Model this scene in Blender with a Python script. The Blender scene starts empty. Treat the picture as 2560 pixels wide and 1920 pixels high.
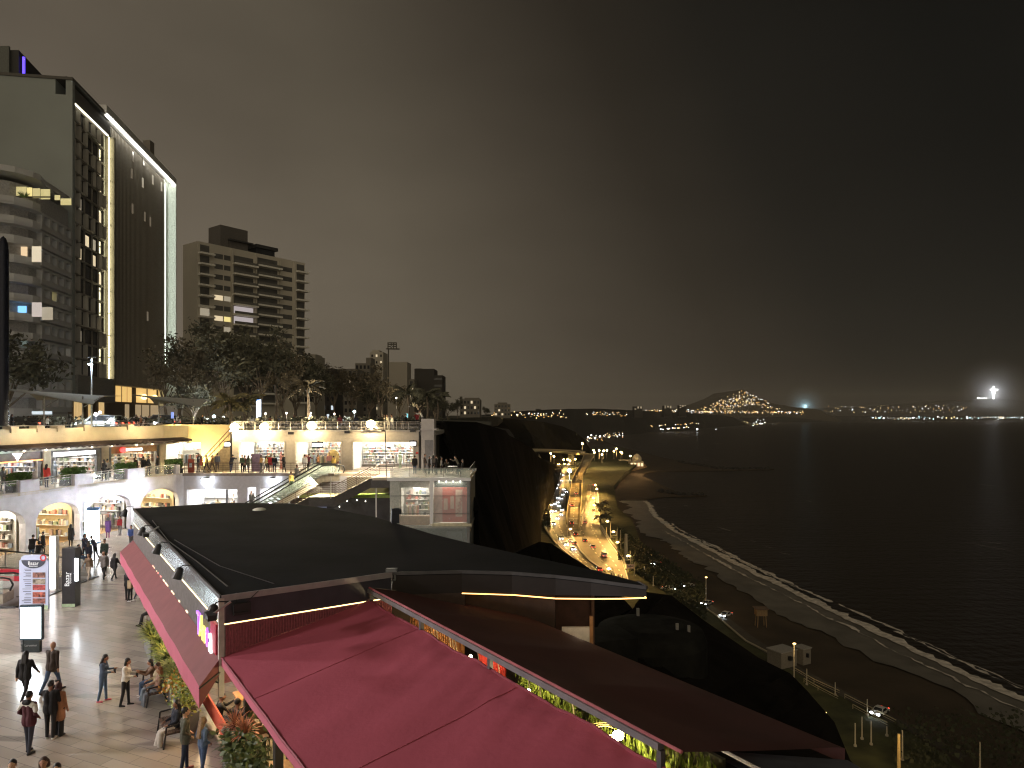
import bpy, math, random
import numpy as np
from mathutils import Vector, Matrix
R = random.Random(11)
PI = math.pi
S = bpy.context.scene
C = S.collection
# ---------------------------------------------------------------- camera, sky, exposure
F, HZ, CZ = 1750.0, 1036.0, 10.0          # focal length in photo pixels, horizon row, camera height above the plaza
cam = bpy.data.cameras.new('camera'); co = bpy.data.objects.new('camera', cam); C.objects.link(co)
cam.lens = 36*F/2560; cam.shift_y = (HZ-960)/2560; cam.clip_start = .2; cam.clip_end = 60000
co.location = (0, 0, CZ); co.rotation_euler = (PI/2, 0, 0); S.camera = co
S.view_settings.view_transform = 'Standard'; S.view_settings.look = 'None'
S.view_settings.exposure = 0; S.view_settings.gamma = 1
S.cycles.use_denoising = True; S.cycles.max_bounces = 6; S.cycles.diffuse_bounces = 3; S.cycles.glossy_bounces = 3
S.cycles.transmission_bounces = 4; S.cycles.transparent_max_bounces = 12; S.cycles.caustics_reflective = False
S.cycles.caustics_refractive = False; S.cycles.sample_clamp_indirect = 4; S.cycles.use_light_tree = True
S.cycles.volume_bounces = 0; S.cycles.volume_max_steps = 256; S.cycles.filter_width = 1.2
def lin(r, g, b):
    return tuple(((c/255/12.92) if c/255 <= .04045 else ((c/255+.055)/1.055)**2.4) for c in (r, g, b))
w = bpy.data.worlds.new('World'); S.world = w; w.use_nodes = True
nt = w.node_tree; N = nt.nodes; L = nt.links; bg = N['Background']
tc = N.new('ShaderNodeTexCoord'); sx = N.new('ShaderNodeSeparateXYZ'); L.new(tc.outputs['Generated'], sx.inputs[0])
def mth(op, a, b=None, c=None):
    n = N.new('ShaderNodeMath'); n.operation = op
    for i, v in enumerate((a, b, c)):
        if v is None: continue
        if isinstance(v, (int, float)): n.inputs[i].default_value = v
        else: L.new(v, n.inputs[i])
    return n.outputs[0]
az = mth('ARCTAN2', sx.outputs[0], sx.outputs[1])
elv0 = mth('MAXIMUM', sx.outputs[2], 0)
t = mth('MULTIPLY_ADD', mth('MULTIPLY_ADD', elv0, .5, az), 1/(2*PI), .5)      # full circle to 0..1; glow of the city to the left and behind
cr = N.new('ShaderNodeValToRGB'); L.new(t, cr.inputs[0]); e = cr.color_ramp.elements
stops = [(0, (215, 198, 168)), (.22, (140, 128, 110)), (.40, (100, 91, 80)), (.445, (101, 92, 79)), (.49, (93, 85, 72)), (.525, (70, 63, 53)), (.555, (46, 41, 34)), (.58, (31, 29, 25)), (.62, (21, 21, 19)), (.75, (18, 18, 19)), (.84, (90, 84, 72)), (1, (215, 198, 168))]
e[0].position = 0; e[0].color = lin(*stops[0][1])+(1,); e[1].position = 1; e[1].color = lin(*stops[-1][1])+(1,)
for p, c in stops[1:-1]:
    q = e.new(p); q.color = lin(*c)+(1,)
ns = N.new('ShaderNodeTexNoise'); ns.inputs['Scale'].default_value = 2.2; ns.inputs['Detail'].default_value = 5
mp = N.new('ShaderNodeMapping'); mp.inputs['Scale'].default_value = (1, 1, 2.2); L.new(tc.outputs['Generated'], mp.inputs[0]); L.new(mp.outputs[0], ns.inputs['Vector'])
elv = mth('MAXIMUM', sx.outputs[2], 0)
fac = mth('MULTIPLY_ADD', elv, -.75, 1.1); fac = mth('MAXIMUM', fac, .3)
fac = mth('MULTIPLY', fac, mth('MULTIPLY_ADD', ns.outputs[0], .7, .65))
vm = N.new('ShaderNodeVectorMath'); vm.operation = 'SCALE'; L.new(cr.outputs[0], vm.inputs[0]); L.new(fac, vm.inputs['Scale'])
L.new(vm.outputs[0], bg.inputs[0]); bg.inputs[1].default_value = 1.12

# ---------------------------------------------------------------- helpers
def G(px, py, z):                                          # world point of a photo pixel lying at height z
    Y = (CZ-z)*F/(py-HZ); return Vector(((px-1280)/F*Y, Y, z))
def D(px, py, Y):                                          # world point of a photo pixel at distance Y
    return Vector(((px-1280)/F*Y, Y, CZ-(py-HZ)/F*Y))
MATS = {}
def m(name, col=(.5, .5, .5), rough=.6, metal=0, em=None, es=0, nz=.18, sc=4., bump=0., bs=30., spec=.5, tr=0, samp=True, alpha=1):
    if name in MATS: return MATS[name]
    M = bpy.data.materials.new(name); M.use_nodes = True; MATS[name] = M
    n = M.node_tree.nodes; l = M.node_tree.links; b = n['Principled BSDF']
    b.inputs['Roughness'].default_value = rough; b.inputs['Metallic'].default_value = metal
    b.inputs['Specular IOR Level'].default_value = spec; b.inputs['Base Color'].default_value = tuple(col)+(1,)
    b.inputs['Transmission Weight'].default_value = tr; b.inputs['Alpha'].default_value = alpha
    tcn = n.new('ShaderNodeTexCoord')
    if nz:
        t1 = n.new('ShaderNodeTexNoise'); t1.inputs['Scale'].default_value = sc; t1.inputs['Detail'].default_value = 6
        l.new(tcn.outputs['Object'], t1.inputs['Vector'])
        mr = n.new('ShaderNodeMapRange'); mr.inputs[1].default_value = .3; mr.inputs[2].default_value = .7
        mr.inputs[3].default_value = 1-nz; mr.inputs[4].default_value = 1+nz; l.new(t1.outputs[0], mr.inputs[0])
        v = n.new('ShaderNodeVectorMath'); v.operation = 'SCALE'; v.inputs[0].default_value = col; l.new(mr.outputs[0], v.inputs['Scale'])
        l.new(v.outputs[0], b.inputs['Base Color'])
    if bump:
        t2 = n.new('ShaderNodeTexNoise'); t2.inputs['Scale'].default_value = bs; t2.inputs['Detail'].default_value = 4
        l.new(tcn.outputs['Object'], t2.inputs['Vector'])
        bp = n.new('ShaderNodeBump'); bp.inputs['Strength'].default_value = bump; bp.inputs['Distance'].default_value = .05
        l.new(t2.outputs[0], bp.inputs['Height']); l.new(bp.outputs[0], b.inputs['Normal'])
    if em:
        b.inputs['Emission Color'].default_value = tuple(em)+(1,); b.inputs['Emission Strength'].default_value = es
        if not samp: M.cycles.emission_sampling = 'NONE'
    return M
def nd(M, kind, **kw):
    x = M.node_tree.nodes.new(kind)
    for k, v in kw.items():
        if hasattr(x, k): setattr(x, k, v)
        else: x.inputs[k.replace('_', ' ')].default_value = v
    return x
_ico = {}
def ico(sub):
    if sub not in _ico:
        import bmesh
        bm = bmesh.new(); bmesh.ops.create_icosphere(bm, subdivisions=sub, radius=1)
        _ico[sub] = ([v.co.copy() for v in bm.verts], [[v.index for v in f.verts] for f in bm.faces]); bm.free()
    return _ico[sub]
class Fr:                                                  # a vertical plane: origin, direction along it, outward normal
    def __init__(s, p, q, flip=1):
        s.O = Vector((p[0], p[1], 0)); d = Vector((q[0]-p[0], q[1]-p[1], 0)); s.len = d.length; s.u = d.normalized()
        s.n = Vector((s.u.y, -s.u.x, 0))*flip
    def pt(s, a, d, z): return s.O+s.u*a+s.n*d+Vector((0, 0, z))
    def a(s, px, d=0):
        k = (px-1280)/F; o = s.O+s.n*d; return (k*o.y-o.x)/(s.u.x-k*s.u.y)
    def z(s, px, py, d=0): return CZ-(py-HZ)/F*s.pt(s.a(px, d), d, 0).y
class MB:
    def __init__(s): s.v = []; s.f = []; s.mi = []
    def add(s, vs, fs, k=0):
        o = len(s.v); s.v += [tuple(x) for x in vs]; s.f += [[o+i for i in f] for f in fs]; s.mi += [k]*len(fs); return s
    def hexa(s, p, k=0):                                   # eight corners, bottom four then top four
        return s.add(p, [(0, 3, 2, 1), (4, 5, 6, 7), (0, 1, 5, 4), (1, 2, 6, 5), (2, 3, 7, 6), (3, 0, 4, 7)], k)
    def box(s, c, d, rz=0, k=0):
        c = Vector(c); cs, sn = math.cos(rz), math.sin(rz); P = []
        for z in (-1, 1):
            for x, y in ((-1, -1), (1, -1), (1, 1), (-1, 1)):
                a, b = x*d[0]/2, y*d[1]/2; P.append(c+Vector((a*cs-b*sn, a*sn+b*cs, z*d[2]/2)))
        return s.hexa(P, k)
    def fb(s, fr, a0, a1, d0, d1, z0, z1, k=0):
        P = []
        for z in (z0, z1):
            for a, d in ((a0, d0), (a1, d0), (a1, d1), (a0, d1)): P.append(fr.pt(a, d, z))
        return s.hexa(P, k)
    def quad(s, *p, k=0): return s.add(p, [tuple(range(len(p)))], k)
    def tube(s, p, q, r0, r1=None, n=6, k=0):
        p = Vector(p); q = Vector(q); r1 = r0 if r1 is None else r1; d = q-p
        if d.length < 1e-6: return s
        d.normalize(); a = d.orthogonal().normalized(); b = d.cross(a); V = []
        for o, r in ((p, r0), (q, r1)):
            for i in range(n):
                t = 2*PI*i/n; V.append(o+(a*math.cos(t)+b*math.sin(t))*r)
        fs = [(i, (i+1) % n, n+(i+1) % n, n+i) for i in range(n)]+[tuple(range(n-1, -1, -1)), tuple(range(n, 2*n))]
        return s.add(V, fs, k)
    def path(s, pts, r, n=6, k=0):
        for a, b in zip(pts, pts[1:]): s.tube(a, b, r, r, n, k)
        return s
    def sph(s, c, r, sub=1, k=0):
        c = Vector(c); r = Vector((r, r, r)) if isinstance(r, (int, float)) else Vector(r)
        V, Fs = ico(sub); return s.add([c+Vector((v.x*r.x, v.y*r.y, v.z*r.z)) for v in V], Fs, k)
    def prism(s, poly, z0, z1, k=0):
        n = len(poly); V = [(x, y, z0) for x, y in poly]+[(x, y, z1) for x, y in poly]
        return s.add(V, [tuple(range(n-1, -1, -1)), tuple(range(n, 2*n))]+[(i, (i+1) % n, n+(i+1) % n, n+i) for i in range(n)], k)
    def grid(s, rows, k=0):
        n = len(rows[0]); o = [p for r in rows for p in r]
        return s.add(o, [(i*n+j, i*n+j+1, (i+1)*n+j+1, (i+1)*n+j) for i in range(len(rows)-1) for j in range(n-1)], k)
    def ribbon(s, pts, h, k=0):                            # vertical band standing on a polyline
        return s.grid([[Vector(p) for p in pts], [Vector(p)+Vector((0, 0, h)) for p in pts]], k)
    def lathe(s, c, prof, n=12, k=0):
        c = Vector(c); rows = [[c+Vector((r*math.cos(2*PI*i/n), r*math.sin(2*PI*i/n), z)) for i in range(n+1)] for r, z in prof]
        return s.grid(rows, k)
    def build(s, name, mats, parent=None, smooth=False, loc=None, rz=0):
        me = bpy.data.meshes.new(name); me.from_pydata(s.v, [], s.f)
        mats = mats if isinstance(mats, (list, tuple)) else [mats]
        for x in mats: me.materials.append(x)
        if len(mats) > 1: me.polygons.foreach_set('material_index', s.mi)
        if smooth: me.polygons.foreach_set('use_smooth', [True]*len(me.polygons))
        me.update(); o = bpy.data.objects.new(name, me); C.objects.link(o)
        if parent:
            o.parent = parent; o.matrix_parent_inverse = parent_inv(parent)
        if loc is not None: o.location = loc
        if rz: o.rotation_euler = (0, 0, rz)
        return o
def parent_inv(p):
    M = Matrix.LocRotScale(p.location, p.rotation_euler, p.scale)
    return M.inverted() if p.parent is None else Matrix()
def local(o):                                              # part meshes given in the thing's own space
    o.matrix_parent_inverse = Matrix(); return o
def tag(o, label, cat, group=None, kind=None):
    o['label'] = label; o['category'] = cat
    if group: o['group'] = group
    if kind: o['kind'] = kind
    return o
def thing(name, label, cat, loc=(0, 0, 0), rz=0, group=None):
    o = bpy.data.objects.new(name, None); C.objects.link(o); o.location = loc; o.rotation_euler = (0, 0, rz)
    o.empty_display_size = .3
    return tag(o, label, cat, group)
def struct(o, kind='structure', label=None, cat=None):
    o['kind'] = kind
    if label: o['label'] = label; o['category'] = cat
    return o
def dup(root, label, loc, rz=None, scale=None, group=None, slots=None):
    r = root.copy(); C.objects.link(r); r.location = loc; r['label'] = label
    if rz is not None: r.rotation_euler = (0, 0, rz)
    if scale: r.scale = (scale,)*3 if isinstance(scale, (int, float)) else scale
    if group: r['group'] = group
    for ch in [x for x in bpy.data.objects if x.parent == root]:
        c = ch.copy(); C.objects.link(c); c.parent = r
        for g in [x for x in bpy.data.objects if x.parent == ch]:
            d = g.copy(); C.objects.link(d); d.parent = c
    return r
def text_mesh(name, body, size, mat, M, parent=None, depth=.01, align='CENTER'):
    cu = bpy.data.curves.new('t', 'FONT'); cu.body = body; cu.size = size; cu.extrude = depth; cu.align_x = align; cu.align_y = 'CENTER'
    cu.resolution_u = 2
    to = bpy.data.objects.new('t', cu); C.objects.link(to)
    dg = bpy.context.evaluated_depsgraph_get(); me = bpy.data.meshes.new_from_object(to.evaluated_get(dg))
    bpy.data.objects.remove(to); me.transform(M); me.materials.clear(); me.materials.append(mat)
    o = bpy.data.objects.new(name, me); C.objects.link(o)
    if parent: o.parent = parent; o.matrix_parent_inverse = parent_inv(parent)
    return o
def on(fr, a, d, z, mirror=False):                         # text matrix lying on a plane, readable from its outward side
    u = fr.u if fr.n.dot(Vector((fr.u.y, -fr.u.x, 0))) > 0 else -fr.u
    M = Matrix((tuple(u), (0, 0, 1), tuple(fr.n))).transposed().to_4x4(); M.translation = fr.pt(a, d, z); return M
def lamp(name, kind, loc, power, col, parent=None, size=.2, target=None, spot=1.6, blend=.5):
    l = bpy.data.lights.new(name, kind); l.energy = power; l.color = col
    if kind == 'AREA': l.size = size
    else: l.shadow_soft_size = size
    if kind == 'SPOT': l.spot_size = spot; l.spot_blend = blend
    o = bpy.data.objects.new(name, l); C.objects.link(o); o.location = loc
    if target is not None: o.rotation_euler = (Vector(target)-Vector(loc)).to_track_quat('-Z', 'Y').to_euler()
    if parent: o.parent = parent; o.matrix_parent_inverse = parent_inv(parent)
    return o
WARM = (1, .72, .36); COOL = (.82, .92, 1); GOLD = (1, .62, .2); NEUT = (1, .93, .82)
ORD = ['first', 'second', 'third', 'fourth', 'fifth', 'sixth', 'seventh', 'eighth', 'ninth', 'tenth', 'eleventh', 'twelfth', 'thirteenth', 'fourteenth', 'fifteenth', 'sixteenth', 'seventeenth', 'eighteenth', 'nineteenth', 'twentieth']

# ---------------------------------------------------------------- materials
stucco = m('stucco', (.5, .48, .49), .7, bump=.25, bs=18, nz=.1, sc=1.5)
golds = m('gold_lit_stucco', (.52, .42, .26), .7, bump=.2, bs=14, nz=.1, sc=1)  # golden light of the wall lamps put into the stucco colour
beige = m('beige_stucco', (.5, .44, .33), .7, bump=.2, bs=14, nz=.1, sc=1)
white = m('white_paint', (.75, .75, .74), .5, nz=.05)
cream = m('cream_wall', (.62, .55, .42), .7, nz=.08)
dark = m('dark_metal', (.03, .03, .033), .45, .4)
steel = m('brushed_steel', (.5, .5, .5), .3, .9, nz=.1)
rustr = m('brown_rail', (.12, .08, .06), .5, .3)
black = m('black_plastic', (.012, .012, .013), .4)
glass = m('clear_glass', (.75, .85, .85), .05, tr=0, nz=0, alpha=.22)
tglass = m('tinted_glass', (.05, .055, .06), .08, nz=.1, spec=.8)
concrete = m('concrete', (.32, .31, .29), .8, bump=.2, nz=.15)
EM = lambda n, c, s, samp=True: m(n, (.3, .3, .3), .5, em=c, es=s, nz=0, samp=samp)
# ---------------------------------------------------------------- setting: sea, coast, road, hills
SEA, RD = -52.0, -48.0
seam = m('sea_water', (.03, .024, .018), .36, nz=0, spec=.26)
b_ = seam.node_tree.nodes['Principled BSDF']
t_ = nd(seam, 'ShaderNodeTexCoord'); mp_ = nd(seam, 'ShaderNodeMapping'); mp_.inputs['Scale'].default_value = (.012, .07, 1); mp_.inputs['Rotation'].default_value = (0, 0, .25)
seam.node_tree.links.new(t_.outputs['Object'], mp_.inputs[0])
n_ = nd(seam, 'ShaderNodeTexNoise', Scale=3., Detail=8.); seam.node_tree.links.new(mp_.outputs[0], n_.inputs['Vector'])
n2_ = nd(seam, 'ShaderNodeTexNoise', Scale=.35, Detail=5.); seam.node_tree.links.new(t_.outputs['Object'], n2_.inputs['Vector'])
ad_ = nd(seam, 'ShaderNodeMath', operation='ADD'); seam.node_tree.links.new(n_.outputs[0], ad_.inputs[0]); seam.node_tree.links.new(n2_.outputs[0], ad_.inputs[1])
bp_ = nd(seam, 'ShaderNodeBump', Strength=.55, Distance=1.2); seam.node_tree.links.new(ad_.outputs[0], bp_.inputs['Height']); seam.node_tree.links.new(bp_.outputs[0], b_.inputs['Normal'])
struct(MB().quad((-9000, -500, SEA), (40000, -500, SEA), (40000, 45000, SEA), (-9000, 45000, SEA)).build('sea', seam))
sand = m('wet_sand', (.05, .036, .022), .8, nz=.35, sc=.08, bump=.4, bs=1.5)
wash = m('foam_wash', (.16, .15, .13), .35, nz=.3, sc=.15)
foam = m('surf_foam', (.62, .58, .52), .7, nz=.35, sc=.6)
# coast outline at the waterline, photo pixels from the far bay towards the camera
coast = [(1470, 1094), (1500, 1098), (1535, 1112), (1570, 1122), (1606, 1130), (1650, 1142), (1700, 1152), (1760, 1163), (1800, 1170), (1870, 1171), (1934, 1172), (1936, 1175), (1860, 1177), (1780, 1178.5), (1700, 1179), (1645, 1179), (1612, 1184), (1608, 1191), (1635, 1203), (1662, 1216), (1698, 1233), (1730, 1236), (1768, 1238), (1768, 1241), (1700, 1242), (1660, 1243), (1622, 1247)]
shore = [(1612, 1252), (1624, 1262), (1628, 1275), (1640, 1292), (1662, 1308), (1682, 1325), (1730, 1350), (1787, 1380), (1850, 1414), (1922, 1449), (1990, 1481), (2051, 1511), (2120, 1545), (2195, 1579), (2280, 1620), (2363, 1660), (2440, 1697), (2521, 1732), (2640, 1782), (2800, 1845), (3100, 1950)]
cw = [G(x, y, SEA+.4) for x, y in coast+shore]
land = MB(); land.add([tuple(p) for p in cw]+[(260, 60, SEA+.4), (-60, 60, SEA+.4), (-60, 400, SEA+.4), (20, 1500, SEA+.4), (60, 2000, SEA+.4)], [tuple(range(len(cw)+5))])
struct(land.build('beach', sand))
# swash: thin sheets from the foam line up the beach, with a ragged landward edge
R.seed(5)
def band(pts, off0, off1, z, jit0=0, jit1=0, step=2.2, fr=.9):
    P = [G(x, y, z) for x, y in pts]; out = []
    for a, b in zip(P, P[1:]):
        n = max(1, int((b-a).length/step))
        for i in range(n):
            t = i/n; p = a.lerp(b, t); d = (b-a).normalized(); nn = Vector((d.y, -d.x, 0))
            out.append((p, nn))
    r0, r1 = [], []; u = 0; j0 = j1 = 0
    for p, nn in out:
        j0 += (R.uniform(-1, 1)*jit0-j0)*.5; j1 += (R.uniform(-1, 1)*jit1-j1)*.35
        r0.append(p+nn*(off0+j0)); r1.append(p+nn*(off1+j1))
    return [r0, r1]
sgn = 1
struct(MB().grid(band(shore, 0, 15, SEA+.75, .3, 7, 3)).build('wet_sand_sheet', wash))
fm = MB().grid(band(shore, -1.9, 1.5, SEA+.95, 2.0, 1.2, 1.3))
fm.grid(band(shore[4:11], -4.2, -3.5, SEA+.9, 1.2, 1.4, 1.6)); fm.grid(band(shore[13:20], -5.5, -4.6, SEA+.9, 2, 1.6, 1.7)); fm.grid(band(shore[5:20], 5.2, 5.7, SEA+.97, 1.8, 1.8, 1.6)); fm.grid(band(shore[6:12], -5.5, -4.3, SEA+.9, 1.8, 1.4, 2)); fm.grid(band(shore[11:19], -6.5, -6.1, SEA+.9, 1.4, 1.4, 2))
for (x0, y0, x1, y1, h) in ((1792, 1317, 1830, 1328, 1.5), (1875, 1351, 1890, 1354, .5), (1905, 1363, 1935, 1371, .5), (1946, 1381, 1976, 1386, .5), (1710, 1264, 1720, 1265, 1), (2015, 1252, 2032, 1254, 1), (1590, 1117, 1606, 1118, 3), (1750, 1147, 1774, 1149, 2), (1780, 1109, 1815, 1110, 4), (2440, 1210, 2500, 1216, 2), (2410, 1355, 2540, 1379, .8), (2450, 1352, 2520, 1362, .5)):
    n = 14; r0, r1 = [], []
    for i in range(n+1):
        p = G(x0+(x1-x0)*i/n, y0+(y1-y0)*i/n, SEA+.5); hh = h*(math.sin(PI*i/n)**.5)*R.uniform(.4, 1.2)
        r0.append(p-Vector((0, hh, 0))); r1.append(p+Vector((0, hh, 0)))
    fm.grid([r0, r1])
struct(fm.build('surf_foam', foam))
# narrow swash streaks near the second breakwater
st = MB()
for i in range(26):
    px, py = R.uniform(1560, 1625), R.uniform(1240, 1330); p = G(px, py, SEA+.8); q = G(px+R.uniform(15, 55), py+R.uniform(1, 7), SEA+.8)
    st.quad(p, q, q+Vector((0, .9, 0)), p+Vector((0, .5, 0)))
struct(st.build('swash_streaks', m('swash_streak', (.2, .18, .15), .4, nz=.3)))
rock = m('dark_rock', (.03, .028, .026), .9, bump=.8, bs=.6, nz=.4, sc=.5)
def breakwater(pts, wdt, label):
    mb = MB(); R.seed(len(label))
    for (a, b) in zip(pts, pts[1:]):
        A, B = G(*a, SEA), G(*b, SEA); n = max(2, int((B-A).length/4))
        for i in range(n):
            p = A.lerp(B, i/n)
            for j in range(3):
                mb.sph(p+Vector((R.uniform(-2, 2), R.uniform(-wdt, wdt), R.uniform(0, 1.2))), (R.uniform(1.5, 3), R.uniform(1.5, 3), R.uniform(1, 2.2)), 0)
    tag(mb.build('breakwater', rock), label, 'breakwater', 'stone breakwaters')
breakwater([(1700, 1156), (1800, 1173), (1932, 1173.5)], 6, 'longer dark stone breakwater, the farther of the two running into the sea')
breakwater([(1650, 1230), (1697, 1238), (1766, 1239.5)], 3, 'shorter dark stone breakwater, the nearer one beside the start of the foam line')

# road lanes (z = RD)
asph = m('asphalt', (.13, .115, .095), .55, nz=.2, sc=.15, bump=.1, bs=4)
verge = m('grass_verge', (.05, .055, .02), .9, nz=.5, sc=.25, bump=.5, bs=2)
kerb = m('kerb_concrete', (.42, .4, .36), .8)
paintw = m('road_paint', (.75, .72, .62), .6, nz=.15)
vg = [(1385, 1150), (1420, 1140), (1480, 1132), (1560, 1120), (1592, 1160), (1560, 1185), (1534, 1215), (1545, 1270), (1580, 1300), (1600, 1350), (1660, 1408), (1740, 1490), (1800, 1530), (1880, 1605), (2000, 1680), (2120, 1740), (2250, 1810), (2420, 1930), (2420, 2100), (1700, 2100)]
vp = [G(x, y, RD-.1) for x, y in vg]+[Vector((-40, 100, RD-.1)), Vector((-40, 500, RD-.1)), Vector((20, 800, RD-.1))]
struct(MB().prism([(p.x, p.y) for p in vp], SEA-1, RD-.1).build('grass_verge', verge))
def road(name, left, right, z, mat=asph, th=.02, n=14):
    def samp(P):
        P = [G(x, y, z) for x, y in P]; Ls = [0]
        for a, b in zip(P, P[1:]): Ls.append(Ls[-1]+(b-a).length)
        o = []
        for i in range(n*3+1):
            s = Ls[-1]*i/(n*3)
            for k in range(len(P)-1):
                if s <= Ls[k+1]+1e-6: o.append(P[k].lerp(P[k+1], (s-Ls[k])/max(1e-6, Ls[k+1]-Ls[k]))); break
        return o
    a, b = samp(left), samp(right); o = MB().grid([a, b]).build(name, mat); struct(o); return a, b
rA = road('northbound_road', [(1408, 1158), (1394, 1175), (1387, 1200), (1372, 1235), (1361, 1270), (1358, 1295), (1362, 1320), (1378, 1345), (1392, 1362), (1440, 1402), (1480, 1440)], [(1424, 1158), (1413, 1190), (1409, 1220), (1415, 1245), (1413, 1275), (1415, 1312), (1432, 1348), (1450, 1378), (1474, 1404), (1505, 1425), (1530, 1445)], RD)
rB = road('southbound_road', [(1466, 1212), (1467, 1240), (1464, 1262), (1454, 1290), (1420, 1320), (1436, 1348), (1454, 1378), (1478, 1404), (1508, 1423), (1534, 1446)], [(1490, 1208), (1497, 1240), (1499, 1270), (1501, 1300), (1503, 1315), (1527, 1354), (1545, 1378), (1558, 1398), (1566, 1425), (1572, 1450)], RD+.03)
def kerbline(pts, z, lab=None, h=.8, w_=.35, mat=kerb):
    P = [G(x, y, z) for x, y in pts]; mb = MB()
    for a, b in zip(P, P[1:]):
        d = (b-a).normalized(); nn = Vector((-d.y, d.x, 0))*w_/2
        mb.hexa([a-nn, b-nn, b+nn, a+nn]+[p+Vector((0, 0, h)) for p in (a-nn, b-nn, b+nn, a+nn)])
    return mb
k_ = MB()
for pts in ([(1408, 1158), (1394, 1175), (1387, 1200), (1372, 1235), (1361, 1270), (1358, 1295), (1362, 1320), (1378, 1345), (1392, 1362)], [(1416, 1312), (1433, 1348), (1451, 1378), (1476, 1405), (1506, 1425)], [(1503, 1315), (1527, 1354), (1545, 1378), (1558, 1398), (1566, 1425)], [(1468, 1240), (1465, 1262), (1452, 1292)]):
    q = kerbline(pts, RD, h=.5, w_=.8); k_.add(q.v, q.f)
struct(k_.build('kerbs', kerb))
mk = MB()
def dashes(Lp, Rp, t, l=3, g=6, wd=.5, z=.05):
    c = [a.lerp(b, t) for a, b in zip(Lp, Rp)]; acc = 0
    for a, b in zip(c, c[1:]):
        Ln = (b-a).length; d = (b-a).normalized(); n = Vector((-d.y, d.x, 0))*wd/2; s = 0
        while s < Ln:
            e2 = min(Ln, s+l); p, q = a+d*s, a+d*e2; up = Vector((0, 0, z)); mk.quad(p-n+up, q-n+up, q+n+up, p+n+up); s += l+g
dashes(rA[0], rA[1], .33); dashes(rA[0], rA[1], .66); dashes(rB[0], rB[1], .35); dashes(rB[0], rB[1], .68)
dashes(rA[0], rA[1], .05, 9, 0, .3); dashes(rB[0], rB[1], .95, 9, 0, .3)
struct(mk.build('lane_markings', paintw))
# elevated ramp and viaduct: one bridge
br = thing('viaduct', 'long concrete viaduct whose ramp curves down between the two carriageways', 'bridge', G(1440, 1300, RD))
rl = [(1333, 1124, -31), (1370, 1124.5, -31), (1410, 1126, -31.5), (1445, 1128, -32), (1463, 1131, -33), (1452, 1160, -36), (1441, 1178, -38), (1431, 1200, -41), (1424, 1240, -44), (1419, 1270, -46), (1417, 1295, -47), (1420, 1322, -47.7)]
rr = [(1335, 1127, -31), (1372, 1128, -31), (1412, 1130.5, -31.5), (1448, 1135, -32), (1486, 1137, -33), (1469, 1168, -36), (1458, 1186, -38), (1455, 1205, -41), (1454, 1240, -44), (1452, 1270, -46), (1450, 1298, -47), (1447, 1324, -47.7)]
Lp = [G(*p) for p in rl]; Rp = [G(*p) for p in rr]
Lp = [Lp[0]+Vector((-60, 8, 0))]+Lp; Rp = [Rp[0]+Vector((-60, 0, 0))]+Rp
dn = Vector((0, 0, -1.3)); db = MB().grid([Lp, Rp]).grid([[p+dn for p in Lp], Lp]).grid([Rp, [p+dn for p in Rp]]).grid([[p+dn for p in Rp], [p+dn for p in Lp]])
db.build('deck', m('lit_ramp_asphalt', (.25, .2, .12), .6, nz=.2, sc=.2), br)  # deck colour raised and tinted to carry the golden lamplight
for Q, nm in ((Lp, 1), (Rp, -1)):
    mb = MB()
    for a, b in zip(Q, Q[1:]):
        d = (b-a).normalized(); nn = Vector((-d.y, d.x, 0))*.25
        mb.hexa([a-nn, b-nn, b+nn, a+nn]+[p+Vector((0, 0, 1.1)) for p in (a-nn, b-nn, b+nn, a+nn)])
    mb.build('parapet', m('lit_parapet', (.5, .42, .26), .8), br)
mk2 = MB()
for i in range(6, len(Lp)-1):
    for tt in (.5,):
        a, b = Lp[i].lerp(Rp[i], tt), Lp[i+1].lerp(Rp[i+1], tt); n = int((b-a).length/9)
        for j in range(n):
            p, q = a.lerp(b, j/n), a.lerp(b, (j+.4)/n); mk2.quad(p+Vector((-.2, 0, .06)), p+Vector((.2, 0, .06)), q+Vector((.2, 0, .06)), q+Vector((-.2, 0, .06)))
    if i % 1 == 0:
        for tq in (.0, .5):
            a = Lp[i].lerp(Lp[i+1], tq); b = Rp[i].lerp(Rp[i+1], tq); c = a.lerp(b, .12); d = a.lerp(b, .88)
            mk2.quad(c+Vector((0, -.8, .07)), d+Vector((0, -.8, .07)), d+Vector((0, .8, .07)), c+Vector((0, .8, .07)))
mk2.build('road_markings', paintw, br)
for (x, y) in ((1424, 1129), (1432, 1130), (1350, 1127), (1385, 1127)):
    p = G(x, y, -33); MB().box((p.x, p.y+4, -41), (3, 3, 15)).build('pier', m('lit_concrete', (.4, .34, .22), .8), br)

# cliffs
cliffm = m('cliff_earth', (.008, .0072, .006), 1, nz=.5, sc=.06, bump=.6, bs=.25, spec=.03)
def loft(rows, n=10, jit=1.6, seed=1):
    R.seed(seed); out = []
    for a, b in zip(rows, rows[1:]):
        for i in range(n):
            t = i/n; out.append([p.lerp(q, t)+(Vector((R.uniform(-1, 1), R.uniform(-1, 1), R.uniform(-1, 1)))*jit if 0 < i else Vector()) for p, q in zip(a, b)])
    out.append(list(rows[-1])); return out
def dens(pts, k=5):
    o = []
    for a, b in zip(pts, pts[1:]):
        for i in range(k): o.append(a.lerp(b, i/k))
    return o+[pts[-1]]
top1 = [Vector(p) for p in ((-3.2, 66, 1), (-7.9, 80, 8.8), (-8.2, 84, 9.2), (-5, 100, 8.9), (-3.6, 120, 8), (-1.5, 165, 6.2), (-.8, 200, 4), (3, 250, .5), (8.7, 300, -4.7), (14, 360, -12), (21.8, 420, -19), (34.6, 560, -34), (50, 700, -44), (60, 900, -50))]
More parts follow.
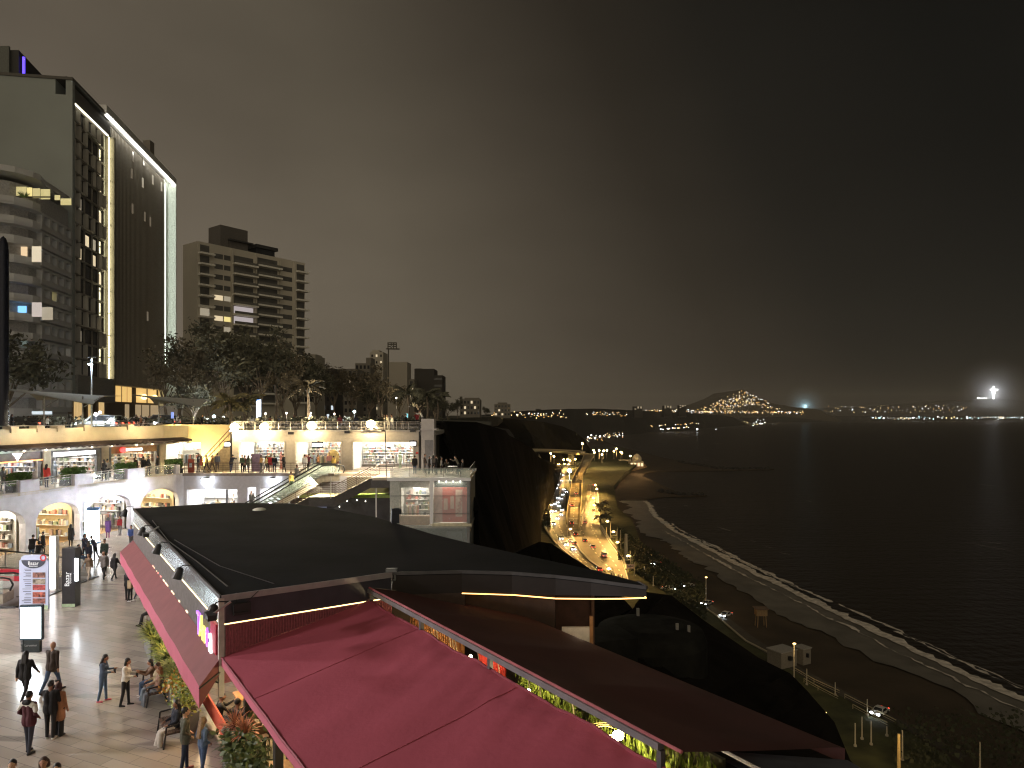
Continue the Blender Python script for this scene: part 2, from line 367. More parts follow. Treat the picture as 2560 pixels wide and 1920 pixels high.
bas1 = [Vector(p) for p in ((-3, 60, -20), (1, 80, -26), (3, 90, -30), (5, 120, -38), (8, 150, -42), (9, 190, -45), (10, 230, -48.2), (12, 290, -48.2), (14, 340, -48.2), (17, 385, -48.2), (23, 440, -48.2), (37, 570, -48.2), (54, 760, -48.2), (66, 900, -50))]
inl1 = [Vector((p.x-55, p.y+8, min(8.2, p.z+14))) if p.y >= 84 else Vector((p.x-.4, p.y+.6, p.z)) for p in top1]
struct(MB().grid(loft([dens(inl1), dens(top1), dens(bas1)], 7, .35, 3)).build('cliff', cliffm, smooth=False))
hd = [D(1250, 1046, 800), D(1310, 1050, 820), D(1360, 1055, 850), D(1407, 1066, 900), D(1439, 1080, 960), D(1460, 1098, 1030), D(1474, 1122, 1130)]
hb = [D(1330, 1124, 1000), D(1350, 1150, 900), D(1380, 1160, 850), D(1410, 1150, 880), D(1440, 1145, 920), D(1462, 1140, 980), D(1478, 1130, 1080)]
hb = [Vector((p.x, p.y-60 if i < 5 else p.y, RD-4)) for i, p in enumerate(hb)]
hi = [Vector((p.x-220, p.y+60, 7.5)) for p in hd]
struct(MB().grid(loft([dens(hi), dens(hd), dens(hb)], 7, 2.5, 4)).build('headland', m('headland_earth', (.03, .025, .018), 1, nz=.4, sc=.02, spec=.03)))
# plateau ground (park level), city side
parkm = m('park_ground', (.06, .06, .045), .9, nz=.3, sc=.2)
struct(MB().prism([(-140, 69.5), (-44, 69.5), (-44, 79), (-8.2, 79), (-8.2, 84), (-5, 100), (-3.6, 120), (-5, 170), (-30, 260), (-10, 500), (-10, 760), (-60, 900), (-900, 900), (-700, 70)], 2, 8.25).build('park_ground', parkm))
struct(MB().prism([(-44, 72.6), (-28.3, 72.6), (-28.3, 79), (-44, 79)], 7.98, 8.24).build('park_ground_edge', parkm))
# terrain under the restaurant, black hillside to the sea
crest = [Vector(p) for p in ((-2, 30, -.2), (1, 27, -.3), (4, 33, -.6), (7.0, 40, -1.0), (8.6, 45, -1.4), (10.5, 46, -1.9), (12, 44, -2.9), (14.8, 42, -4.6), (15.9, 40, -4.8), (15.6, 37, -4.6), (15.2, 33, -4.5), (14, 29, -4.3), (13.9, 26, -4.4), (15, 20, -6), (17, 12, -8))]
inn = [Vector(p) for p in ((-6, 26, -.3), (-3, 24, -.3), (0, 24, -.4), (1, 24, -.4), (2, 24, -.5), (3, 24, -.6), (4, 23.5, -.7), (5, 23, -.8), (6, 22, -1), (6.5, 21, -1), (7, 19, -1), (7.5, 17, -1), (8, 15, -1), (8, 12, -1.2), (8, 8, -1.4))]
out = [Vector(p) for p in ((1, 60, -22), (5, 70, -34), (14, 90, -49), (22, 95, -49), (28, 95, -49), (32, 92, -49), (36, 88, -49), (40, 82, -49), (40, 74, -49), (38, 64, -49), (36, 55, -49), (33, 45, -49), (32, 36, -49), (34, 26, -49), (36, 14, -49))]
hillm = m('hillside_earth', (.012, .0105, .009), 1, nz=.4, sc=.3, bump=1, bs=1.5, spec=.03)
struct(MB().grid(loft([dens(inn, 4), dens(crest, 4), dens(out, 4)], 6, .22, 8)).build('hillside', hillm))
# left patch: spur that cuts across the near road
sp = [Vector(p) for p in ((-12, 60, -2), (-5.8, 58, -4.5), (D(1348, 1354, 62)), (D(1378, 1358, 66)), (D(1410, 1380, 70)), (D(1445, 1402, 72)), (D(1478, 1424, 74)), (D(1506, 1445, 76)), (D(1540, 1476, 78)), (D(1580, 1520, 80)))]
so = [p+Vector((12, 50, -40)) for p in sp]; si = [Vector((p.x-14, p.y-20, min(p.z-.6, -4))) for p in sp]
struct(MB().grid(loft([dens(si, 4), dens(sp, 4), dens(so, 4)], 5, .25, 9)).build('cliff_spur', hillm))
# far shore: low plateau, hills and mountain behind the bay
farm = m('far_land', (.03, .027, .023), .95, nz=.3, sc=.002)
def skyline(pts, Y, thick, jitter, seed, base=SEA-1, k=6):
    R.seed(seed); top = []
    for (a, b) in zip(pts, pts[1:]):
        for i in range(k): top.append((a[0]+(b[0]-a[0])*i/k, a[1]+(b[1]-a[1])*i/k-R.uniform(0, jitter), (a[2]+(b[2]-a[2])*i/k) if len(a) > 2 else Y))
    top.append((pts[-1][0], pts[-1][1], pts[-1][2] if len(pts[-1]) > 2 else Y))
    T = [D(*p) for p in top]; Bf = [Vector((p.x, p.y*.93, base)) for p in T]; Bk = [Vector((p.x, p.y+thick, p.z-10)) for p in T]
    return MB().grid([Bf, T, Bk])
struct(skyline([(1200, 1040, 1200), (1320, 1028, 1500), (1420, 1023, 1900), (1550, 1025, 2300), (1680, 1030, 2900), (1760, 1036, 3600), (1830, 1042, 4300)], 0, 600, 2.5, 2).build('far_plateau', farm))
struct(skyline([(1650, 1030), (1720, 1022), (1780, 1008), (1830, 990), (1858, 974), (1885, 990), (1920, 1006), (1980, 1018), (2050, 1024)], 6200, 900, 1.5, 3).build('far_hill', m('far_hill_hazed', (.09, .08, .06), .95, nz=.2, sc=.001)))  # hill colour lightened to sink into the hazy sky
struct(skyline([(1620, 1050, 4600), (1740, 1046, 5000), (1850, 1044, 5400), (1990, 1042, 6000), (2130, 1040, 6600), (2300, 1040, 7200), (2450, 1041, 7800), (2600, 1041, 8000), (2800, 1041, 8000)], 0, 900, .5, 4).build('far_shore', farm))
struct(skyline([(1980, 1032), (2080, 1020), (2200, 1016), (2320, 1010), (2420, 1003), (2484, 997), (2560, 1002), (2700, 1014)], 9000, 1500, 1, 5).build('mountain', m('mountain_hazed', (.07, .07, .065), .95, nz=.2, sc=.001)))  # mountain colour lightened too, haze put into the tone

# far lights: uncountable town lights as one mass per tint
def octa(mb, p, r): mb.add([p+Vector(v)*r for v in ((1, 0, 0), (-1, 0, 0), (0, 1, 0), (0, -1, 0), (0, 0, 1), (0, 0, -1))], [(0, 2, 4), (2, 1, 4), (1, 3, 4), (3, 0, 4), (2, 0, 5), (1, 2, 5), (3, 1, 5), (0, 3, 5)])
R.seed(21)
tints = [('warm', (1, .72, .33), 4.5), ('amber', (1, .5, .12), 3.8), ('white', (.95, .97, 1), 5), ('cyan', (.6, .95, 1), 5)]
FL = [MB() for _ in tints]
def fl(px, py, Y, k, s=1.): octa(FL[k], D(px, py, Y), s*Y/1750)        # s = radius in photo pixels
def pick(wts): return R.choices(range(4), wts)[0]
for _ in range(260):                                        # hillside town
    x = R.gauss(1850, 42); x = min(1975, max(1730, x)); hgt = 1020-46*max(0, 1-abs(x-1857)/105)**1.1
    fl(x, R.uniform(hgt, 1024), 6000, pick((6, 3, 3, 0)), R.uniform(.45, 1.15))
for _ in range(230):
    x = R.uniform(1560, 2010); fl(x, R.gauss(1027+.008*(x-1560), 2.2), 5000 if x > 1750 else 2700, pick((5, 3, 3, 0)), R.uniform(.45, 1.1))
for _ in range(120):
    x = R.uniform(2050, 2420); fl(x, R.uniform(1014, 1031), 6500, pick((5, 2, 4, 0)), R.choice((.3, .35, .45, .6, .95)))
for _ in range(120):
    x = R.uniform(2165, 2560); x = x if R.random() < .75 else R.uniform(2165, 2300); fl(x, R.gauss(1045, 1.9), 6500, pick((2, 0, 7, 4)), R.choice((.4, .5, .6, .8, 1.2, 1.6)))
for _ in range(44):
    x = R.uniform(2420, 2600); fl(x, 1043+R.gauss(0, .8), 6500, pick((2, 0, 7, 1)), R.choice((.4, .5, .7, 1.2)))
for _ in range(110):
    x = R.uniform(1745, 1915); fl(x, R.gauss(1058, 4), 4300, pick((3, 1, 6, 0)), R.uniform(.5, 1.3))
for _ in range(60):
    x = R.uniform(1555, 1725); fl(x, 1080-.072*(x-1555)+R.gauss(0, .8), 2500, pick((3, 0, 6, 0)), R.uniform(.7, 1.4))
for _ in range(36): x = R.uniform(1530, 1760); fl(x, 1076-.06*(x-1530)+R.gauss(-5, 1.3), 2450, pick((5, 3, 2, 0)), R.uniform(.6, 1.1))
for _ in range(26): fl(R.uniform(2015, 2130), 1047+R.gauss(0, 1), 6500, pick((1, 0, 6, 3)), R.uniform(.5, 1))
for _ in range(70):
    x = R.uniform(1230, 1420); fl(x, R.gauss(1036, 4), 800, pick((5, 3, 2, 0)), R.uniform(.6, 1.3))
for _ in range(60): x = R.uniform(1420, 1570); fl(x, R.gauss(1034, 3), 2000, pick((4, 2, 2, 0)), R.uniform(.4, 1))
for _ in range(70): x = R.uniform(1465, 1560); fl(x, 1096-.12*(x-1465)+R.gauss(0, 4), 1400, pick((4, 2, 5, 0)), R.uniform(.4, 1.0))
for x, y in ((1478, 1088), (1470, 1093), (1488, 1095), (1500, 1091)): fl(x, y, 1380, 2, 2.2)
for i, (mb, (nm, c, st_)) in enumerate(zip(FL, tints)):
    o = mb.build('town_lights', EM('town_light_'+nm, c, st_, False)); o['kind'] = 'stuff'
    tag(o, ('warm yellow', 'amber', 'cool white', 'pale cyan')[i]+' lights of the town scattered along the far shore', 'lights', 'far town lights')
# few big lights in the bay
bayL = EM('bay_light', (.9, .97, 1), 9, False)
for x, y, Y, s, lb in ((1743, 1073, 2450, 2.2, 'bright white harbour light on the water at the near end of the pier lights'), (1790, 1074.5, 2900, 1.8, 'white harbour light between two brighter ones low over the bay'), (1883, 1066.5, 3800, 3.0, 'brightest white harbour light low over the bay under the hillside town')):
    mb = MB().sph(D(x, y, Y), s*Y/1750, 1); p = D(x, y, Y); o = mb.build('harbour_light', bayL)
    tag(o, lb, 'light', 'harbour lights')
stl = thing('stadium_light', 'bright cyan floodlight glowing on the far shore right of the hillside town', 'floodlight', D(2012, 1024, 6600))
MB().sph(D(2012, 1022, 6600), 9, 2).build('lamp_head', EM('stadium_glow', (.55, .95, 1), 14, False), stl)
MB().tube(D(2012, 1030, 6600), D(2012, 1024, 6600), 2).build('mast', dark, stl)
crs = thing('hilltop_cross', 'glowing white cross standing on the dark mountain at the far right', 'cross', D(2484, 995, 8800))
crm = EM('cross_glow', (1, 1, 1), 14, False)
Y = 8800; k = Y/1750
MB().box(D(2484, 981.5, Y), (2.1*k, 10, 29*k)).build('upright', crm, crs); MB().box(D(2484, 974.5, Y)+Vector((0, -8, 0)), (18*k, 10, 1.9*k)).build('crossbeam', crm, crs)
MB().sph(D(2484, 993.5, Y), 2.2*k, 1).build('base_light', crm, crs)
o = MB(); [o.sph(D(x, y, Y), r*k, 1) for x, y, r in ((2446, 995, 1.9), (2452, 995.5, 1.1), (2457, 996, 1), (2461, 995, 1.3), (2466, 995.5, .9))]
tag(o.build('hilltop_lamps', crm), 'short row of small white lamps on the mountain left of the glowing cross', 'lamps')
# mist balls added to give the two big lights their halos
for nm, c, r, d, pw, col, lb in (('stadium_halo_mist', D(2012, 1016, 6500), 300, .012, 3.5e5, (.55, .9, 1), 'added pale cyan mist making the halo round the far floodlight'), ('cross_halo_mist', D(2484, 980, 8800), 640, .0035, 1.2e7, (.95, .97, 1), 'added pale mist making the halo round the cross on the mountain')):
    vm_ = bpy.data.materials.new(nm); vm_.use_nodes = True; nn = vm_.node_tree.nodes; nn.remove(nn['Principled BSDF'])
    pv = nn.new('ShaderNodeVolumePrincipled'); 
    tcv = nn.new('ShaderNodeTexCoord'); dv = nn.new('ShaderNodeVectorMath'); dv.operation = 'DISTANCE'; vm_.node_tree.links.new(tcv.outputs['Object'], dv.inputs[0]); dv.inputs[1].default_value = c
    mrv = nn.new('ShaderNodeMapRange'); mrv.inputs[1].default_value = 0; mrv.inputs[2].default_value = r*.78; mrv.inputs[3].default_value = 1; mrv.inputs[4].default_value = 0; vm_.node_tree.links.new(dv.outputs['Value'], mrv.inputs[0])
    pw_ = nn.new('ShaderNodeMath'); pw_.operation = 'POWER'; pw_.inputs[1].default_value = 2.2; vm_.node_tree.links.new(mrv.outputs[0], pw_.inputs[0]); mu_ = nn.new('ShaderNodeMath'); mu_.operation = 'MULTIPLY'; mu_.inputs[1].default_value = d; vm_.node_tree.links.new(pw_.outputs[0], mu_.inputs[0]); vm_.node_tree.links.new(mu_.outputs[0], pv.inputs['Density']); pv.inputs['Color'].default_value = (.9, .92, .95, 1)
    vm_.node_tree.links.new(pv.outputs[0], nn['Material Output'].inputs['Volume'])
    o = MB().sph(c, (r, r, r*.8), 3).build(nm, vm_, smooth=True); tag(o, lb, 'mist', kind='stuff')
    lamp(nm+'_light', 'POINT', c+Vector((0, 0, 0)), pw, col, size=8).data.specular_factor = 0  # lamp added inside each mist ball to make it glow
# ---------------------------------------------------------------- city buildings on the clifftop
hotw = m('hotel_plaster', (.31, .34, .335), .8, nz=.08, sc=.1)
hotd = m('hotel_dark_cladding', (.24, .215, .18), .45, nz=.25, sc=.3)
winD = m('dark_window', (.03, .032, .036), .12, nz=.3, sc=.4)
winW = EM('warm_window', (1, .8, .5), .75); winS = EM('soft_window', (1, .86, .62), .32); winC = EM('cool_window', (.8, .92, 1), .8)
winY = EM('yellow_window', (1, .82, .3), .9); ledw = EM('white_led', (1, .97, .86), 9); ledy = EM('pale_yellow_led', (1, .9, .55), 14)
fram = m('window_frame_metal', (.42, .4, .36), .5, nz=.05)
h0, h1, h2 = D(183, 500, 126), D(272, 500, 143), D(432, 500, 182)
hf = Fr((h0.x, h0.y), (h2.x, h2.y)); HB = 8.2
if hf.n.x < 0: hf = Fr((h0.x, h0.y), (h2.x, h2.y), -1)
hot = thing('hotel_tower', 'tall dark hotel tower outlined by a white light strip at the left', 'building', (h0.x-10, h0.y, HB))
L1, L2 = hf.a(275), hf.a(432)
zt = CZ+829/F*126; zf = hf.z(272, 343)
mb = MB(); mb.fb(hf, -1.0, L1, -32, -.8, HB+5, zf+1.0); mb.fb(hf, -1.0, L1, -32, -2.5, zf+1.0, zt)
mb.fb(hf, -1.0, 0.0, -.8, 0.3, HB+5, zt); mb.build('wall', hotw, hot)
MB().fb(hf, 0, L1, -.8, .1, zf+.2, zt-.8).fb(hf, -1.2, L1+.2, -32, .4, zt, zt+.5).build('roof_band', m('hotel_grey', (.1, .095, .085), .7), hot)
MB().fb(hf, L1, L2-3.4, -32, -1, HB+8, hf.z(430, 461)).build('dark_facade', hotd, hot)
# frame round the dark facade: roof band and right fin, white soffits lit by led strips
zr = hf.z(430, 459)
MB().fb(hf, L1-4, L2, -1, .9, zr, zr+1.4).build('frame_top', white, hot)
MB().fb(hf, L2-.4, L2, -20, .9, HB+4, zr).fb(hf, L2-4, L2-3.6, -2, -.8, HB+4, zr).build('frame_fin', m('lit_fin', (.75, .8, .74), .6), hot)
MB().fb(hf, L2-3.6, L2-.4, -1.3, -1.1, HB+4, zr).build('fin_back', m('fin_back', (.7, .75, .68), .6), hot)
MB().fb(hf, L1-3, L2-.6, .2, .5, zr-.35, zr-.05).build('light_strip', ledw, hot)
MB().fb(hf, L2-3.5, L2-3.2, -1.05, -.8, HB+10, zr-1).build('light_strip', EM('fin_led', (.93, 1, .9), 9.0), hot)
a0 = hf.a(268); nseg = 11; z0_, z1_ = hf.z(271, 949), zf
for i in range(nseg):
    a, b = z0_+(z1_-z0_)*i/nseg, z0_+(z1_-z0_)*(i+1)/nseg
    MB().fb(hf, a0+.34, a0+.58, .1, .25, a+.15, b-.15).build('light_strip', ledy, hot)
MB().fb(hf, a0+.9, a0+1.5, -.9, 1.0, HB+6, zf).build('corner_fin', m('corner_fin', (.16, .145, .11), .6), hot)
MB().fb(hf, .3, a0, .05, .25, zf-.1, zf+.12).build('light_strip', EM('thin_led', (1, .93, .7), 4), hot)
R.seed(4)
cols = [hf.a(p) for p in (187, 201, 219, 238, 253, 266)]; rows = 16; rh = (zf-z0_)/rows
lit = {(1, 10), (1, 4), (2, 8), (3, 8), (3, 13), (2, 3), (3, 3), (1, 2), (4, 6), (3, 7), (1, 7), (4, 10), (4, 12)}
for c in range(5):
    for r in range(rows):
        a, b = cols[c]+.12, cols[c+1]-.12; z = z0_+rh*r
        o = MB(); o.fb(hf, a, b, -.78, -.7, z+.35, z+rh-.1); wn = o.build('window', winD, hot)
        fr_ = MB(); on_ = (c == 0) or R.random() < .32
        if on_:
            fr_.fb(hf, a, a+.14, -.7, .1, z+.3, z+rh-.05).fb(hf, b-.14, b, -.7, .1, z+.3, z+rh-.05)
            fr_.fb(hf, a, b, -.7, .1, z+.2, z+.34)
            fr_.build('frame', fram, wn)
        if (c, r) in lit: MB().fb(hf, a+.35, a+(b-a)*.62, -.69, -.6, z+.4, z+rh*.78).build('pane', winS if (c+r) % 2 else winW, wn)
sl = MB()
for r in range(rows+1): sl.fb(hf, 0, a0, -.8, -.35, z0_+rh*r-.12, z0_+rh*r+.22)
for c in cols: sl.fb(hf, c-.12, c+.12, -.8, -.45, z0_, zf)
sl.build('facade_grid', m('hotel_grid', (.24, .22, .19), .7), hot)
sf = MB()
for i in range(46): a = L1+1+(L2-5-L1)*i/46; sf.fb(hf, a, a+.12, -1, -.82, HB+8, zr-.4)
sf.build('cladding_fins', m('cladding_fin', (.3, .27, .22), .5), hot)
for i, (px, py) in enumerate(((328, 390), (327, 520), (358, 540), (372, 553), (355, 400), (353, 455), (378, 448), (400, 465), (365, 790), (325, 432))):
    a, z = hf.a(px, -1), hf.z(px, py, -1); MB().fb(hf, a, a+.9, -.85, -.75, z-1.1, z+1.1).build('window', winS if i in (5, 6, 7) else m('dim_window', (.1, .1, .09), .2, em=(1, .8, .55), es=.12), hot)
MB().fb(hf, 0, hf.a(278), -.6, .8, HB+4.2, hf.z(200, 939)).build('podium_band', m('podium_grey', (.22, .21, .2), .7), hot)
MB().fb(hf, L1+.5, L2-.3, -9, -3, HB, hf.z(350, 948)).fb(hf, 0, L1, -9, -3, HB, HB+5).build('podium_wall', m('podium_wall', (.16, .12, .08), .6), hot)
for px0, px1 in ((286, 302), (305, 316), (318, 328), (340, 365), (369, 390), (396, 414)):
    a, b = hf.a(px0, -3), hf.a(px1, -3); wn = MB().fb(hf, a, b, -2.98, -2.9, HB+4.6, hf.z(350, 950, -3)).build('podium_window', EM('amber_window', (1, .62, .2), .85), hot)
    if px0 > 335: MB().sph(hf.pt((a+b)/2, -2.3, HB+6), .7, 2).build('round_lamp', EM('amber_globe', (1, .7, .3), 3.5), wn)
for px0, px1 in ((312, 322), (338, 352), (355, 372), (376, 395)):
    a, b = hf.a(px0, -3), hf.a(px1, -3); MB().fb(hf, a, b, -2.98, -2.9, HB, HB+4.1).build('entrance_glazing', EM('entrance_glow', (1, .72, .4), .35), hot)
for px0, px1 in ((184, 190), (192, 203), (220, 227), (246, 258)):
    a, b = hf.a(px0, -3), hf.a(px1, -3); MB().fb(hf, a, b, -2.95, -2.8, HB+.5, HB+7.5).build('podium_window', EM('amber_window2', (1, .66, .28), .6), hot)
p1 = D(47, 125, 130); p2 = D(119, 190, 142)
ph = Fr((p1.x-30, p1.y), (p1.x, p1.y)); mb = MB(); mb.prism([(p1.x-30, p1.y), (p1.x, p1.y), (p2.x, p2.y), (p2.x-30, p2.y)], zt+.4, p1.z)
mb.build('penthouse', m('penthouse_dark', (.03, .03, .03), .6), hot)
MB().box((p1.x+.5, p1.y+.6, zt+(p1.z-zt)/2), (.35, .3, p1.z-zt-2)).build('light_strip', EM('blue_led', (.1, .05, 1), 2.2), hot)
MB().box((p1.x-5, p1.y-.3, zt+5), (7, .4, 7)).build('penthouse_panel', m('panel_grey', (.14, .15, .14), .7), hot)
rp = MB(); R.seed(9)
for i in range(420): c = Vector((R.uniform(p1.x-28, h0.x), h0.y-.5+R.uniform(0, 3), zt+R.uniform(.2, 1.5)*R.random())); rp.quad(*[c+Vector((R.uniform(-.6, .6), R.uniform(-.3, .3), R.uniform(-.5, .5))) for _ in range(3)])
rp.build('roof_planting', m('roof_leaves', (.02, .025, .015), .9), hot)
pp = D(372, 370, 165); MB().box((pp.x, pp.y, pp.z), (1.6, 2, 3)).build('roof_vent', hotd, hot)

# apartment block with the rounded balconies
ab = thing('apartment_block', 'grey apartment block with rounded balconies in front of the dark hotel tower', 'building', (-80, 112, HB))
pth = [(-92, 104.5), (-84, 104.2), (-78.5, 105.2), (-76, 106.8), (-74.8, 109.2), (-74.8, 111), (-75.5, 112.5), (-77.3, 123)]
abw = m('apartment_plaster', (.5, .505, .52), .75, nz=.08, sc=.2)
def inset(P, d): return [(x-d*.9, y+d*.7) for x, y in P]
fl0 = 47.8-.4; pitch = 2.94; poly = lambda d: inset(pth, d)+[(-95, 128)]
MB().prism(poly(1.6), HB, 46).build('core', m('apartment_core', (.36, .36, .37), .6), ab)
for i in range(13):
    z = 42.42-i*pitch
    if z < HB: break
    mb = MB(); mb.prism(poly(0), z-.35, z).ribbon([(x, y, z) for x, y in pth[:6]], 0.85)
    mb.ribbon([(x+.1, y-.1, z) for x, y in pth[:6]], 0.85)
    mb.build('balcony', abw, ab)
    sfr = Fr(pth[6], pth[7]);  sfr = sfr if sfr.n.x > 0 else Fr(pth[6], pth[7], -1)
    w_ = MB(); w_.fb(sfr, 0, sfr.len, -1.4, -.05, z-2.6, z-1.75); 
    for a in (0, 2.6, 5, 7.6, 10.1): w_.fb(sfr, a, a+.75, -1.4, -.02, z-1.75, z-.35)
    w_.build('side_wall', abw, ab)
    for a in (.8, 3.4, 5.8, 8.4): 
        k_l = winY if (i, a) == (4, 3.4) else winS if (i, a) in ((7, 8.4),) else m('side_window', (.12, .12, .125), .3, nz=.3, sc=.5)
        MB().fb(sfr, a, a+1.75, -1.2, -1.1, z-1.75, z-.35).build('window', k_l, ab)
MB().prism(poly(-.3), 46.9, 47.8).build('roof', abw, ab)
def apwin(px0, px1, py0, py1, mat, nm='lit_window', off=.9):
    Yd = 108.5+off; p, q = D(px0, py1, Yd), D(px1, py0, Yd)
    MB().box(((p.x+q.x)/2, Yd, (p.z+q.z)/2), (q.x-p.x, .1, q.z-p.z)).build(nm, mat, ab)
winP = EM('peach_window', (1, .72, .42), .85)
apwin(-8, 68, 608, 643, winP); apwin(80, 103, 616, 655, EM('cream_window', (1, .85, .6), .7), off=-1.2)
apwin(-8, 46, 752, 781, winY); apwin(-8, 70, 746, 752, EM('blue_ceiling', (.2, .35, 1), 1.0), off=.7); apwin(40, 66, 765, 782, EM('blue_screen_frame', (.2, .55, 1), 1.4), 'screen', .5)
apwin(80, 104, 756, 792, EM('curtain_window', (.9, .78, .72), .55), off=-1.2); apwin(105, 132, 768, 800, winS, off=-.5)
apwin(30, 68, 845, 868, EM('teal_window', (.55, .8, .75), .16)); 
winG = m('glazed_lounge', (.3, .3, .3), .4, em=(1, .85, .35), es=.55, nz=.5, sc=.6)
for i_, (xa, xb) in enumerate(((41, 66), (68, 80), (82, 100), (102, 125))): apwin(xa, xb, 467+i_*2, 489+i_*3, winG if i_ != 1 else winY, 'lounge_pane', .2)
for xa, xb in ((137, 150), (152, 178)): apwin(xa, xb, 488+(xb-150)*.3, 500+(xb-150)*.45, winG, 'lounge_pane', -1.4)
apwin(30, 128, 491, 494, dark, 'lounge_rail', .1)
apwin(0, 68, 1028, 1036, winC); apwin(80, 130, 1028, 1036, winC, off=-1.2)
R.seed(3); tp = MB()
for i in range(60):
    t = R.uniform(0, 2*PI); c = D(60, 492, 107.8); tp.quad(c, c+Vector((math.cos(t)*.2, 0, math.sin(t)*.2)), c+Vector((math.cos(t), R.uniform(-.5, .5), abs(math.sin(t)))))
tag(tp.build('terrace_palm', m('palm_leaf_lit', (.12, .2, .05), .7)), 'small potted palm on the lit top terrace of the rounded apartment block', 'plant')
o = MB().lathe((-43.6, 60, 8.2), [(.42, 0), (.42, 15.6), (.36, 16.4), (.2, 16.9), (0, 17.1)], 16).build('dark_pylon', m('navy_metal', (.012, .015, .03), .25, .5, nz=.05), smooth=True)
tag(o, 'tall dark navy pylon cut by the left edge of the photo', 'pylon')

# balcony tower in the middle
t0 = D(494, 598, 198); t1 = D(762, 656, 227); tf = Fr((t0.x, t0.y), (t1.x, t1.y)); tf = tf if tf.n.y < 0 else Fr((t0.x, t0.y), (t1.x, t1.y), -1)
tw = thing('balcony_tower', 'pale high-rise with rows of white balconies rising above the dark trees', 'building', (t0.x, t0.y, HB))
twm = m('tower_plaster', (.58, .54, .46), .8, nz=.08, sc=.1); bal = m('balcony_white', (.85, .82, .74), .7)
a_ = lambda px: tf.a(px); ztop = tf.z(494, 598); twl = tf.len
MB().fb(tf, 0, twl, -8, 0, HB, ztop-.5).build('wall', twm, tw)
MB().fb(tf, a_(556), a_(624), -7.5, -1, ztop-.5, tf.z(590, 568)).fb(tf, a_(576), a_(622), -7.8, -.5, ztop-.5, tf.z(600, 605)).build('penthouse', m('tower_roof_box', (.12, .11, .1), .8), tw)
MB().fb(tf, a_(640), a_(694), -7, .3, tf.z(660, 622), tf.z(660, 614)).fb(tf, a_(574), a_(632), -7, .4, tf.z(600, 606), tf.z(600, 602)).build('roof_slab', m('dark_slab', (.04, .04, .04), .6), tw)
MB().fb(tf, a_(641), a_(688), -6, -.3, ztop-.5, tf.z(660, 620)).build('penthouse', winD, tw)
R.seed(8); fh = 3.0
colsB = [(495, 528, .0), (580, 637, 1.2), (639, 697, .4), (738, 764, .0)]
for ci, (x0, x1, zo) in enumerate(colsB):
    A, B = a_(x0), a_(x1)
    for i in range(15 if ci in (1, 2) else 16):
        z = ztop-3.8-zo-i*fh
        if z < HB+3: break
        b_l = MB().fb(tf, A, B+.4, -.1, 1.6, z-.3, z+.2).build('balcony', bal, tw)
        if ci in (1, 2): MB().fb(tf, A, B+.4, 1.5, 1.54, z+.12, z+.95).build('railing', m('smoked_glass', (.16, .155, .14), .3, nz=.1), b_l)
        MB().fb(tf, A+.6, B-.6, .01, .06, z+.12, z+2.5).build('window', m('tower_window', (.11, .108, .1), .35, nz=.3, sc=.5) if not ((ci, i) in ((1, 5), (0, 6), (1, 6))) else winS if ci == 0 else EM('white_interior', (1, .88, .9), .4), tw)
for (x0, x1) in ((536, 557), (560, 576), (700, 730)):
    A, B = a_(x0), a_(x1)
    for i in range(13):
        z = ztop-3.2-i*fh; lw = {(536, 4): winW, (560, 4): winS, (536, 6): winW, (560, 6): winY, (560, 7): winS, (700, 12): winW}.get((x0, i), m('tower_window'))
        if x0 == 536 and i > 9: continue
        MB().fb(tf, A, B, .01, .06, z-1.2, z+.2).build('window', lw, tw)
sf_ = MB()
for x0 in (577, 637, 698, 734): sf_.fb(tf, a_(x0), a_(x0)+.5, 0, .5, HB, ztop-1)
sf_.build('pier', twm, tw)

def block(label, px0, px1, py, Y, mat, depth=14, wins=(), rows=0, cols=0, lit=0, seed=1, name='city_building', litm=winW, top=None, wsz=(.55, .5), base=HB-1):
    R.seed(seed); p, q = D(px0, py, Y), D(px1, py, Y); zt_ = p.z
    t = thing(name, label, 'building', ((p.x+q.x)/2, Y, base), group='buildings behind the park')
    MB().box(((p.x+q.x)/2, Y+depth/2, (zt_+base)/2), (q.x-p.x, depth, zt_-base)).build('wall', mat, t)
    if top:
        for (a, b, c) in top: P, Q = D(a, c, Y), D(b, c, Y); MB().box(((P.x+Q.x)/2, Y+depth/2, (P.z+zt_)/2), (Q.x-P.x, depth*.6, P.z-zt_)).build('roof_block', mat, t)
    cw_, ch_ = (q.x-p.x)/max(1, cols), 3.2
    for r in range(rows):
        for c in range(cols):
            z = zt_-1.8-r*ch_
            if z < base+2: continue
            x = p.x+cw_*(c+.5); l_ = R.random() < lit
            MB().box((x, Y-.05, z), (cw_*wsz[0], .12, ch_*wsz[1])).build('window', litm if l_ else winD, t)
    return t
gA = m('grey_block', (.19, .175, .15), .8, nz=.1, sc=.1); gB = m('dark_block', (.05, .045, .04), .8, nz=.1, sc=.1); gC = m('pale_block', (.45, .42, .36), .8, nz=.08, sc=.1)
block('low pale wing at the right foot of the balcony tower', 755, 788, 888, 232, gC, 12, rows=5, cols=2, lit=.3, seed=2, top=[(757, 785, 884)])
block('dark low block with a bright cyan window beside the balcony tower', 804, 836, 921, 260, gB, 14, rows=6, cols=3, lit=.35, seed=12, litm=winC)
block('stepped grey block left of the white dotted tower', 848, 892, 922, 300, gA, 14, rows=6, cols=4, lit=.12, seed=5)
block('taller grey block touching the white dotted tower', 888, 926, 908, 320, gA, 14, rows=8, cols=4, lit=.15, seed=6, top=[(912, 925, 893)])
block('slim white tower with rows of small square windows', 925, 958, 880, 340, gC, 12, rows=10, cols=3, lit=.12, seed=15, top=[(927, 946, 874)], wsz=(.35, .35))
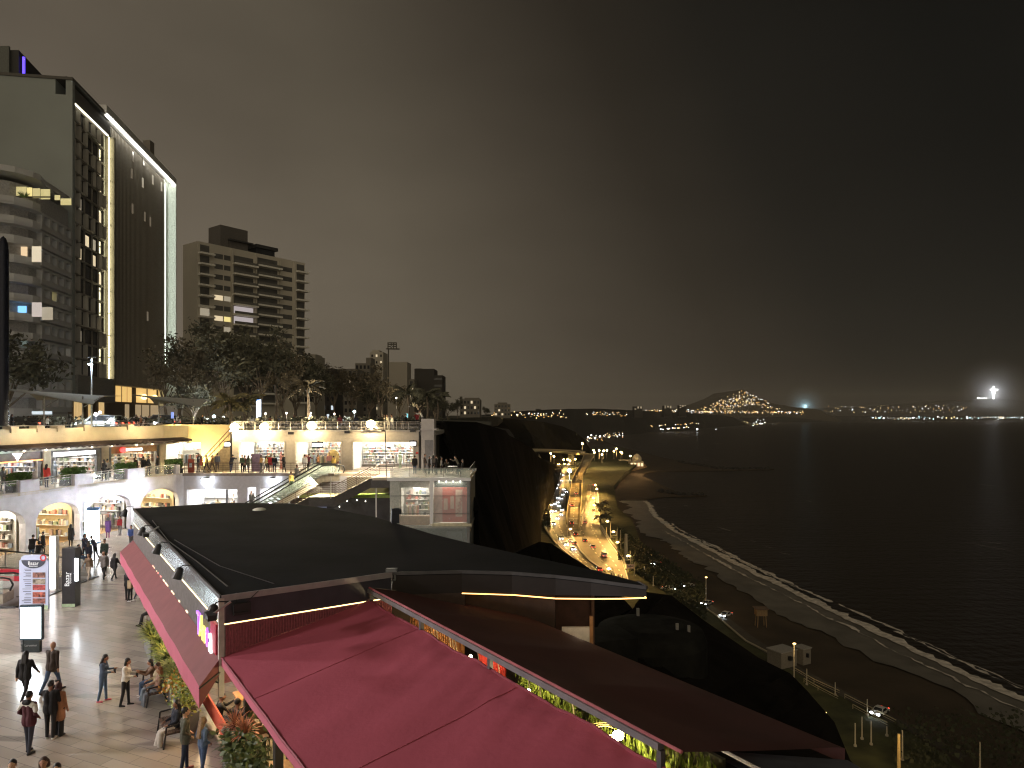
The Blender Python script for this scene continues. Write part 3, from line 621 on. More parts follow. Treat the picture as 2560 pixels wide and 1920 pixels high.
block('plain pale hazy tower behind the rooftop billboard', 960, 1018, 905, 420, m('hazy_block', (.38, .35, .3), .9, nz=.05), 16)
block('dark brown block with stepped roof right of the billboard', 1036, 1085, 922, 330, gB, 16, rows=0, cols=0, top=[(1036, 1052, 920)])
block('small dark block with ledges stepping down towards the cliff edge', 1085, 1106, 938, 330, gB, 16, rows=8, cols=1, lit=.05, seed=3, wsz=(.9, .3))
block('low dark house with one bright window beside the dark brown block', 1022, 1036, 948, 320, gA, 12, rows=4, cols=1, lit=.4, seed=9)
block('broad low terraced block above the palm trees', 1150, 1200, 998, 420, gA, 20, rows=4, cols=6, lit=.25, seed=10, top=[(1160, 1196, 994)])
block('small low block beyond the broad terraced one', 1236, 1276, 1010, 560, gA, 20, rows=3, cols=5, lit=.25, seed=11, top=[(1244, 1268, 1006)])
for i, (x0, x1, y, Yv) in enumerate(((1585, 1606, 1016, 2200), (1660, 1680, 1014, 2500), (1698, 1716, 1013, 2600), (1340, 1352, 1022, 1800), (1372, 1392, 1024, 1900))):
    block(('lone square tower at the left of the far town', 'dark square tower left of the brighter one by the town', 'square tower with many lit windows beside the hillside town', 'left of two small square blocks on the far plateau', 'right of two small square blocks on the far plateau')[i], x0, x1, y, Yv, gB, 30, rows=3, cols=3, lit=.5, seed=i+30, base=0)
bb = thing('rooftop_billboard', 'dark billboard frame on a tall pole beside the white dotted tower', 'billboard', D(975, 1000, 300))
P = D(971, 1000, 300); Q = D(971, 872, 300); MB().tube(P, Q, .3).build('pole', m('billboard_frame', (.1, .09, .07), .7), bb)
mb = MB()
for x in (970, 978, 984, 991): mb.tube(D(x, 872, 300), D(x, 856, 300), .25)
for y in (857, 861, 866, 872): mb.tube(D(970, y, 300), D(991, y, 300), .22)
mb.tube(D(966, 872, 300), D(999, 872.5, 300), .3); mb.build('frame', m('billboard_frame', (.1, .09, .07), .7), bb)

# ---------------------------------------------------------------- park: trees, canopies, lamps
leafD = m('dark_foliage', (.09, .088, .06), .8, nz=.5, sc=.7); leafB = m('brown_foliage', (.17, .145, .1), .85, nz=.5, sc=.8)
bark = m('tree_bark', (.16, .13, .1), .9, nz=.3, sc=3)
def mk_tree(seed, h=14, w_=9, leaf=leafD, trunk_h=.4, dens_=70, ls=.34):
    R.seed(seed); t = MB(); cr_ = MB(); base = Vector((0, 0, 0)); pts = [base]
    for i in range(3): pts.append(pts[-1]+Vector((R.uniform(-.5, .5), R.uniform(-.4, .4), h*trunk_h/3)))
    for i in range(3): t.tube(pts[i], pts[i+1], .32-.06*i, .26-.06*i, 7)
    tips = []
    for i in range(9):
        a = 2*PI*i/9+R.uniform(-.3, .3); q = pts[-1]+Vector((math.cos(a)*w_*R.uniform(.15, .42), math.sin(a)*w_*R.uniform(.15, .35), h*R.uniform(.12, .5)))
        t.tube(pts[-1 if i % 2 else -2], q, .12, .04, 5); tips.append(q)
        for j in range(2): e_ = q+Vector((R.uniform(-1, 1)*w_*.14, R.uniform(-1, 1)*w_*.12, R.uniform(-.02, .16)*h)); t.tube(q, e_, .04, .015, 4); tips.append(e_)
    for q in tips:
        rr_ = R.uniform(.7, 1.5)*w_/9
        for k in range(dens_):
            v = Vector((R.gauss(0, 1), R.gauss(0, 1), R.gauss(0, .8)))*rr_*.62; c = q+v; s = ls*R.uniform(.5, 1.3)
            a = Vector((R.gauss(0, 1), R.gauss(0, 1), R.gauss(0, 1))).normalized(); b = a.orthogonal().normalized()
            cr_.quad(c-a*s, c+b*s*.5, c+a*s, c-b*s*.5)
    root = bpy.data.objects.new('tree', None); C.objects.link(root)
    t.build('trunk', bark, root); cr_.build('crown', leaf, root); return root
prot = [mk_tree(1, 14, 10), mk_tree(2, 13, 9, leafB, .35), mk_tree(3, 10, 8, leafD, .3), mk_tree(4, 12, 7, leafB, .45, 40)]
TL = [(455, 850, 120, 0, 'leafy dark tree just right of the white hotel fin'), (512, 870, 112, 1, 'brownish tree in front of the left foot of the balcony tower'), (560, 848, 104, 0, 'tallest dark tree below the middle of the balcony tower'), (612, 842, 118, 2, 'dense dark tree left of the blue spiral column top'), (655, 856, 112, 0, 'broad dark tree right behind the blue spiral column'), (704, 880, 120, 1, 'brownish tree in front of the right half of the balcony tower'), (742, 905, 128, 2, 'low dark tree at the right foot of the balcony tower'), (790, 912, 140, 0, 'dark tree in front of the block with the cyan window'), (836, 935, 150, 3, 'thin tree below the stepped grey block'), (880, 930, 150, 1, 'brownish tree in front of the stepped grey block'), (925, 955, 160, 2, 'small dark tree below the white dotted tower'), (958, 940, 150, 3, 'thin brownish tree at the foot of the billboard pole'), (1000, 968, 160, 1, 'round tree between billboard pole and dark brown block'), (1050, 985, 150, 0, 'dark tree in front of the dark brown block'), (1090, 990, 155, 2, 'small dark tree at the right foot of the dark brown block'), (1144, 1000, 300, 0, 'dark tree at the left end of the broad terraced block'), (1120, 1003, 240, 2, 'dark tree behind the white pedestal of the deck'), (420, 905, 108, 3, 'thin tree over the hotel entrance canopy'), (28, 838, 92, 2, 'blurred dark tree in front of the rounded apartment block'), (480, 960, 95, 2, 'low bushy tree beside the right fabric canopy'), (1215, 1018, 380, 2, 'low tree between the two terraced blocks at the cliff edge')]
used = set()
for px, py, Y, k, lb in TL:
    p = D(px, py, Y); h = (p.z-HB)/(14, 13, 10, 12)[k]*1.08; loc = (p.x, Y, HB-.1); g = 'trees in the clifftop park'
    if k not in used: used.add(k); o = prot[k]; o.location = loc; o.scale = (h,)*3; tag(o, lb, 'tree', g); o.rotation_euler = (0, 0, R.uniform(0, 6))
    else: dup(prot[k], lb, loc, R.uniform(0, 6), h)
# hedge strip of park ground cover
R.seed(31); hg = MB()
for i in range(9000):
    x = R.uniform(-72, -9); Y = R.uniform(78, 112); c = Vector((x, Y, HB+R.uniform(0, 1.5)*(1 if math.sin(x*.7)+math.sin(Y*.5) > .1 else .25))); s = .18
    a = Vector((R.gauss(0, 1), R.gauss(0, 1), R.gauss(0, 1))).normalized(); b = a.orthogonal(); hg.quad(c-a*s, c+b*s*.6, c+a*s, c-b*s*.6)
struct(hg.build('park_shrubbery', leafD), 'stuff', 'dark low shrubbery covering the park behind the deck', 'shrubs')
def palm(label, px, py, Y, hr=3.2, lit_=leafB, n=14, first=None, base=HB, slim=.2):
    R.seed(int(px)); p = D(px, py, Y); h = p.z-base; t = thing('palm_tree', label, 'palm tree', (p.x, Y, base), group='palm trees')
    mb = MB(); a = Vector((p.x, Y, base)); 
    for i in range(5): b = Vector((p.x+math.sin(i)*.12, Y, base+h*(i+1)/5)); mb.tube(a, b, slim*(1.2-.1*i), slim*(1.1-.1*i), 7); a = b
    mb.build('trunk', bark, t); fr = MB()
    for i in range(n):
        an = 2*PI*i/n+R.uniform(-.2, .2); el = R.uniform(.1, 1.1); pr = a; L_ = hr*R.uniform(.8, 1.1); d = Vector((math.cos(an)*math.cos(el), math.sin(an)*math.cos(el), math.sin(el)))
        for s_ in range(6):
            q = pr+d*L_/6; d = (d+Vector((0, 0, -.28))).normalized(); sd = Vector((-math.sin(an), math.cos(an), 0)); ww = hr*.16*math.sin(PI*(s_+.8)/7)
            fr.quad(pr, q, q+sd*ww+Vector((0, 0, -ww*.7)), pr+sd*ww*.8+Vector((0, 0, -ww))); fr.quad(pr, q, q-sd*ww+Vector((0, 0, -ww*.7)), pr-sd*ww*.8+Vector((0, 0, -ww))); pr = q
    fr.build('crown', lit_, t); return t
palmw = m('palm_leaf_warm', (.2, .17, .08), .7, nz=.3)
palm('short palm lit from below left of the blue spiral column', 575, 1008, 76, 2.6, palmw, 16); palm('short palm with drooping fronds just left of the blue spiral column', 608, 1012, 78, 2.8, palmw, 16)
palm('slim palm with tall pale trunk right of the blue spiral column', 690, 960, 84, 2.6, leafB); palm('slim palm behind the railing midway between spiral column and corner', 770, 970, 90, 2.8, leafB)
palm('palm behind the leaning people near the deck corner', 1020, 985, 110, 3.2, leafD); palm('palm above the white deck pedestal', 1068, 990, 120, 3.2, leafD); palm('palm right of the deck pedestal against the low blocks', 1094, 995, 130, 3.2, leafD)
# fabric shade canopies
fabr = m('canopy_fabric', (.4, .38, .33), .8, nz=.1)
def shade(label, c, hw, hd, post, tilt=0):
    t = thing('shade_canopy', label, 'canopy', (c[0], c[1], HB)); n = 10; rows = []
    for i in range(n+1):
        r = []
        for j in range(n+1):
            u, v = i/n*2-1, j/n*2-1; z = c[2]+u*v*.45-(1-u*u)*.25*0+(.35*(1-abs(v)))+tilt*u; r.append(Vector((c[0]+u*hw*(1-.12*(1-v*v)), c[1]+v*hd*(1-.12*(1-u*u)), z)))
        rows.append(r)
    MB().grid(rows).grid([[p+Vector((0, 0, .06)) for p in r] for r in rows]).build('fabric', fabr, t)
    for (dx, dy) in post: MB().tube((c[0]+dx, c[1]+dy, HB-.3), (c[0]+dx, c[1]+dy, c[2]+.1), .06).tube((c[0]+dx, c[1]+dy, c[2]-.9), (c[0]+dx+hw*.4, c[1]+dy, c[2]+.05), .04).build('post', m('grey_post', (.3, .3, .3), .5, .3), t)
p = D(160, 994, 63); shade('pale fabric shade canopy on a slim post in front of the apartment block', (p.x, 63, p.z), 4.1, 2.5, [(-.8, -1.5), (2.6, -1.5)], -.25)
p = D(442, 1004, 74); shade('pale fabric shade canopy left of the palms by the hotel entrance', (p.x, 74, p.z), 3.6, 2.4, [(-1.4, -1), (2.2, -1)], -.2)
# lamps and lit things of the park
t = thing('park_lamp', 'tall park street lamp with cool white head in front of the hotel', 'street lamp', (D(229, 900, 66).x, 66, HB))
p = D(229, 893, 66); MB().tube((p.x, 66, HB), p, .09, .06).build('pole', m('pole_paint', (.5, .55, .6), .4, .3), t); MB().box(p+Vector((0, 0, 0)), (.9, .3, .07)).build('arm', dark, t)
MB().sph(D(229, 911, 66)+Vector((0, -.2, 0)), (.22, .2, .1), 2).build('lamp_head', EM('park_lamp_glow', (.7, .88, 1), 18), t); lamp('park_lamp_light', 'POINT', D(229, 914, 65.6), 350, (.7, .86, 1), t, .2)
t = thing('spiral_column', 'glowing blue column with spiral white bands among the trees', 'light column', (D(647, 1030, 76).x, 76, HB))
p0, p1_ = D(647, 1042, 76), D(647, 999, 76); MB().tube(p0, p1_, .22, .22, 14).build('tube', EM('blue_column', (.12, .4, 1), 1.4), t)
sp_ = MB()
for i in range(14):
    z = p0.z+(p1_.z-p0.z)*i/14; sp_.path([(p0.x+.24*math.cos(a_2), 76+.24*math.sin(a_2), z+.1*math.cos(a_2)) for a_2 in [PI+PI*j/6 for j in range(7)]], .035, 4)
sp_.build('spiral_band', EM('white_band', (.8, .92, 1), 3), t)
for i, (px, py, Y, r, lb) in enumerate(((535, 1041, 95, .3, 'bright cyan white park lamp behind the right fabric canopy'), (559, 1043, 100, .2, 'small white park lamp right of the bright cyan one'), (664, 1034, 90, .16, 'round park lamp just right of the blue spiral column'), (716, 1033, 92, .18, 'round park lamp left of the slim pale palm trunk'), (777, 1033, 95, .14, 'upper of two close park lamps behind the third floodlight'), (776, 1039, 88, .14, 'lower of two close park lamps behind the third floodlight'), (836, 1035, 100, .16, 'small park lamp between third and fourth floodlights'), (886, 1029, 92, .28, 'bluish park lamp left of the fourth floodlight'), (240, 1036, 80, .3, 'bright white lamp under the left fabric canopy'), (250, 1031, 82, .24, 'second white lamp under the left fabric canopy'), (1022, 1016, 150, .25, 'small warm lamp left of the dark brown block foot'), (991, 995, 150, .25, 'lamp on a curved pole right of the billboard pole'))):
    t = thing('park_globe_lamp', lb, 'lamp', (D(px, py, Y).x, Y, HB), group='park globe lamps'); p = D(px, py, Y)
    MB().tube((p.x, Y, HB), p, .05).build('pole', dark, t); MB().sph(p, r*.7, 2).build('globe', EM('globe_cyan' if i in (0, 7) else 'globe_white', (.6, .95, 1) if i in (0, 7) else (1, .95, .88), 7, False), t)
    if i in (0, 2, 3, 4, 5, 6, 7, 8, 10): lamp('globe_light', 'POINT', p+Vector((0, -.6, 0)), 1000, (.85, .95, 1) if i in (0, 7, 8) else (1, .8, .5), t, .3)
for i, (px0, px1, y0, y1, col, lb) in enumerate(((1013, 1020, 1034, 1044, (.2, .8, .9), 'small cyan kiosk screen between people at the deck railing'), (428, 434, 1030, 1046, (.25, .4, 1), 'blue information panel on the post below the right canopy'))):
    Yk = 74; a, b = D(px0, y1, Yk), D(px1, y0, Yk); t = thing('lit_panel', lb, 'sign', ((a.x+b.x)/2, Yk, HB)); MB().box(((a.x+b.x)/2, Yk, (a.z+b.z)/2), (b.x-a.x, .1, b.z-a.z)).build('screen', EM('panel%d' % i, col, .9), t)
    MB().box(((a.x+b.x)/2, Yk+.1, (HB+b.z)/2), (.12, .12, b.z-HB)).build('post', dark, t)
# ---------------------------------------------------------------- plaza floor
tile = m('plaza_tile', (.36, .33, .3), .24, nz=0, spec=.6)
n_ = tile.node_tree.nodes; l_ = tile.node_tree.links; bs = n_['Principled BSDF']
tcn = nd(tile, 'ShaderNodeTexCoord'); mpn = nd(tile, 'ShaderNodeMapping'); mpn.inputs['Rotation'].default_value = (0, 0, math.radians(24)); l_.new(tcn.outputs['Object'], mpn.inputs[0])
bk = nd(tile, 'ShaderNodeTexBrick'); bk.inputs['Color1'].default_value = (.38, .335, .285, 1); bk.inputs['Color2'].default_value = (.3, .265, .225, 1); bk.inputs['Mortar'].default_value = (.16, .145, .13, 1)
bk.inputs['Scale'].default_value = 1; bk.inputs['Mortar Size'].default_value = .008; bk.inputs['Brick Width'].default_value = 1.3; bk.inputs['Row Height'].default_value = .42; l_.new(mpn.outputs[0], bk.inputs['Vector'])
mp2 = nd(tile, 'ShaderNodeMapping'); mp2.inputs['Rotation'].default_value = (0, 0, math.radians(24)); mp2.inputs['Scale'].default_value = (.42, 1.9, 1); l_.new(tcn.outputs['Object'], mp2.inputs[0])
vo = nd(tile, 'ShaderNodeTexVoronoi'); vo.inputs['Scale'].default_value = .55; vo.inputs['Randomness'].default_value = .9; vo.distance = 'CHEBYCHEV'; l_.new(mp2.outputs[0], vo.inputs['Vector'])
rmp = nd(tile, 'ShaderNodeMapRange'); rmp.inputs[1].default_value = .12; rmp.inputs[2].default_value = .2; rmp.inputs[3].default_value = .58; rmp.inputs[4].default_value = 1; l_.new(vo.outputs['Distance'], rmp.inputs[0])
ml = nd(tile, 'ShaderNodeVectorMath', operation='SCALE'); l_.new(bk.outputs[0], ml.inputs[0]); l_.new(rmp.outputs[0], ml.inputs['Scale']); l_.new(ml.outputs[0], bs.inputs['Base Color'])
nr = nd(tile, 'ShaderNodeTexNoise', Scale=1.2, Detail=5.); l_.new(tcn.outputs['Object'], nr.inputs['Vector'])
rr2 = nd(tile, 'ShaderNodeMapRange'); rr2.inputs[3].default_value = .12; rr2.inputs[4].default_value = .3; l_.new(nr.outputs[0], rr2.inputs[0]); l_.new(rr2.outputs[0], bs.inputs['Roughness'])
# floor with the escalator pit cut out at the left
pit = [(-60, 36.2), (-26.2, 36.2), (-25.6, 37.4), (-25.8, 41.5), (-27.5, 43.2), (-60, 43.2)]
fo = MB(); zf0 = 0.0
fo.quad((-60, -6, 0), (0, -6, 0), (0, 26, 0), (-3, 36.2, 0), (-60, 36.2, 0)); fo.quad((-25.6, 36.2, 0), (-3, 36.2, 0), (-9.5, 60, 0), (-10.9, 80, 0), (-25.6, 80, 0)); fo.quad((-60, 43.2, 0), (-25.6, 43.2, 0), (-25.6, 80, 0), (-60, 80, 0))
struct(fo.build('plaza_floor', tile))
struct(MB().fb(Fr((-60, 36.2), (-25.6, 36.2)), 0, 34.4, -.15, .12, -.35, .05).fb(Fr((-25.6, 36.2), (-25.6, 43.2)), 0, 7, -.15, .12, -.35, .05).build('pit_edge', m('dark_stone_edge', (.05, .05, .055), .4)))

# ---------------------------------------------------------------- shops
inW = m('shop_white', (.8, .78, .74), .6, nz=.04); inWm = m('shop_cream', (.75, .6, .36), .6, nz=.05)
GOODS = [m('goods_%d' % i, c, .6, nz=.1) for i, c in enumerate([(.5, .2, .16), (.16, .16, .17), (.75, .7, .6), (.25, .3, .38), (.55, .42, .25), (.25, .3, .2), (.75, .73, .7), (.32, .24, .2), (.06, .055, .05), (.65, .5, .45)])]
def shop(parent, fr, a0, a1, z0, z1, depth=4, glow=(1, .95, .86), es=9, wall=inW, shelves=3, seed=1, cover=.75, dd=-.3, floor=None, sides=True, sidegoods=False):
    R.seed(seed); t = .1
    mb = MB(); mb.fb(fr, a0, a1, dd-depth-t, dd-depth, z0, z1).fb(fr, a0, a1, dd-depth, dd, z1, z1+t)
    if sides: mb.fb(fr, a0-t, a0, dd-depth, dd, z0, z1).fb(fr, a1, a1+t, dd-depth, dd, z0, z1)
    mb.build('shop_interior', wall, parent)
    MB().fb(fr, a0, a1, dd-depth, dd, z0-.02, z0+.03).build('shop_floor', floor or m('shop_tile', (.55, .45, .36), .3), parent)
    n = max(1, int((a1-a0)/1.6)); c = MB()
    for i in range(n):
        x = a0+(a1-a0)*(i+.5)/n
        for j in range(3): d = dd-.5-j*(depth-.8)/2.6; c.fb(fr, x-.32, x+.32, d-.5, d, z1-.09, z1-.04)
    c.build('ceiling_light', EM('shop_light_%d_%d' % (int(es*10), int(glow[2]*100)), glow, es), parent)
    gm = MB(); H = z1-z0
    for s_ in range(shelves+2):
        zz = z0+.35+s_*(H-.8)/(shelves+2); gm.fb(fr, a0+.15, a1-.15, dd-depth+.02, dd-depth+.42, zz-.04, zz, 6); x = a0+.2
        while x < a1-.3:
            w_ = R.uniform(.08, .35)
            if R.random() < cover: gm.fb(fr, x, x+w_*.85, dd-depth+.06, dd-depth+R.uniform(.15, .38), zz, zz+R.uniform(.12, .42), R.randrange(10))
            x += w_
    gm.build('goods_shelves', GOODS, parent)
    for i in range(max(1, int((a1-a0)/1.5))):
        gt = MB()                                   # tables, racks and mannequins near the window
        x = R.uniform(a0+.5, a1-.5); d = dd-R.uniform(.7, depth-1.2); k_ = R.randrange(3)
        if k_ == 0:
            gt.fb(fr, x-.5, x+.5, d-.3, d+.3, z0+.7, z0+.76, 2)
            for j in range(5): gt.fb(fr, x-.4+j*.17, x-.28+j*.17, d-.15, d+.1, z0+.76, z0+.8+R.random()*.25, R.randrange(10))
        elif k_ == 1:
            for j in range(9): gt.fb(fr, x-.6+j*.13, x-.53+j*.13, d-.25, d+.2, z0+.5, z0+1.35, R.randrange(10))
            gt.tube(fr.pt(x-.65, d, z0+1.4), fr.pt(x+.65, d, z0+1.4), .02, k=8).tube(fr.pt(x-.65, d, z0), fr.pt(x-.65, d, z0+1.4), .02, k=8).tube(fr.pt(x+.65, d, z0), fr.pt(x+.65, d, z0+1.4), .02, k=8)
        else:
            gt.lathe(fr.pt(x, d, z0), [(.16, 0), (.1, .5), (.17, .95), (.13, 1.15), (.21, 1.42), (.05, 1.5), (.1, 1.6), (.09, 1.72), (0, 1.78)], 8, R.randrange(10))
        gt.build('display_rack', GOODS, parent)
    if sidegoods:
        gs = MB()
        for s_ in range(shelves+2):
            zz = z0+.35+s_*(H-.8)/(shelves+2); gs.fb(fr, a1-.36, a1-.02, dd-depth+.5, dd-.3, zz-.04, zz, 6); x = dd-depth+.55
            while x < dd-.4:
                w_ = R.uniform(.1, .35)
                if R.random() < cover: gs.fb(fr, a1-R.uniform(.15, .33), a1-.04, x, x+w_*.85, zz, zz+R.uniform(.15, .5), R.randrange(10))
                x += w_
        gs.build('side_shelves', GOODS, parent)
# rail line (slab edge) and shop line of the curved left wing
railP = [(-36.6, 43), (-36.4, 44), (-35.2, 50.1), (-34.4, 55.1), (-33.3, 60.6), (-31.6, 65.8), (-31.2, 66.5)]
shopP = [(-39.6, 42), (-37.8, 50.5), (-36.9, 55.7), (-35.7, 61.4), (-33.6, 67.6), (-33.3, 72)]
def frs(P):
    o = []
    for a, b in zip(P, P[1:]): f = Fr(a, b); o.append(f if f.n.x > 0 else Fr(a, b, -1))
    return o
railF, shopF = frs(railP), frs(shopP)
def at(fs, px):
    for f in fs:
        a = f.a(px)
        if -1e-3 <= a <= f.len+1e-3: return f, a
    f = fs[0] if px < 0 else fs[-1]; return f, f.a(px)
wing = thing('mall_wing', 'curved white left wing of the shopping mall with arches below and shops above', 'building', (-35, 55, 0))
back = thing('mall_block', 'white stucco mall block with three bright shop windows under the upper deck', 'building', (-18, 70, 0))
# lower wall with arches
def curve_pts(fs, px0, px1, n):
    o = []
    for i in range(n+1):
        f, a = at(fs, px0+(px1-px0)*i/n); o.append((f, a))
    return o
stw = m('brushed_stucco', (.6, .585, .64), .75, bump=.5, bs=9, nz=.1, sc=2)
arch = [(-42, 64, 3.25), (90, 200, 3.25), (223, 328, 3.25), (353, 447, 3.2)]
wm = MB(); rows = [[], [], [], []]; prevx = None
samples = sorted(set([-60, 459]+[a0+(a1-a0)*i/16 for a0, a1, _ in arch for i in range(17)]+[a0-.05 for a0, a1, _ in arch]+[a1+.05 for a0, a1, _ in arch]))
for px in samples:
    zb = 0
    for a0, a1, zc in arch:
        if a0 <= px <= a1: u = (px-a0)/(a1-a0)*2-1; zb = zc-1.15+1.15*math.sqrt(max(0, 1-u*u))
    f, a = at(railF, px); rows[0].append(f.pt(a, 0, zb)); rows[1].append(f.pt(a, 0, 4.35)); rows[2].append(f.pt(a, -.55, zb)); rows[3].append(f.pt(a, -.55, 4.35))
wm.grid([rows[1], rows[0]]).grid([rows[0], rows[2]]).grid([rows[2], rows[3]]).grid([rows[3], rows[1]])
for a0, a1, zc in arch:                                                          # jambs
    for px, s_ in ((a0, -1), (a1, 1)):
        f, a = at(railF, px); wm.quad(f.pt(a, 0, 0), f.pt(a, -.55, 0), f.pt(a, -.55, zc-1.15), f.pt(a, 0, zc-1.15))
wm.build('arcade_wall', stw, wing)
for i, (a0, a1, zc) in enumerate(arch):
    p, q = at(railF, a0-3), at(railF, a1+3); A, B = p[0].pt(p[1], -.5, 0), q[0].pt(q[1], -.5, 0); f = Fr((A.x, A.y), (B.x, B.y)); f = f if f.n.x > 0 else Fr((A.x, A.y), (B.x, B.y), -1)
    shop(wing, f, .1, f.len-.1, .01, 3.35, 4.2, glow=((1, .9, .7), (1, .84, .55), (1, .93, .88), (1, .88, .6))[i], es=(60, 50, 66, 56)[i], wall=(inW, inWm, inW, inWm)[i], shelves=(2, 1, 2, 1)[i], seed=40+i, cover=.85, sidegoods=True, floor=m('shop_wood', (.4, .25, .12), .3))
# slabs of the middle level
mid = m('mid_floor', (.5, .42, .32), .35, nz=.12, sc=1)
rp = [(p[0], p[1]) for p in railP]; sp2 = [(p[0], p[1]) for p in shopP]
sb = MB(); sb.prism(rp+[(-31, 73), (-33.3, 73)]+sp2[::-1][1:], 4.16, 4.4); sb.prism([(-31.2, 66.5), (-3.7, 66.5), (-3.7, 73), (-31.2, 73)], 4.15, 4.4); sb.prism([(-12.4, 62.15), (-3.7, 62.15), (-3.7, 66.5), (-12.4, 66.5)], 4.15, 4.4)
sb.build('middle_slab', mid, back)
# parapet pieces and glass railing bays of the wing
railst = m('rail_steel', (.55, .52, .5), .35, .6, nz=.05)
def bay(px0, px1, n=6): return [(f.pt(a, 0, 0)) for f, a in curve_pts(railF, px0, px1, n)]
for px0, px1 in ((51, 99), (187, 233), (319, 362), (441, 450)):
    P = bay(px0, px1); mb = MB()
    mb.grid([[p+Vector((0, 0, 4.33)) for p in P], [p+Vector((0, 0, 5.25)) for p in P]]).grid([[p+Vector((0, 0, 5.25)) for p in P], [p+Vector((-.35, .1, 5.25)) for p in P]]).grid([[p+Vector((-.35, .1, 5.25)) for p in P], [p+Vector((-.35, .1, 4.3)) for p in P]])
    for p in (P[0], P[-1]): mb.quad(p+Vector((0, 0, 4.3)), p+Vector((-.35, .1, 4.3)), p+Vector((-.35, .1, 5.25)), p+Vector((0, 0, 5.25)))
    mb.build('parapet', stw, wing)
for px0, px1 in ((-20, 51), (99, 187), (233, 319), (362, 441)):
    P = bay(px0, px1); g_ = [[p+Vector((-.15, 0, 4.42)) for p in P], [p+Vector((-.15, 0, 5.2)) for p in P]]
    rl_ = MB(); rl_.path([p+Vector((-.15, 0, 5.28)) for p in P], .03).path([p+Vector((-.15, 0, 5.1)) for p in P], .018)
    for p in (P[0], P[3], P[-1]): rl_.tube(p+Vector((-.15, 0, 4.35)), p+Vector((-.15, 0, 5.28)), .03)
    ro = rl_.build('railing', railst, wing); MB().grid(g_).build('glass_panel', glass, ro)
# upper wall, pillars, awning
up = MB(); ft = MB()
for i, (p, q) in enumerate(zip(sp2[:-1], sp2[1:])):
    f = shopF[i]; up.fb(f, -.05, f.len+.05, -.4, 0, 7.35, 8.9); ft.fb(f, 0, f.len, -.5, .08, 7.1, 7.35)
up.build('upper_wall', beige, wing); ft.build('fascia_beam', m('grey_beam', (.55, .52, .48), .5), wing)
for px in (30, 96, 147, 213, 322):                                               # light-post plinths along the parapet
    f, a = at(shopF, px*1.0 if px < 400 else px); MB().fb(f, a-.35, a+.35, -.5, .25, 8.9, 9.08).fb(f, a-.2, a+.2, -.4, .15, 8.6, 8.9).build('parapet_plinth', beige, wing)
for f in shopF[:-1]: MB().path([f.pt(x, -.2, 9.12) for x in (0, f.len)], .03).build('parapet_rail', railst, wing)
for px0, px1 in ((-30, -8), (108, 126), (255, 271), (400, 413)):
    f, a0 = at(shopF, px0); _, a1 = at(shopF, px1)
    if px1 > px0: a1 = f.a(px1)
    MB().fb(f, a0, a1, -.5, .06, 4.4, 7.12).build('pillar', m('pillar_stone', (.55, .48, .36), .7, nz=.08), wing)
awm = m('awning_fabric', (.035, .02, .018), .8, nz=.1); aw = MB(); R.seed(6)
o1, o2 = [], []
for px in [-40+i*8 for i in range(60)]:
    if px > 418: break
    f, a = at(shopF, px); o1.append(f.pt(a, .05, 7.72)); o2.append(f.pt(a, 1.3, 7.5+.05*math.sin(px*.35)))
o1.append(o1[-1]+Vector((.5, 2.2, 0))); o2.append(o2[-1]+Vector((.6, 1.4, .02)))
aw.grid([o1, o2]).grid([o2, [p+Vector((0, 0, -.18)) for p in o2]]); aw.build('awning', awm, wing)
# fascia spots under the awning
sp_l = MB()
for px in (56, 111, 168, 226, 277, 339, 378): f, a = at(shopF, px); sp_l.sph(f.pt(a, .16, 7.2), .06, 1)
sp_l.build('fascia_lights', EM('fascia_spot', (1, .9, .7), 14), wing)
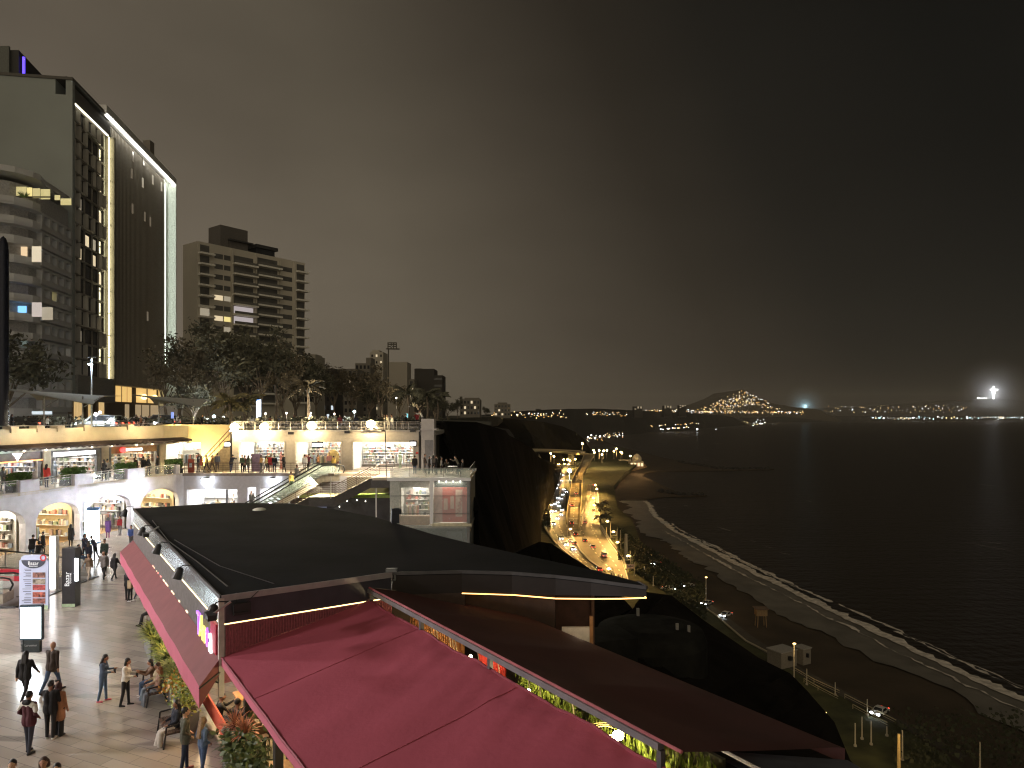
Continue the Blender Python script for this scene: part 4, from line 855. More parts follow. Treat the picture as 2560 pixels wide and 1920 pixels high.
# three wing shops with their own signs
for i, (px0, px1, lb) in enumerate(((-25, 108, 'a'), (126, 255, 'b'), (271, 398, 'c'))):
    f, am = at(shopF, (max(px0, 5)+px1)/2); a0, a1 = f.a(px0), f.a(px1)
    shop(wing, f, a0, a1, 4.41, 7.1, 4.5, glow=((1, .97, .95), (1, .97, .9), (1, .85, .6))[i], es=(34, 40, 30)[i], seed=60+i, cover=.6, shelves=3, sidegoods=True)
    MB().fb(f, a0, a1, -.28, -.1, 6.45 if i != 2 else 6.5, 7.1).build('shop_header', (m('header_brown', (.1, .06, .05), .5), m('header_dark', (.06, .055, .06), .4), m('header_wood', (.35, .17, .06), .5))[i], wing)
    MB().fb(f, a0, a0+.35, -.3, -.05, 4.4, 7.1).build('shop_frame', (m('frame_grey', (.1, .1, .11), .4)), wing); MB().fb(f, a1-.5 if i == 1 else a1-.2, a1, -.3, -.05, 4.4, 7.1).build('shop_frame', m('frame_grey'), wing)
    if i == 0:
        MB().fb(f, a0, a1, -.1, -.02, 6.38, 6.48).build('orange_strip', EM('orange_neon', (1, .35, .1), 2.2), wing)
        c = f.a(43); z = 6.78; s_ = MB(); P = lambda u, v: f.pt(c+u, 0, z+v)
        s_.add([P(-.45, .26), P(.45, .26), P(.3, .06), P(.02, -.32), P(-.2, .06)], [(0, 1, 2), (0, 2, 4), (4, 2, 3)]); s_.build('shop_sign', EM('white_sign', (1, .98, 1), 5), wing)
    if i == 1:
        c = f.a(145); MB().fb(f, f.a(152), f.a(193), -.1, -.02, 6.6, 6.9).fb(f, f.a(195.5), f.a(239), -.1, -.02, 6.6, 6.9).fb(f, c-.4, c-.22, -.1, -.02, 6.6, 6.9).fb(f, c-.1, c+.1, -.1, -.02, 6.6, 6.9).build('shop_sign', EM('white_sign', (1, .98, 1), 5), wing)
    if i == 2:
        MB().lathe(f.pt(f.a(307), .03, 6.78), [(0, .25), (.2, .16), (.27, 0), (.2, -.16), (0, -.25)], 10).build('shop_sign', EM('red_sign', (1, .05, .05), 3), wing)
        MB().fb(f, f.a(314), f.a(356), -.1, 0, 6.68, 6.88).build('shop_sign', EM('white_sign', (1, .98, 1), 5), wing)
# golden-lit end wall with the fourth shop and its stair
gf = Fr((-36.2, 72), (-28, 72))
x0, x1 = gf.a(409), gf.a(502); gend = gf.a(578)
MB().fb(gf, -1, x0, -.5, 0, 4.4, 8.95).fb(gf, x0, x1, -.5, 0, 7.05, 8.95).fb(gf, x1, gend, -.5, 0, 4.4, 8.95).build('end_wall', golds, wing)
shop(wing, gf, x0, x1, 4.41, 7.05, 4, glow=(1, .95, .75), es=36, seed=70, cover=.35, shelves=2)
MB().sph(gf.pt(gf.a(473), .2, 6.7), .22, 2).build('shop_sign', EM('white_sign', (1, .98, 1), 5), wing)
lamp('wall_floodlight', 'SPOT', gf.pt(gf.a(505), 2.2, 4.6), 3200, (1, .74, .3), wing, .15, gf.pt(gf.a(520), 0, 7.0), 1.9, .9)
lamp('wall_floodlight', 'SPOT', gf.pt(gf.a(440), 1.6, 9.4), 1600, (1, .74, .3), wing, .15, gf.pt(gf.a(450), 0, 7.4), 2.2, .9)
for px in (330, 200, 70): 
    f, a = at(shopF, px); lamp('parapet_uplight', 'SPOT', f.pt(a, 2.2, 9.2), 520, (1, .78, .42), wing, .2, f.pt(a, 0, 7.9), 2.6, 1)
stt = thing('side_staircase', 'narrow lit staircase rising to the deck against the golden-lit wall', 'staircase', (gf.pt(gf.a(545), 1, 4.4)))
sa0, sa1 = gf.a(521), gf.a(600); n = 14; mb = MB()
for i in range(n): a = sa0+(sa1-sa0)*i/n; mb.fb(gf, a, a+(sa1-sa0)/n, -.1+.12, 1.7, 4.4, 4.55+i*.25)
mb.build('steps', m('stair_stone', (.5, .4, .25), .6), stt)
mb = MB(); mb.tube(gf.pt(sa0, 1.75, 5.4), gf.pt(sa1, 1.75, 5.4+n*.25), .05).tube(gf.pt(sa0, .15, 5.6), gf.pt(sa1, .15, 5.6+n*.25), .05)
for i in range(0, n, 2): a = sa0+(sa1-sa0)*i/n; mb.tube(gf.pt(a, 1.75, 4.6+i*.25), gf.pt(a, 1.75, 5.4+i*.25), .02)
mb.build('handrail', rustr, stt)

# ---------------------------------------------------------------- frontal block with three shop windows
bf = Fr((-28.3, 70), (-9.0, 70)); A = bf.a
wins = [(595, 713), (737, 854), (880, 1035)]; zt_w = 7.3
wl = MB(); edges = [576]+[e_ for w_ in wins for e_ in w_]+[1049]
for a, b in zip(edges[::2], edges[1::2]): wl.fb(bf, A(a), A(b), -.5, 0, 4.4, zt_w)
wl.fb(bf, A(576), A(1049), -.5, 0, zt_w, 8.3); wl.build('wall', m('pale_stucco', (.54, .5, .46), .75, bump=.3, bs=10, nz=.08), back)
MB().fb(bf, A(574), A(1050), -.3, .12, 8.3, 8.42).build('cornice', stucco, back)
MB().fb(bf, A(576)+.02, A(578)+.1, -.2, .05, 4.4, 8.3).build('drainpipe', dark, back); MB().fb(bf, A(1047), A(1050.5), 0, .08, 4.4, 8.9).build('drainpipe', dark, back)
for i, (a, b) in enumerate(wins):
    shop(back, bf, A(a), A(b), 4.41, zt_w, 4.2, glow=((1, .95, .82), (1, .9, .72), (1, .95, .84))[i], es=(60, 50, 64)[i], seed=80+i, cover=.85, shelves=5, dd=-.5)
    MB().fb(bf, A(a), A(a)+.1, -.5, .04, 4.4, zt_w).fb(bf, A(b)-.1, A(b), -.5, .04, 4.4, zt_w).fb(bf, A(a), A(b), -.5, .04, zt_w-.08, zt_w).build('window_frame', m('window_trim', (.7, .66, .58), .5), back)
for px, py, lb in ((575, 1111, 'small lit projecting shop sign at the golden-lit corner above the stair'), (798, 1112, 'lit rectangular shop sign hanging over the middle shop window'), (1035, 1109, 'small lit projecting shop sign at the right end of the pale block')):
    a = A(px); z = bf.z(px, py, .6); ww = .55 if px != 798 else .95; t = thing('hanging_sign', lb, 'sign', bf.pt(a, .6, z), group='projecting shop signs')
    MB().fb(bf, a-ww/2-.08, a+ww/2+.08, .55, .65, z-.3, z+.3).build('frame', dark, t); MB().fb(bf, a-ww/2, a+ww/2, .66, .69, z-.16, z+.16).build('lit_panel', EM('sign_panel', (1, .97, .95), 5), t)
    MB().tube(bf.pt(a, 0, z+.33), bf.pt(a, .6, z+.33), .03).build('bracket', dark, t)
for px, py in ((730, 1083), (870, 1080), (1033, 1077)):
    a = A(px); MB().fb(bf, a-.25, a+.25, .1, .5, bf.z(px, py)-.12, bf.z(px, py)+.14).tube(bf.pt(a, 0, bf.z(px, py)), bf.pt(a, .2, bf.z(px, py)), .05).build('wall_speaker', dark, back)
# pedestal block right of the windows
MB().fb(bf, A(1054), A(1086), -1.6, .3, 4.4, 9.55).build('end_pillar', stucco, back)
MB().fb(bf, A(1052), A(1092), -1.8, .45, 8.42, 8.6).build('pillar_cornice', stucco, back)
MB().fb(bf, A(1063), A(1086)-.1, .31, .36, 4.4, 7.45).build('metal_door', m('grey_door', (.2, .2, .22), .4), back)
MB().fb(bf, A(1040), A(1046), .01, .1, 6.05, 6.25).build('alarm_box', m('red_box', (.5, .05, .05), .5), back)
# deck floor, railing, floodlights
MB().fb(bf, A(576), A(1090), -12, -.01, 7.9, 8.28).build('deck_slab', concrete, back)
dr = thing('deck_railing', 'steel railing with horizontal bars along the edge of the upper deck', 'railing', bf.pt(9, -.2, 8.42))
mb = MB(); rp_ = MB(); a0, a1 = A(577), A(1050)
for z in (8.55, 8.68, 8.81, 8.94, 9.07): mb.tube(bf.pt(a0, -.15, z), bf.pt(a1, -.15, z), .014, n=4)
mb.build('bars', railst, dr); MB().tube(bf.pt(a0, -.15, 9.25), bf.pt(a1, -.15, 9.25), .035).build('handrail', railst, dr)
for i in range(17): a = a0+(a1-a0)*i/16; MB().tube(bf.pt(a, -.15, 8.4), bf.pt(a, -.15, 9.25), .025).build('post', railst, dr)
mb = MB(); c = Vector((bf.pt(a1, -.15, 0))); 
for z in (8.55, 8.75, 8.95, 9.15): mb.tube(c+Vector((0, 0, z)), c+Vector((0, 4, z)), .02)
mb.build('return_bars', railst, dr)
for i, (px, py, lb) in enumerate(((587, 1067, 'dazzling warm floodlight at the left end of the deck railing'), (661, 1067, 'dazzling warm floodlight above the first shop window'), (779, 1064, 'dazzling warm floodlight above the middle shop window'), (927, 1060, 'dazzling warm floodlight above the wide right shop window'))):
    a = bf.a(px, .3); z = bf.z(px, py, .3); t = thing('floodlight', lb, 'floodlight', bf.pt(a, .3, z), group='warm floodlights on the deck edge')
    MB().fb(bf, a-.5, a+.5, .1, .5, 8.43, 8.5).fb(bf, a-.2, a+.2, .0, .25, 8.5, 9.0).build('bracket', dark, t)
    MB().sph(bf.pt(a, .35, z), (.46, .14, .4), 2).build('lens', EM('flood_lens', (1, .82, .42), 40, False), t)
    lamp('floodlight_beam', 'SPOT', bf.pt(a, .6, z), 1500, (1, .74, .38), t, .25, bf.pt(a, 9, 0), 1.9, .7)
    lamp('floodlight_spill', 'POINT', bf.pt(a, .9, z-.35), 520, (1, .74, .36), t, .1)

# lower frontal wall under the middle level
lf = Fr((-31.2, 66.5), (-12.4, 66.5)); LA = lf.a
segs = [(459, 467, 0, 4.15), (467, 593, 2.86, 4.15), (593, 618, 0, 4.15), (618, 639, 3.05, 4.15), (639, 650, 0, 4.15), (650, 762, 2.95, 4.15), (762, 948, 0, 4.15)]
wl = MB()
for a, b, z0, z1 in segs: wl.fb(lf, LA(a), LA(b), -.4, 0, z0, z1)
wl.build('lower_wall', m('lilac_stucco', (.6, .58, .63), .7, bump=.3, bs=8, nz=.08), back)
MB().fb(lf, -.1, LA(774), -.1, .1, 4.15, 4.42).build('slab_edge', m('rust_edge', (.25, .2, .18), .6), back)
for i, (a, b, z1) in enumerate(((467, 593, 2.86), (618, 639, 3.05), (650, 762, 2.95))):
    shop(back, lf, LA(a), LA(b), .01, z1, 3.5, glow=(.95, .97, 1), es=60, seed=90+i, cover=.3, shelves=1, dd=-.4)
MB().fb(lf, LA(565), LA(566.5), -.4, .02, 0, 2.86).build('mullion', dark, back)
MB().fb(lf, LA(623), LA(634), -.3, -.22, 1.9, 2.55).build('door_poster', m('poster_grey', (.3, .32, .33), .5), back)
for px in (520, 684):
    a = LA(px); t = thing('wall_floodlight', 'cool white floodlight '+('over the left of the lower shop windows' if px == 520 else 'left of the escalator')+', washing the wall', 'floodlight', lf.pt(a, .5, 4), group='cool wall floodlights')
    MB().fb(lf, a-.2, a+.2, .15, .55, 3.9, 4.05).build('housing', dark, t); MB().sph(lf.pt(a, .45, 3.82), (.42, .14, .12), 2).build('lens', EM('cool_lens', (.85, .94, 1), 45, False), t)
    lamp('wall_wash', 'SPOT', lf.pt(a, .55, 3.9), 1500, (.8, .9, 1), t, .12, lf.pt(a, .15, 0), 1.9, .7)
    lamp('plaza_flood', 'SPOT', lf.pt(a, .8, 3.9), 8000, (.8, .88, 1), t, .2, lf.pt(a+(2 if px == 520 else -6), 34, -2), 2.2, .7)
# railing of the middle level, front
mr = thing('walkway_railing', 'dark brown bar railing along the crowded middle walkway', 'railing', lf.pt(5, 0, 4.4))
mb = MB(); rz0 = 4.45
for z in (4.6, 4.78, 4.96, 5.14): mb.tube(lf.pt(.1, -.05, z), lf.pt(LA(766), -.05, z), .013, n=4)
mb.build('bars', rustr, mr); MB().tube(lf.pt(.1, -.05, 5.38), lf.pt(LA(766), -.05, 5.38), .035).build('handrail', rustr, mr)
for px in (461, 490, 524, 557, 588, 622, 658, 692, 727, 764): MB().tube(lf.pt(LA(px), -.05, 4.4), lf.pt(LA(px)+.0, -.05, 5.38), .028).build('post', rustr, mr)
# ---------------------------------------------------------------- glass pavilion and terrace at the right
pv = thing('glass_pavilion', 'two storey glass pavilion with a faded red banner at the end of the terrace', 'building', (-7.2, 62, 0))
pf = Fr((-12.4, 62), (-3.68, 62)); PA = pf.a
MB().fb(pf, PA(968), PA(1177), -.4, .12, 4.12, 4.4).build('roof_edge', white, pv)
MB().fb(pf, PA(1080), PA(1179), -.4, .12, .1, .33).build('floor_edge', m('cream_edge', (.6, .55, .38), .6), pv)
MB().fb(pf, PA(974), PA(996), -.5, -.25, -3, 4.12).build('corner_column', m('pavilion_column', (.5, .47, .4), .6), pv)
MB().fb(pf, PA(1075), PA(1083), -.1, .1, .33, 4.12).build('white_mullion', white, pv)
fg = MB(); fg.fb(pf, PA(974), PA(1176), -.06, -.03, -3.4, 4.1); fg.build('glass_front', m('pavilion_glass', (.7, .78, .74), .06, nz=0, alpha=.2), pv)
MB().fb(pf, PA(974), PA(1176), -.02, .02, 2.76, 2.8).fb(pf, PA(974), PA(1176), -.02, .02, 1.18, 1.22).fb(pf, PA(1176)-.05, PA(1176), -.1, .05, -3.4, 4.1).build('glazing_bars', dark, pv)
s1 = Fr((pf.pt(PA(1176), 0, 0).x, 62), (pf.pt(PA(1176), 0, 0).x, 70)); s1 = s1 if s1.n.x > 0 else Fr((s1.O.x, 62), (s1.O.x, 70), -1)
MB().fb(s1, 0, 8, -.3, 0, -6, 4.1).fb(pf, PA(974), PA(1176), -8, -7.8, -3, 4.1).build('rear_walls', m('pavilion_grey', (.2, .2, .19), .7), pv)
MB().fb(pf, PA(974), PA(1178), -8, -.1, -.1, .1).build('pavilion_floor', m('pav_floor', (.4, .36, .3), .4), pv)
# shop inside behind the glass
wl = MB(); zs0, zs1 = .5, 3.35
for a, b, z0, z1 in ((974, 996, .1, 4.1), (996, 1068, 3.35, 4.1), (1068, 1080, .1, 4.1)): wl.fb(pf, PA(a), PA(b), -1.7, -1.5, z0, z1)
wl.build('inner_wall', m('pavilion_inner', (.6, .57, .5), .6), pv)
shop(pv, pf, PA(996)-.2, PA(1068)+.2, .12, 3.35, 3.2, glow=(1, .93, .78), es=30, seed=101, cover=.6, shelves=3, dd=-1.7)
MB().fb(pf, PA(990), PA(1070), -1.2, -.6, .12, .9).build('shop_counter', m('wood_counter', (.35, .2, .1), .5), pv)
bn = m('red_banner', (.5, .09, .06), .6, nz=.25, sc=.6)
MB().fb(pf, PA(1105), PA(1174), -.45, -.4, .4, 3.5).build('banner', bn, pv); MB().fb(pf, PA(1084), PA(1105), -.45, -.4, .4, 3.5).build('banner_panel', m('pink_banner', (.5, .32, .27), .6), pv)
lt = m('banner_print', (.6, .42, .33), .6)
bp_ = MB(); R.seed(2)
for x0, x1, z0, z1 in ((1138, 1155, .9, 3.3), (1125, 1134, 1.6, 2.7), (1108, 1118, 1.5, 2.5)): bp_.fb(pf, PA(x0), PA(x1), -.4, -.385, z0, z1)
bp_.build('banner_shapes', lt, pv)
MB().path([pf.pt(PA(1140+(i % 2)*8+i), -.37, 1.2+i*.16) for i in range(12)], .03).build('banner_strokes', m('stroke_red', (.4, .07, .05), .6), pv)
for i in range(4):
    MB().sph(pf.pt(PA(1094+i*18), -1.2, 3.95), .06, 1).build('ceiling_spot', EM('pav_spot', (1, .96, .9), 18), pv)
lamp('pavilion_light', 'AREA', pf.pt(PA(1125), -.9, 4.0), 150, (1, .9, .75), pv, 2.2, pf.pt(PA(1125), -.7, 0))
lamp('pavilion_light', 'AREA', pf.pt(PA(1125), -3, .05), 18, (1, .95, .8), pv, 2.2, pf.pt(PA(1125), -2.5, -3))
MB().fb(pf, PA(1110), PA(1150), -3.5, -3, -3.2, -.9).fb(pf, PA(1160), PA(1165), -2.5, -2, -3.2, -.1).build('lower_fittings', m('lower_grey', (.14, .15, .17), .4), pv)
tr = thing('terrace_balustrade', 'glass balustrade round the terrace above the pavilion', 'railing', pf.pt(5, 0, 4.4))
MB().fb(pf, PA(976), PA(1175), 0, .02, 4.42, 5.2).build('glass_panel', m('green_glass', (.5, .62, .56), .08, nz=0, alpha=.3), tr)
MB().fb(s1, 0, 8, -.05, -.03, 4.42, 5.25).build('glass_panel', m('green_glass'), tr)
MB().tube(pf.pt(PA(976), 0, 5.24), pf.pt(PA(1175), 0, 5.24), .025).tube(s1.pt(0, -.04, 5.28), s1.pt(8, -.04, 5.28), .03).build('handrail', railst, tr)
mb = MB()
for z in (4.6, 4.75, 4.9, 5.05): mb.tube(pf.pt(PA(968), -.3, z), pf.pt(PA(1160), -.3, z), .012, n=4)
mb.build('bars', railst, tr)
for px in (980, 1022, 1064, 1108, 1150): MB().tube(pf.pt(PA(px), -.3, 4.4), pf.pt(PA(px), -.3, 5.3), .025).build('post', rustr, tr)
lamp('terrace_light', 'AREA', (-7, 68.5, 7.6), 330, (1, .88, .7), pv, 1.5, (-7, 64, 4.4))
# dark glazed hall between stairs and pavilion
hl = thing('dark_glazed_hall', 'dark reflective glass hall below the stairs left of the pavilion', 'building', (-15, 64.8, 0))
hf2 = Fr((-20.5, 64.6), (-10.9, 64.6)); MB().fb(hf2, 0, hf2.len, -1, 0, -4, 2.35).build('glass_wall', m('dark_hall_glass', (.06, .06, .065), .12, nz=.5, sc=.5), hl)
MB().fb(hf2, 1.0, hf2.len, -1, .5, 2.35, 2.62).build('green_lit_edge', m('green_lit_edge', (.3, .42, .1), .6), hl)  # green LED light on the beam painted as its colour
MB().fb(hf2, 1.6, 3.4, .02, .05, .6, 2.0).build('blue_screen', EM('dim_blue_screen', (.15, .2, .5), .35), hl)
for x, z in ((1.1, 1.9), (4.4, 1.85), (4.6, 1.5), (5.3, 2.0), (6.2, 2.1), (4.2, 1.2), (.4, 1.6), (7, 2.0)): MB().sph(hf2.pt(x, .1, z), .05, 1).build('spot_light', EM('hall_spot', (1, .92, .75), 10), hl)
MB().fb(hf2, hf2.len-.35, hf2.len, -.5, .4, -4, 4.1).build('dark_post', dark, hl)
MB().tube(D(940, 1192, 63.2), D(940.5, 1293, 63.2), .07).build('white_post', white, hl)
MB().fb(hf2, 5, hf2.len, -1.2, -1, 2.6, 4.15).build('rear_panel', cream, hl)

# ---------------------------------------------------------------- escalators
def oriented_slab(mb, p, q, wv, th, k=0):
    up_ = Vector((0, 0, th)); mb.hexa([p, q, q+wv, p+wv, p+up_, q+up_, q+wv+up_, p+wv+up_], k)
def escalator(label, top, bot, wdt=1.25, flat=1.6, glassmat=None, name='escalator', side=Vector((0, 1, 0)), group='escalators'):
    t = thing(name, label, 'escalator', bot, group=group); d = Vector((bot.x-top.x, bot.y-top.y, 0)).normalized(); sd = Vector((-d.y, d.x, 0)); 
    P = [top-d*flat, top, bot, bot+d*flat]; dn_ = Vector((0, 0, -.55)); tr_ = MB()
    for a, b in zip(P, P[1:]): tr_.hexa([a-sd*wdt/2+dn_, b-sd*wdt/2+dn_, b+sd*wdt/2+dn_, a+sd*wdt/2+dn_, a-sd*wdt/2, b-sd*wdt/2, b+sd*wdt/2, a+sd*wdt/2])
    tr_.build('truss', m('escalator_cladding', (.5, .46, .38), .4, .5), t)
    stp = MB(); n = int((top-bot).length/.36)
    for i in range(n): c = top.lerp(bot, (i+.5)/n); stp.hexa([c+d*-.18-sd*.45+Vector((0, 0, -.12)), c+d*.18-sd*.45+Vector((0, 0, -.12)), c+d*.18+sd*.45+Vector((0, 0, -.12)), c+d*-.18+sd*.45+Vector((0, 0, -.12))]+[c+d*x+sd*y+Vector((0, 0, .1)) for x, y in ((-.18, -.45), (.18, -.45), (.18, .45), (-.18, .45))])
    stp.build('steps', m('step_metal', (.25, .25, .25), .4, .7), t)
    for s_ in (-1, 1):
        o = sd*s_*wdt/2; Q = [p+o for p in P]; up_ = Vector((0, 0, .92))
        MB().grid([Q, [p+up_ for p in Q]]).build('balustrade', glassmat or m('escalator_glass', (.7, .85, .75), .08, nz=0, alpha=.3), t)
        e0 = [Q[0]+up_, Q[0]-d*.35+up_*.9, Q[0]-d*.5+up_*.55, Q[0]-d*.35+up_*.2]; e1 = [Q[3]+up_, Q[3]+d*.35+up_*.9, Q[3]+d*.5+up_*.55, Q[3]+d*.35+up_*.2]
        MB().path(e0[::-1]+[p+up_ for p in Q[1:3]]+e1, .05).build('handrail', black, t); MB().path([p+Vector((0, 0, .06)) for p in Q], .05).build('skirt', steel, t)
    return t
e1t, e1b = Vector((-17.9, 64.9, 4.4)), Vector((-24.6, 60.2, .1))
escalator('escalator rising from the plaza to the middle level, the rear one of the pair', e1t+Vector((-.6, 1.1, 0)), e1b+Vector((-.6, 1.1, 0)))
escalator('escalator rising from the plaza to the middle level, the front one nearer the stairs', e1t+Vector((.3, -.6, 0)), e1b+Vector((.3, -.6, 0)))
# broad stairs with landing
st_ = thing('terrace_stairs', 'wide lit staircase with many horizontal rail bars beside the escalators', 'staircase', (-17, 61, 0))
topS, l1, l2, botS = Vector((-12.6, 62.6, 4.3)), Vector((-15.6, 61.8, 2.75)), Vector((-17.8, 61.5, 2.75)), Vector((-22.8, 58.8, .05))
sdv = Vector((.25, 2.6, 0)); sm_ = m('stair_lit_stone', (.55, .47, .33), .6, nz=.1); steps = MB()
for a, b, n in ((topS, l1, 11), (l2, botS, 18)):
    for i in range(n):
        p, q = a.lerp(b, i/n), a.lerp(b, (i+1)/n); z = p.z-(a.z-b.z)/n*.5; steps.hexa([Vector((p.x, p.y, z-.3)), Vector((q.x, q.y, z-.3)), Vector((q.x, q.y, z-.3))+sdv, Vector((p.x, p.y, z-.3))+sdv, Vector((p.x, p.y, z)), Vector((q.x, q.y, z)), Vector((q.x, q.y, z))+sdv, Vector((p.x, p.y, z))+sdv])
steps.hexa([l1+Vector((0, 0, -.3)), l2+Vector((0, 0, -.3)), l2+sdv+Vector((0, 0, -.3)), l1+sdv+Vector((0, 0, -.3)), l1, l2, l2+sdv, l1+sdv]); steps.build('steps', sm_, st_)
sg = MB()
for a, b in ((topS, l1), (l1, l2), (l2, botS)): v = Vector((0, -.12, 0)); sg.hexa([a+v*2+Vector((0, 0, -.85)), b+v*2+Vector((0, 0, -.85)), b+v+Vector((0, 0, -.85)), a+v+Vector((0, 0, -.85)), a+v*2, b+v*2, b+v, a+v])
sg.hexa([topS+Vector((2.2, -.24, -.85)), topS+Vector((0, -.24, -.85)), topS+Vector((0, 1, -.85)), topS+Vector((2.2, 1, -.85)), topS+Vector((2.2, -.24, 0)), topS+Vector((0, -.24, 0)), topS+Vector((0, 1, 0)), topS+Vector((2.2, 1, 0))])
sg.build('stringer', m('dark_stringer', (.06, .055, .05), .5), st_)
for off, nm in ((Vector((0, -.1, 0)), 'front_railing'), (sdv, 'rear_railing')):
    rb = MB()
    for h in (.2, .36, .52, .68, .84): rb.path([p+off+Vector((0, 0, h)) for p in (topS+Vector((2, 0, 0)), topS, l1, l2, botS)], .02, 4)
    rb.path([p+off+Vector((0, 0, 1.02)) for p in (topS+Vector((2, 0, 0)), topS, l1, l2, botS)], .038, 5)
    for a, b, n in ((topS, l1, 3), (l1, l2, 2), (l2, botS, 5)):
        for i in range(n+1): p = a.lerp(b, i/n)+off; rb.tube(p, p+Vector((0, 0, 1.02)), .025, n=4)
    rb.build(nm, rustr, st_)
lamp('stair_light', 'AREA', (-17.5, 63.2, 3.9), 500, (1, .85, .55), st_, 1.2, (-19, 60.5, 1.5))
lamp('stair_light', 'AREA', (-13.5, 65.6, 7.0), 1300, (1, .85, .6), st_, 1.2, (-15, 62, 2.5))
t = thing('terrace_floodlight', 'small rectangular flood lamp on a white post above the stairs', 'lamp post', (-17.6, 62.5, 2.7)); MB().tube(D(827, 1246, 61), D(827, 1190, 61), .045).build('post', white, t); MB().box(D(829, 1186, 61), (.5, .3, .2)).build('lamp_head', m('lamp_housing', (.2, .15, .1), .5), t)
t = thing('security_mast', 'thin black mast with cameras standing in front of the right shop window', 'mast', D(965, 1190, 63)); MB().tube(D(966, 1192, 63), D(963, 1076, 63), .045).build('pole', dark, t)
MB().box(D(958, 1077, 63), (.3, .2, .15)).box(D(972, 1119, 63), (.35, .2, .12)).build('camera', dark, t)

# ---------------------------------------------------------------- left foreground: pit, totems, kiosk
esc = escalator('escalator going down at the left edge beside the red banner', Vector((-30, 39.2, 0)), Vector((-38, 37.5, -4)), group='escalators')
MB().quad((-60, 43.2, -4.2), (-25.6, 43.2, -4.2), (-25.6, 36.2, -4.2), (-60, 36.2, -4.2)).quad((-60, 43.2, -4.2), (-25.6, 43.2, -4.2), (-25.6, 43.2, 0), (-60, 43.2, 0)).quad((-25.6, 36.2, -4.2), (-25.6, 43.2, -4.2), (-25.6, 43.2, 0), (-25.6, 36.2, 0)).build('escalator_pit', concrete)
struct(bpy.data.objects['escalator_pit'])
gb = thing('pit_balustrade', 'curved glass balustrade with black handrail round the escalator pit at the left', 'railing', (-30, 43.3, 0))
P = [Vector(p) for p in ((-46, 46.5, 0), (-38, 46.2, 0), (-33, 45.6, 0), (-30, 44.6, 0), (-28, 43.6, 0), (-26.4, 42, 0))]
MB().grid([P, [p+Vector((0, 0, 1.05)) for p in P]]).build('glass_panel', glass, gb); MB().path([p+Vector((0, 0, 1.1)) for p in P], .05).build('handrail', black, gb); MB().path(P, .07).build('base_rail', steel, gb)
for p in P[1:]: MB().tube(p, p+Vector((0, 0, 1.1)), .035).build('post', steel, gb)
bn2 = thing('pit_banner', 'long white banner with red header hanging in the escalator pit', 'banner', (-33, 41.2, -1))
f = Fr((-42, 41.4), (-26.5, 40.6)); MB().fb(f, 0, f.len, -.05, 0, -1.6, .55).build('sheet', m('banner_white', (.62, .55, .55), .6, nz=.05), bn2)
MB().fb(f, 0, f.len, .002, .02, .3, .6).build('header', m('header_red', (.6, .04, .06), .6), bn2); mb = MB(); R.seed(14)
for i in range(44): a = 1+R.uniform(0, f.len-2); z = -1.2+.28*R.randrange(5); mb.fb(f, a, a+R.uniform(.3, .9), .003, .012, z, z+.07)
mb.build('print_lines', m('grey_print', (.25, .2, .2), .6), bn2); MB().fb(f, 0, f.len, -.3, -.1, .7, .95).build('red_rail', m('red_rail', (.5, .03, .05), .4), bn2)
# white light board behind the directory
t = thing('light_board', 'tall glowing white advertising board behind the directory', 'sign', G(136, 1478, 0)); b = G(136, 1478, 0)
MB().box((b.x, b.y, 1.6), (.34, .3, 3.1)).build('frame', white, t); MB().box((b.x, b.y-.17, 1.65), (.28, .03, 2.9)).build('screen', EM('board_white', (1, .98, .97), 5), t)
t = thing('light_pillar', 'cylindrical glowing white pillar in the plaza before the third arch', 'light column', G(233, 1357, 0)); b = G(233, 1357, 0)
MB().tube(b, b+Vector((0, 0, 2.55)), .42, .42, 20).build('tube', EM('pillar_white', (.93, .98, 1), 9), t); MB().tube(b+Vector((0, 0, 2.55)), b+Vector((0, 0, 2.75)), .46, .46, 20).tube(b, b+Vector((0, 0, .1)), .5, .5, 20).build('cap', m('blue_cap', (.1, .25, .6), .4), t)
MB().tube(b+Vector((-.55, -.1, 0)), b+Vector((-.55, -.1, 3.1)), .06).build('edge_light', EM('cyan_edge', (.5, .85, 1), 2.5), t)
# black totem
b = G(171, 1518, 0); t = thing('black_totem', 'tall black totem sign with white vertical lettering and a glowing side', 'sign', b); cw2 = .66
fT = Fr((b.x-cw2/2, b.y), (b.x+cw2/2, b.y+.02)); fT = fT if fT.n.y < 0 else Fr((b.x-cw2/2, b.y), (b.x+cw2/2, b.y+.02), -1)
MB().fb(fT, 0, cw2, -.5, 0, 0, 3.05).build('panel', m('totem_black', (.025, .025, .03), .35), t); MB().fb(fT, 0, cw2, 0, .02, .02, .17).build('foot_strip', m('totem_green', (.45, .6, .4), .5), t)
wt = EM('lettering_white', (1, 1, 1), .8)
Mx = on(fT, .27, .015, 1.45) @ Matrix.Rotation(PI/2, 4, 'Z'); text_mesh('lettering', 'Bazar', .34, wt, Mx, t, .004); Mx = on(fT, .43, .015, 1.5) @ Matrix.Rotation(PI/2, 4, 'Z'); text_mesh('lettering', 'Gourmet', .15, wt, Mx, t, .004)
MB().box((b.x+cw2/2+.1, b.y-.02, 1.95), (.14, .08, 1.15)).build('side_light', EM('side_tube', (.85, .93, 1), 14), t)
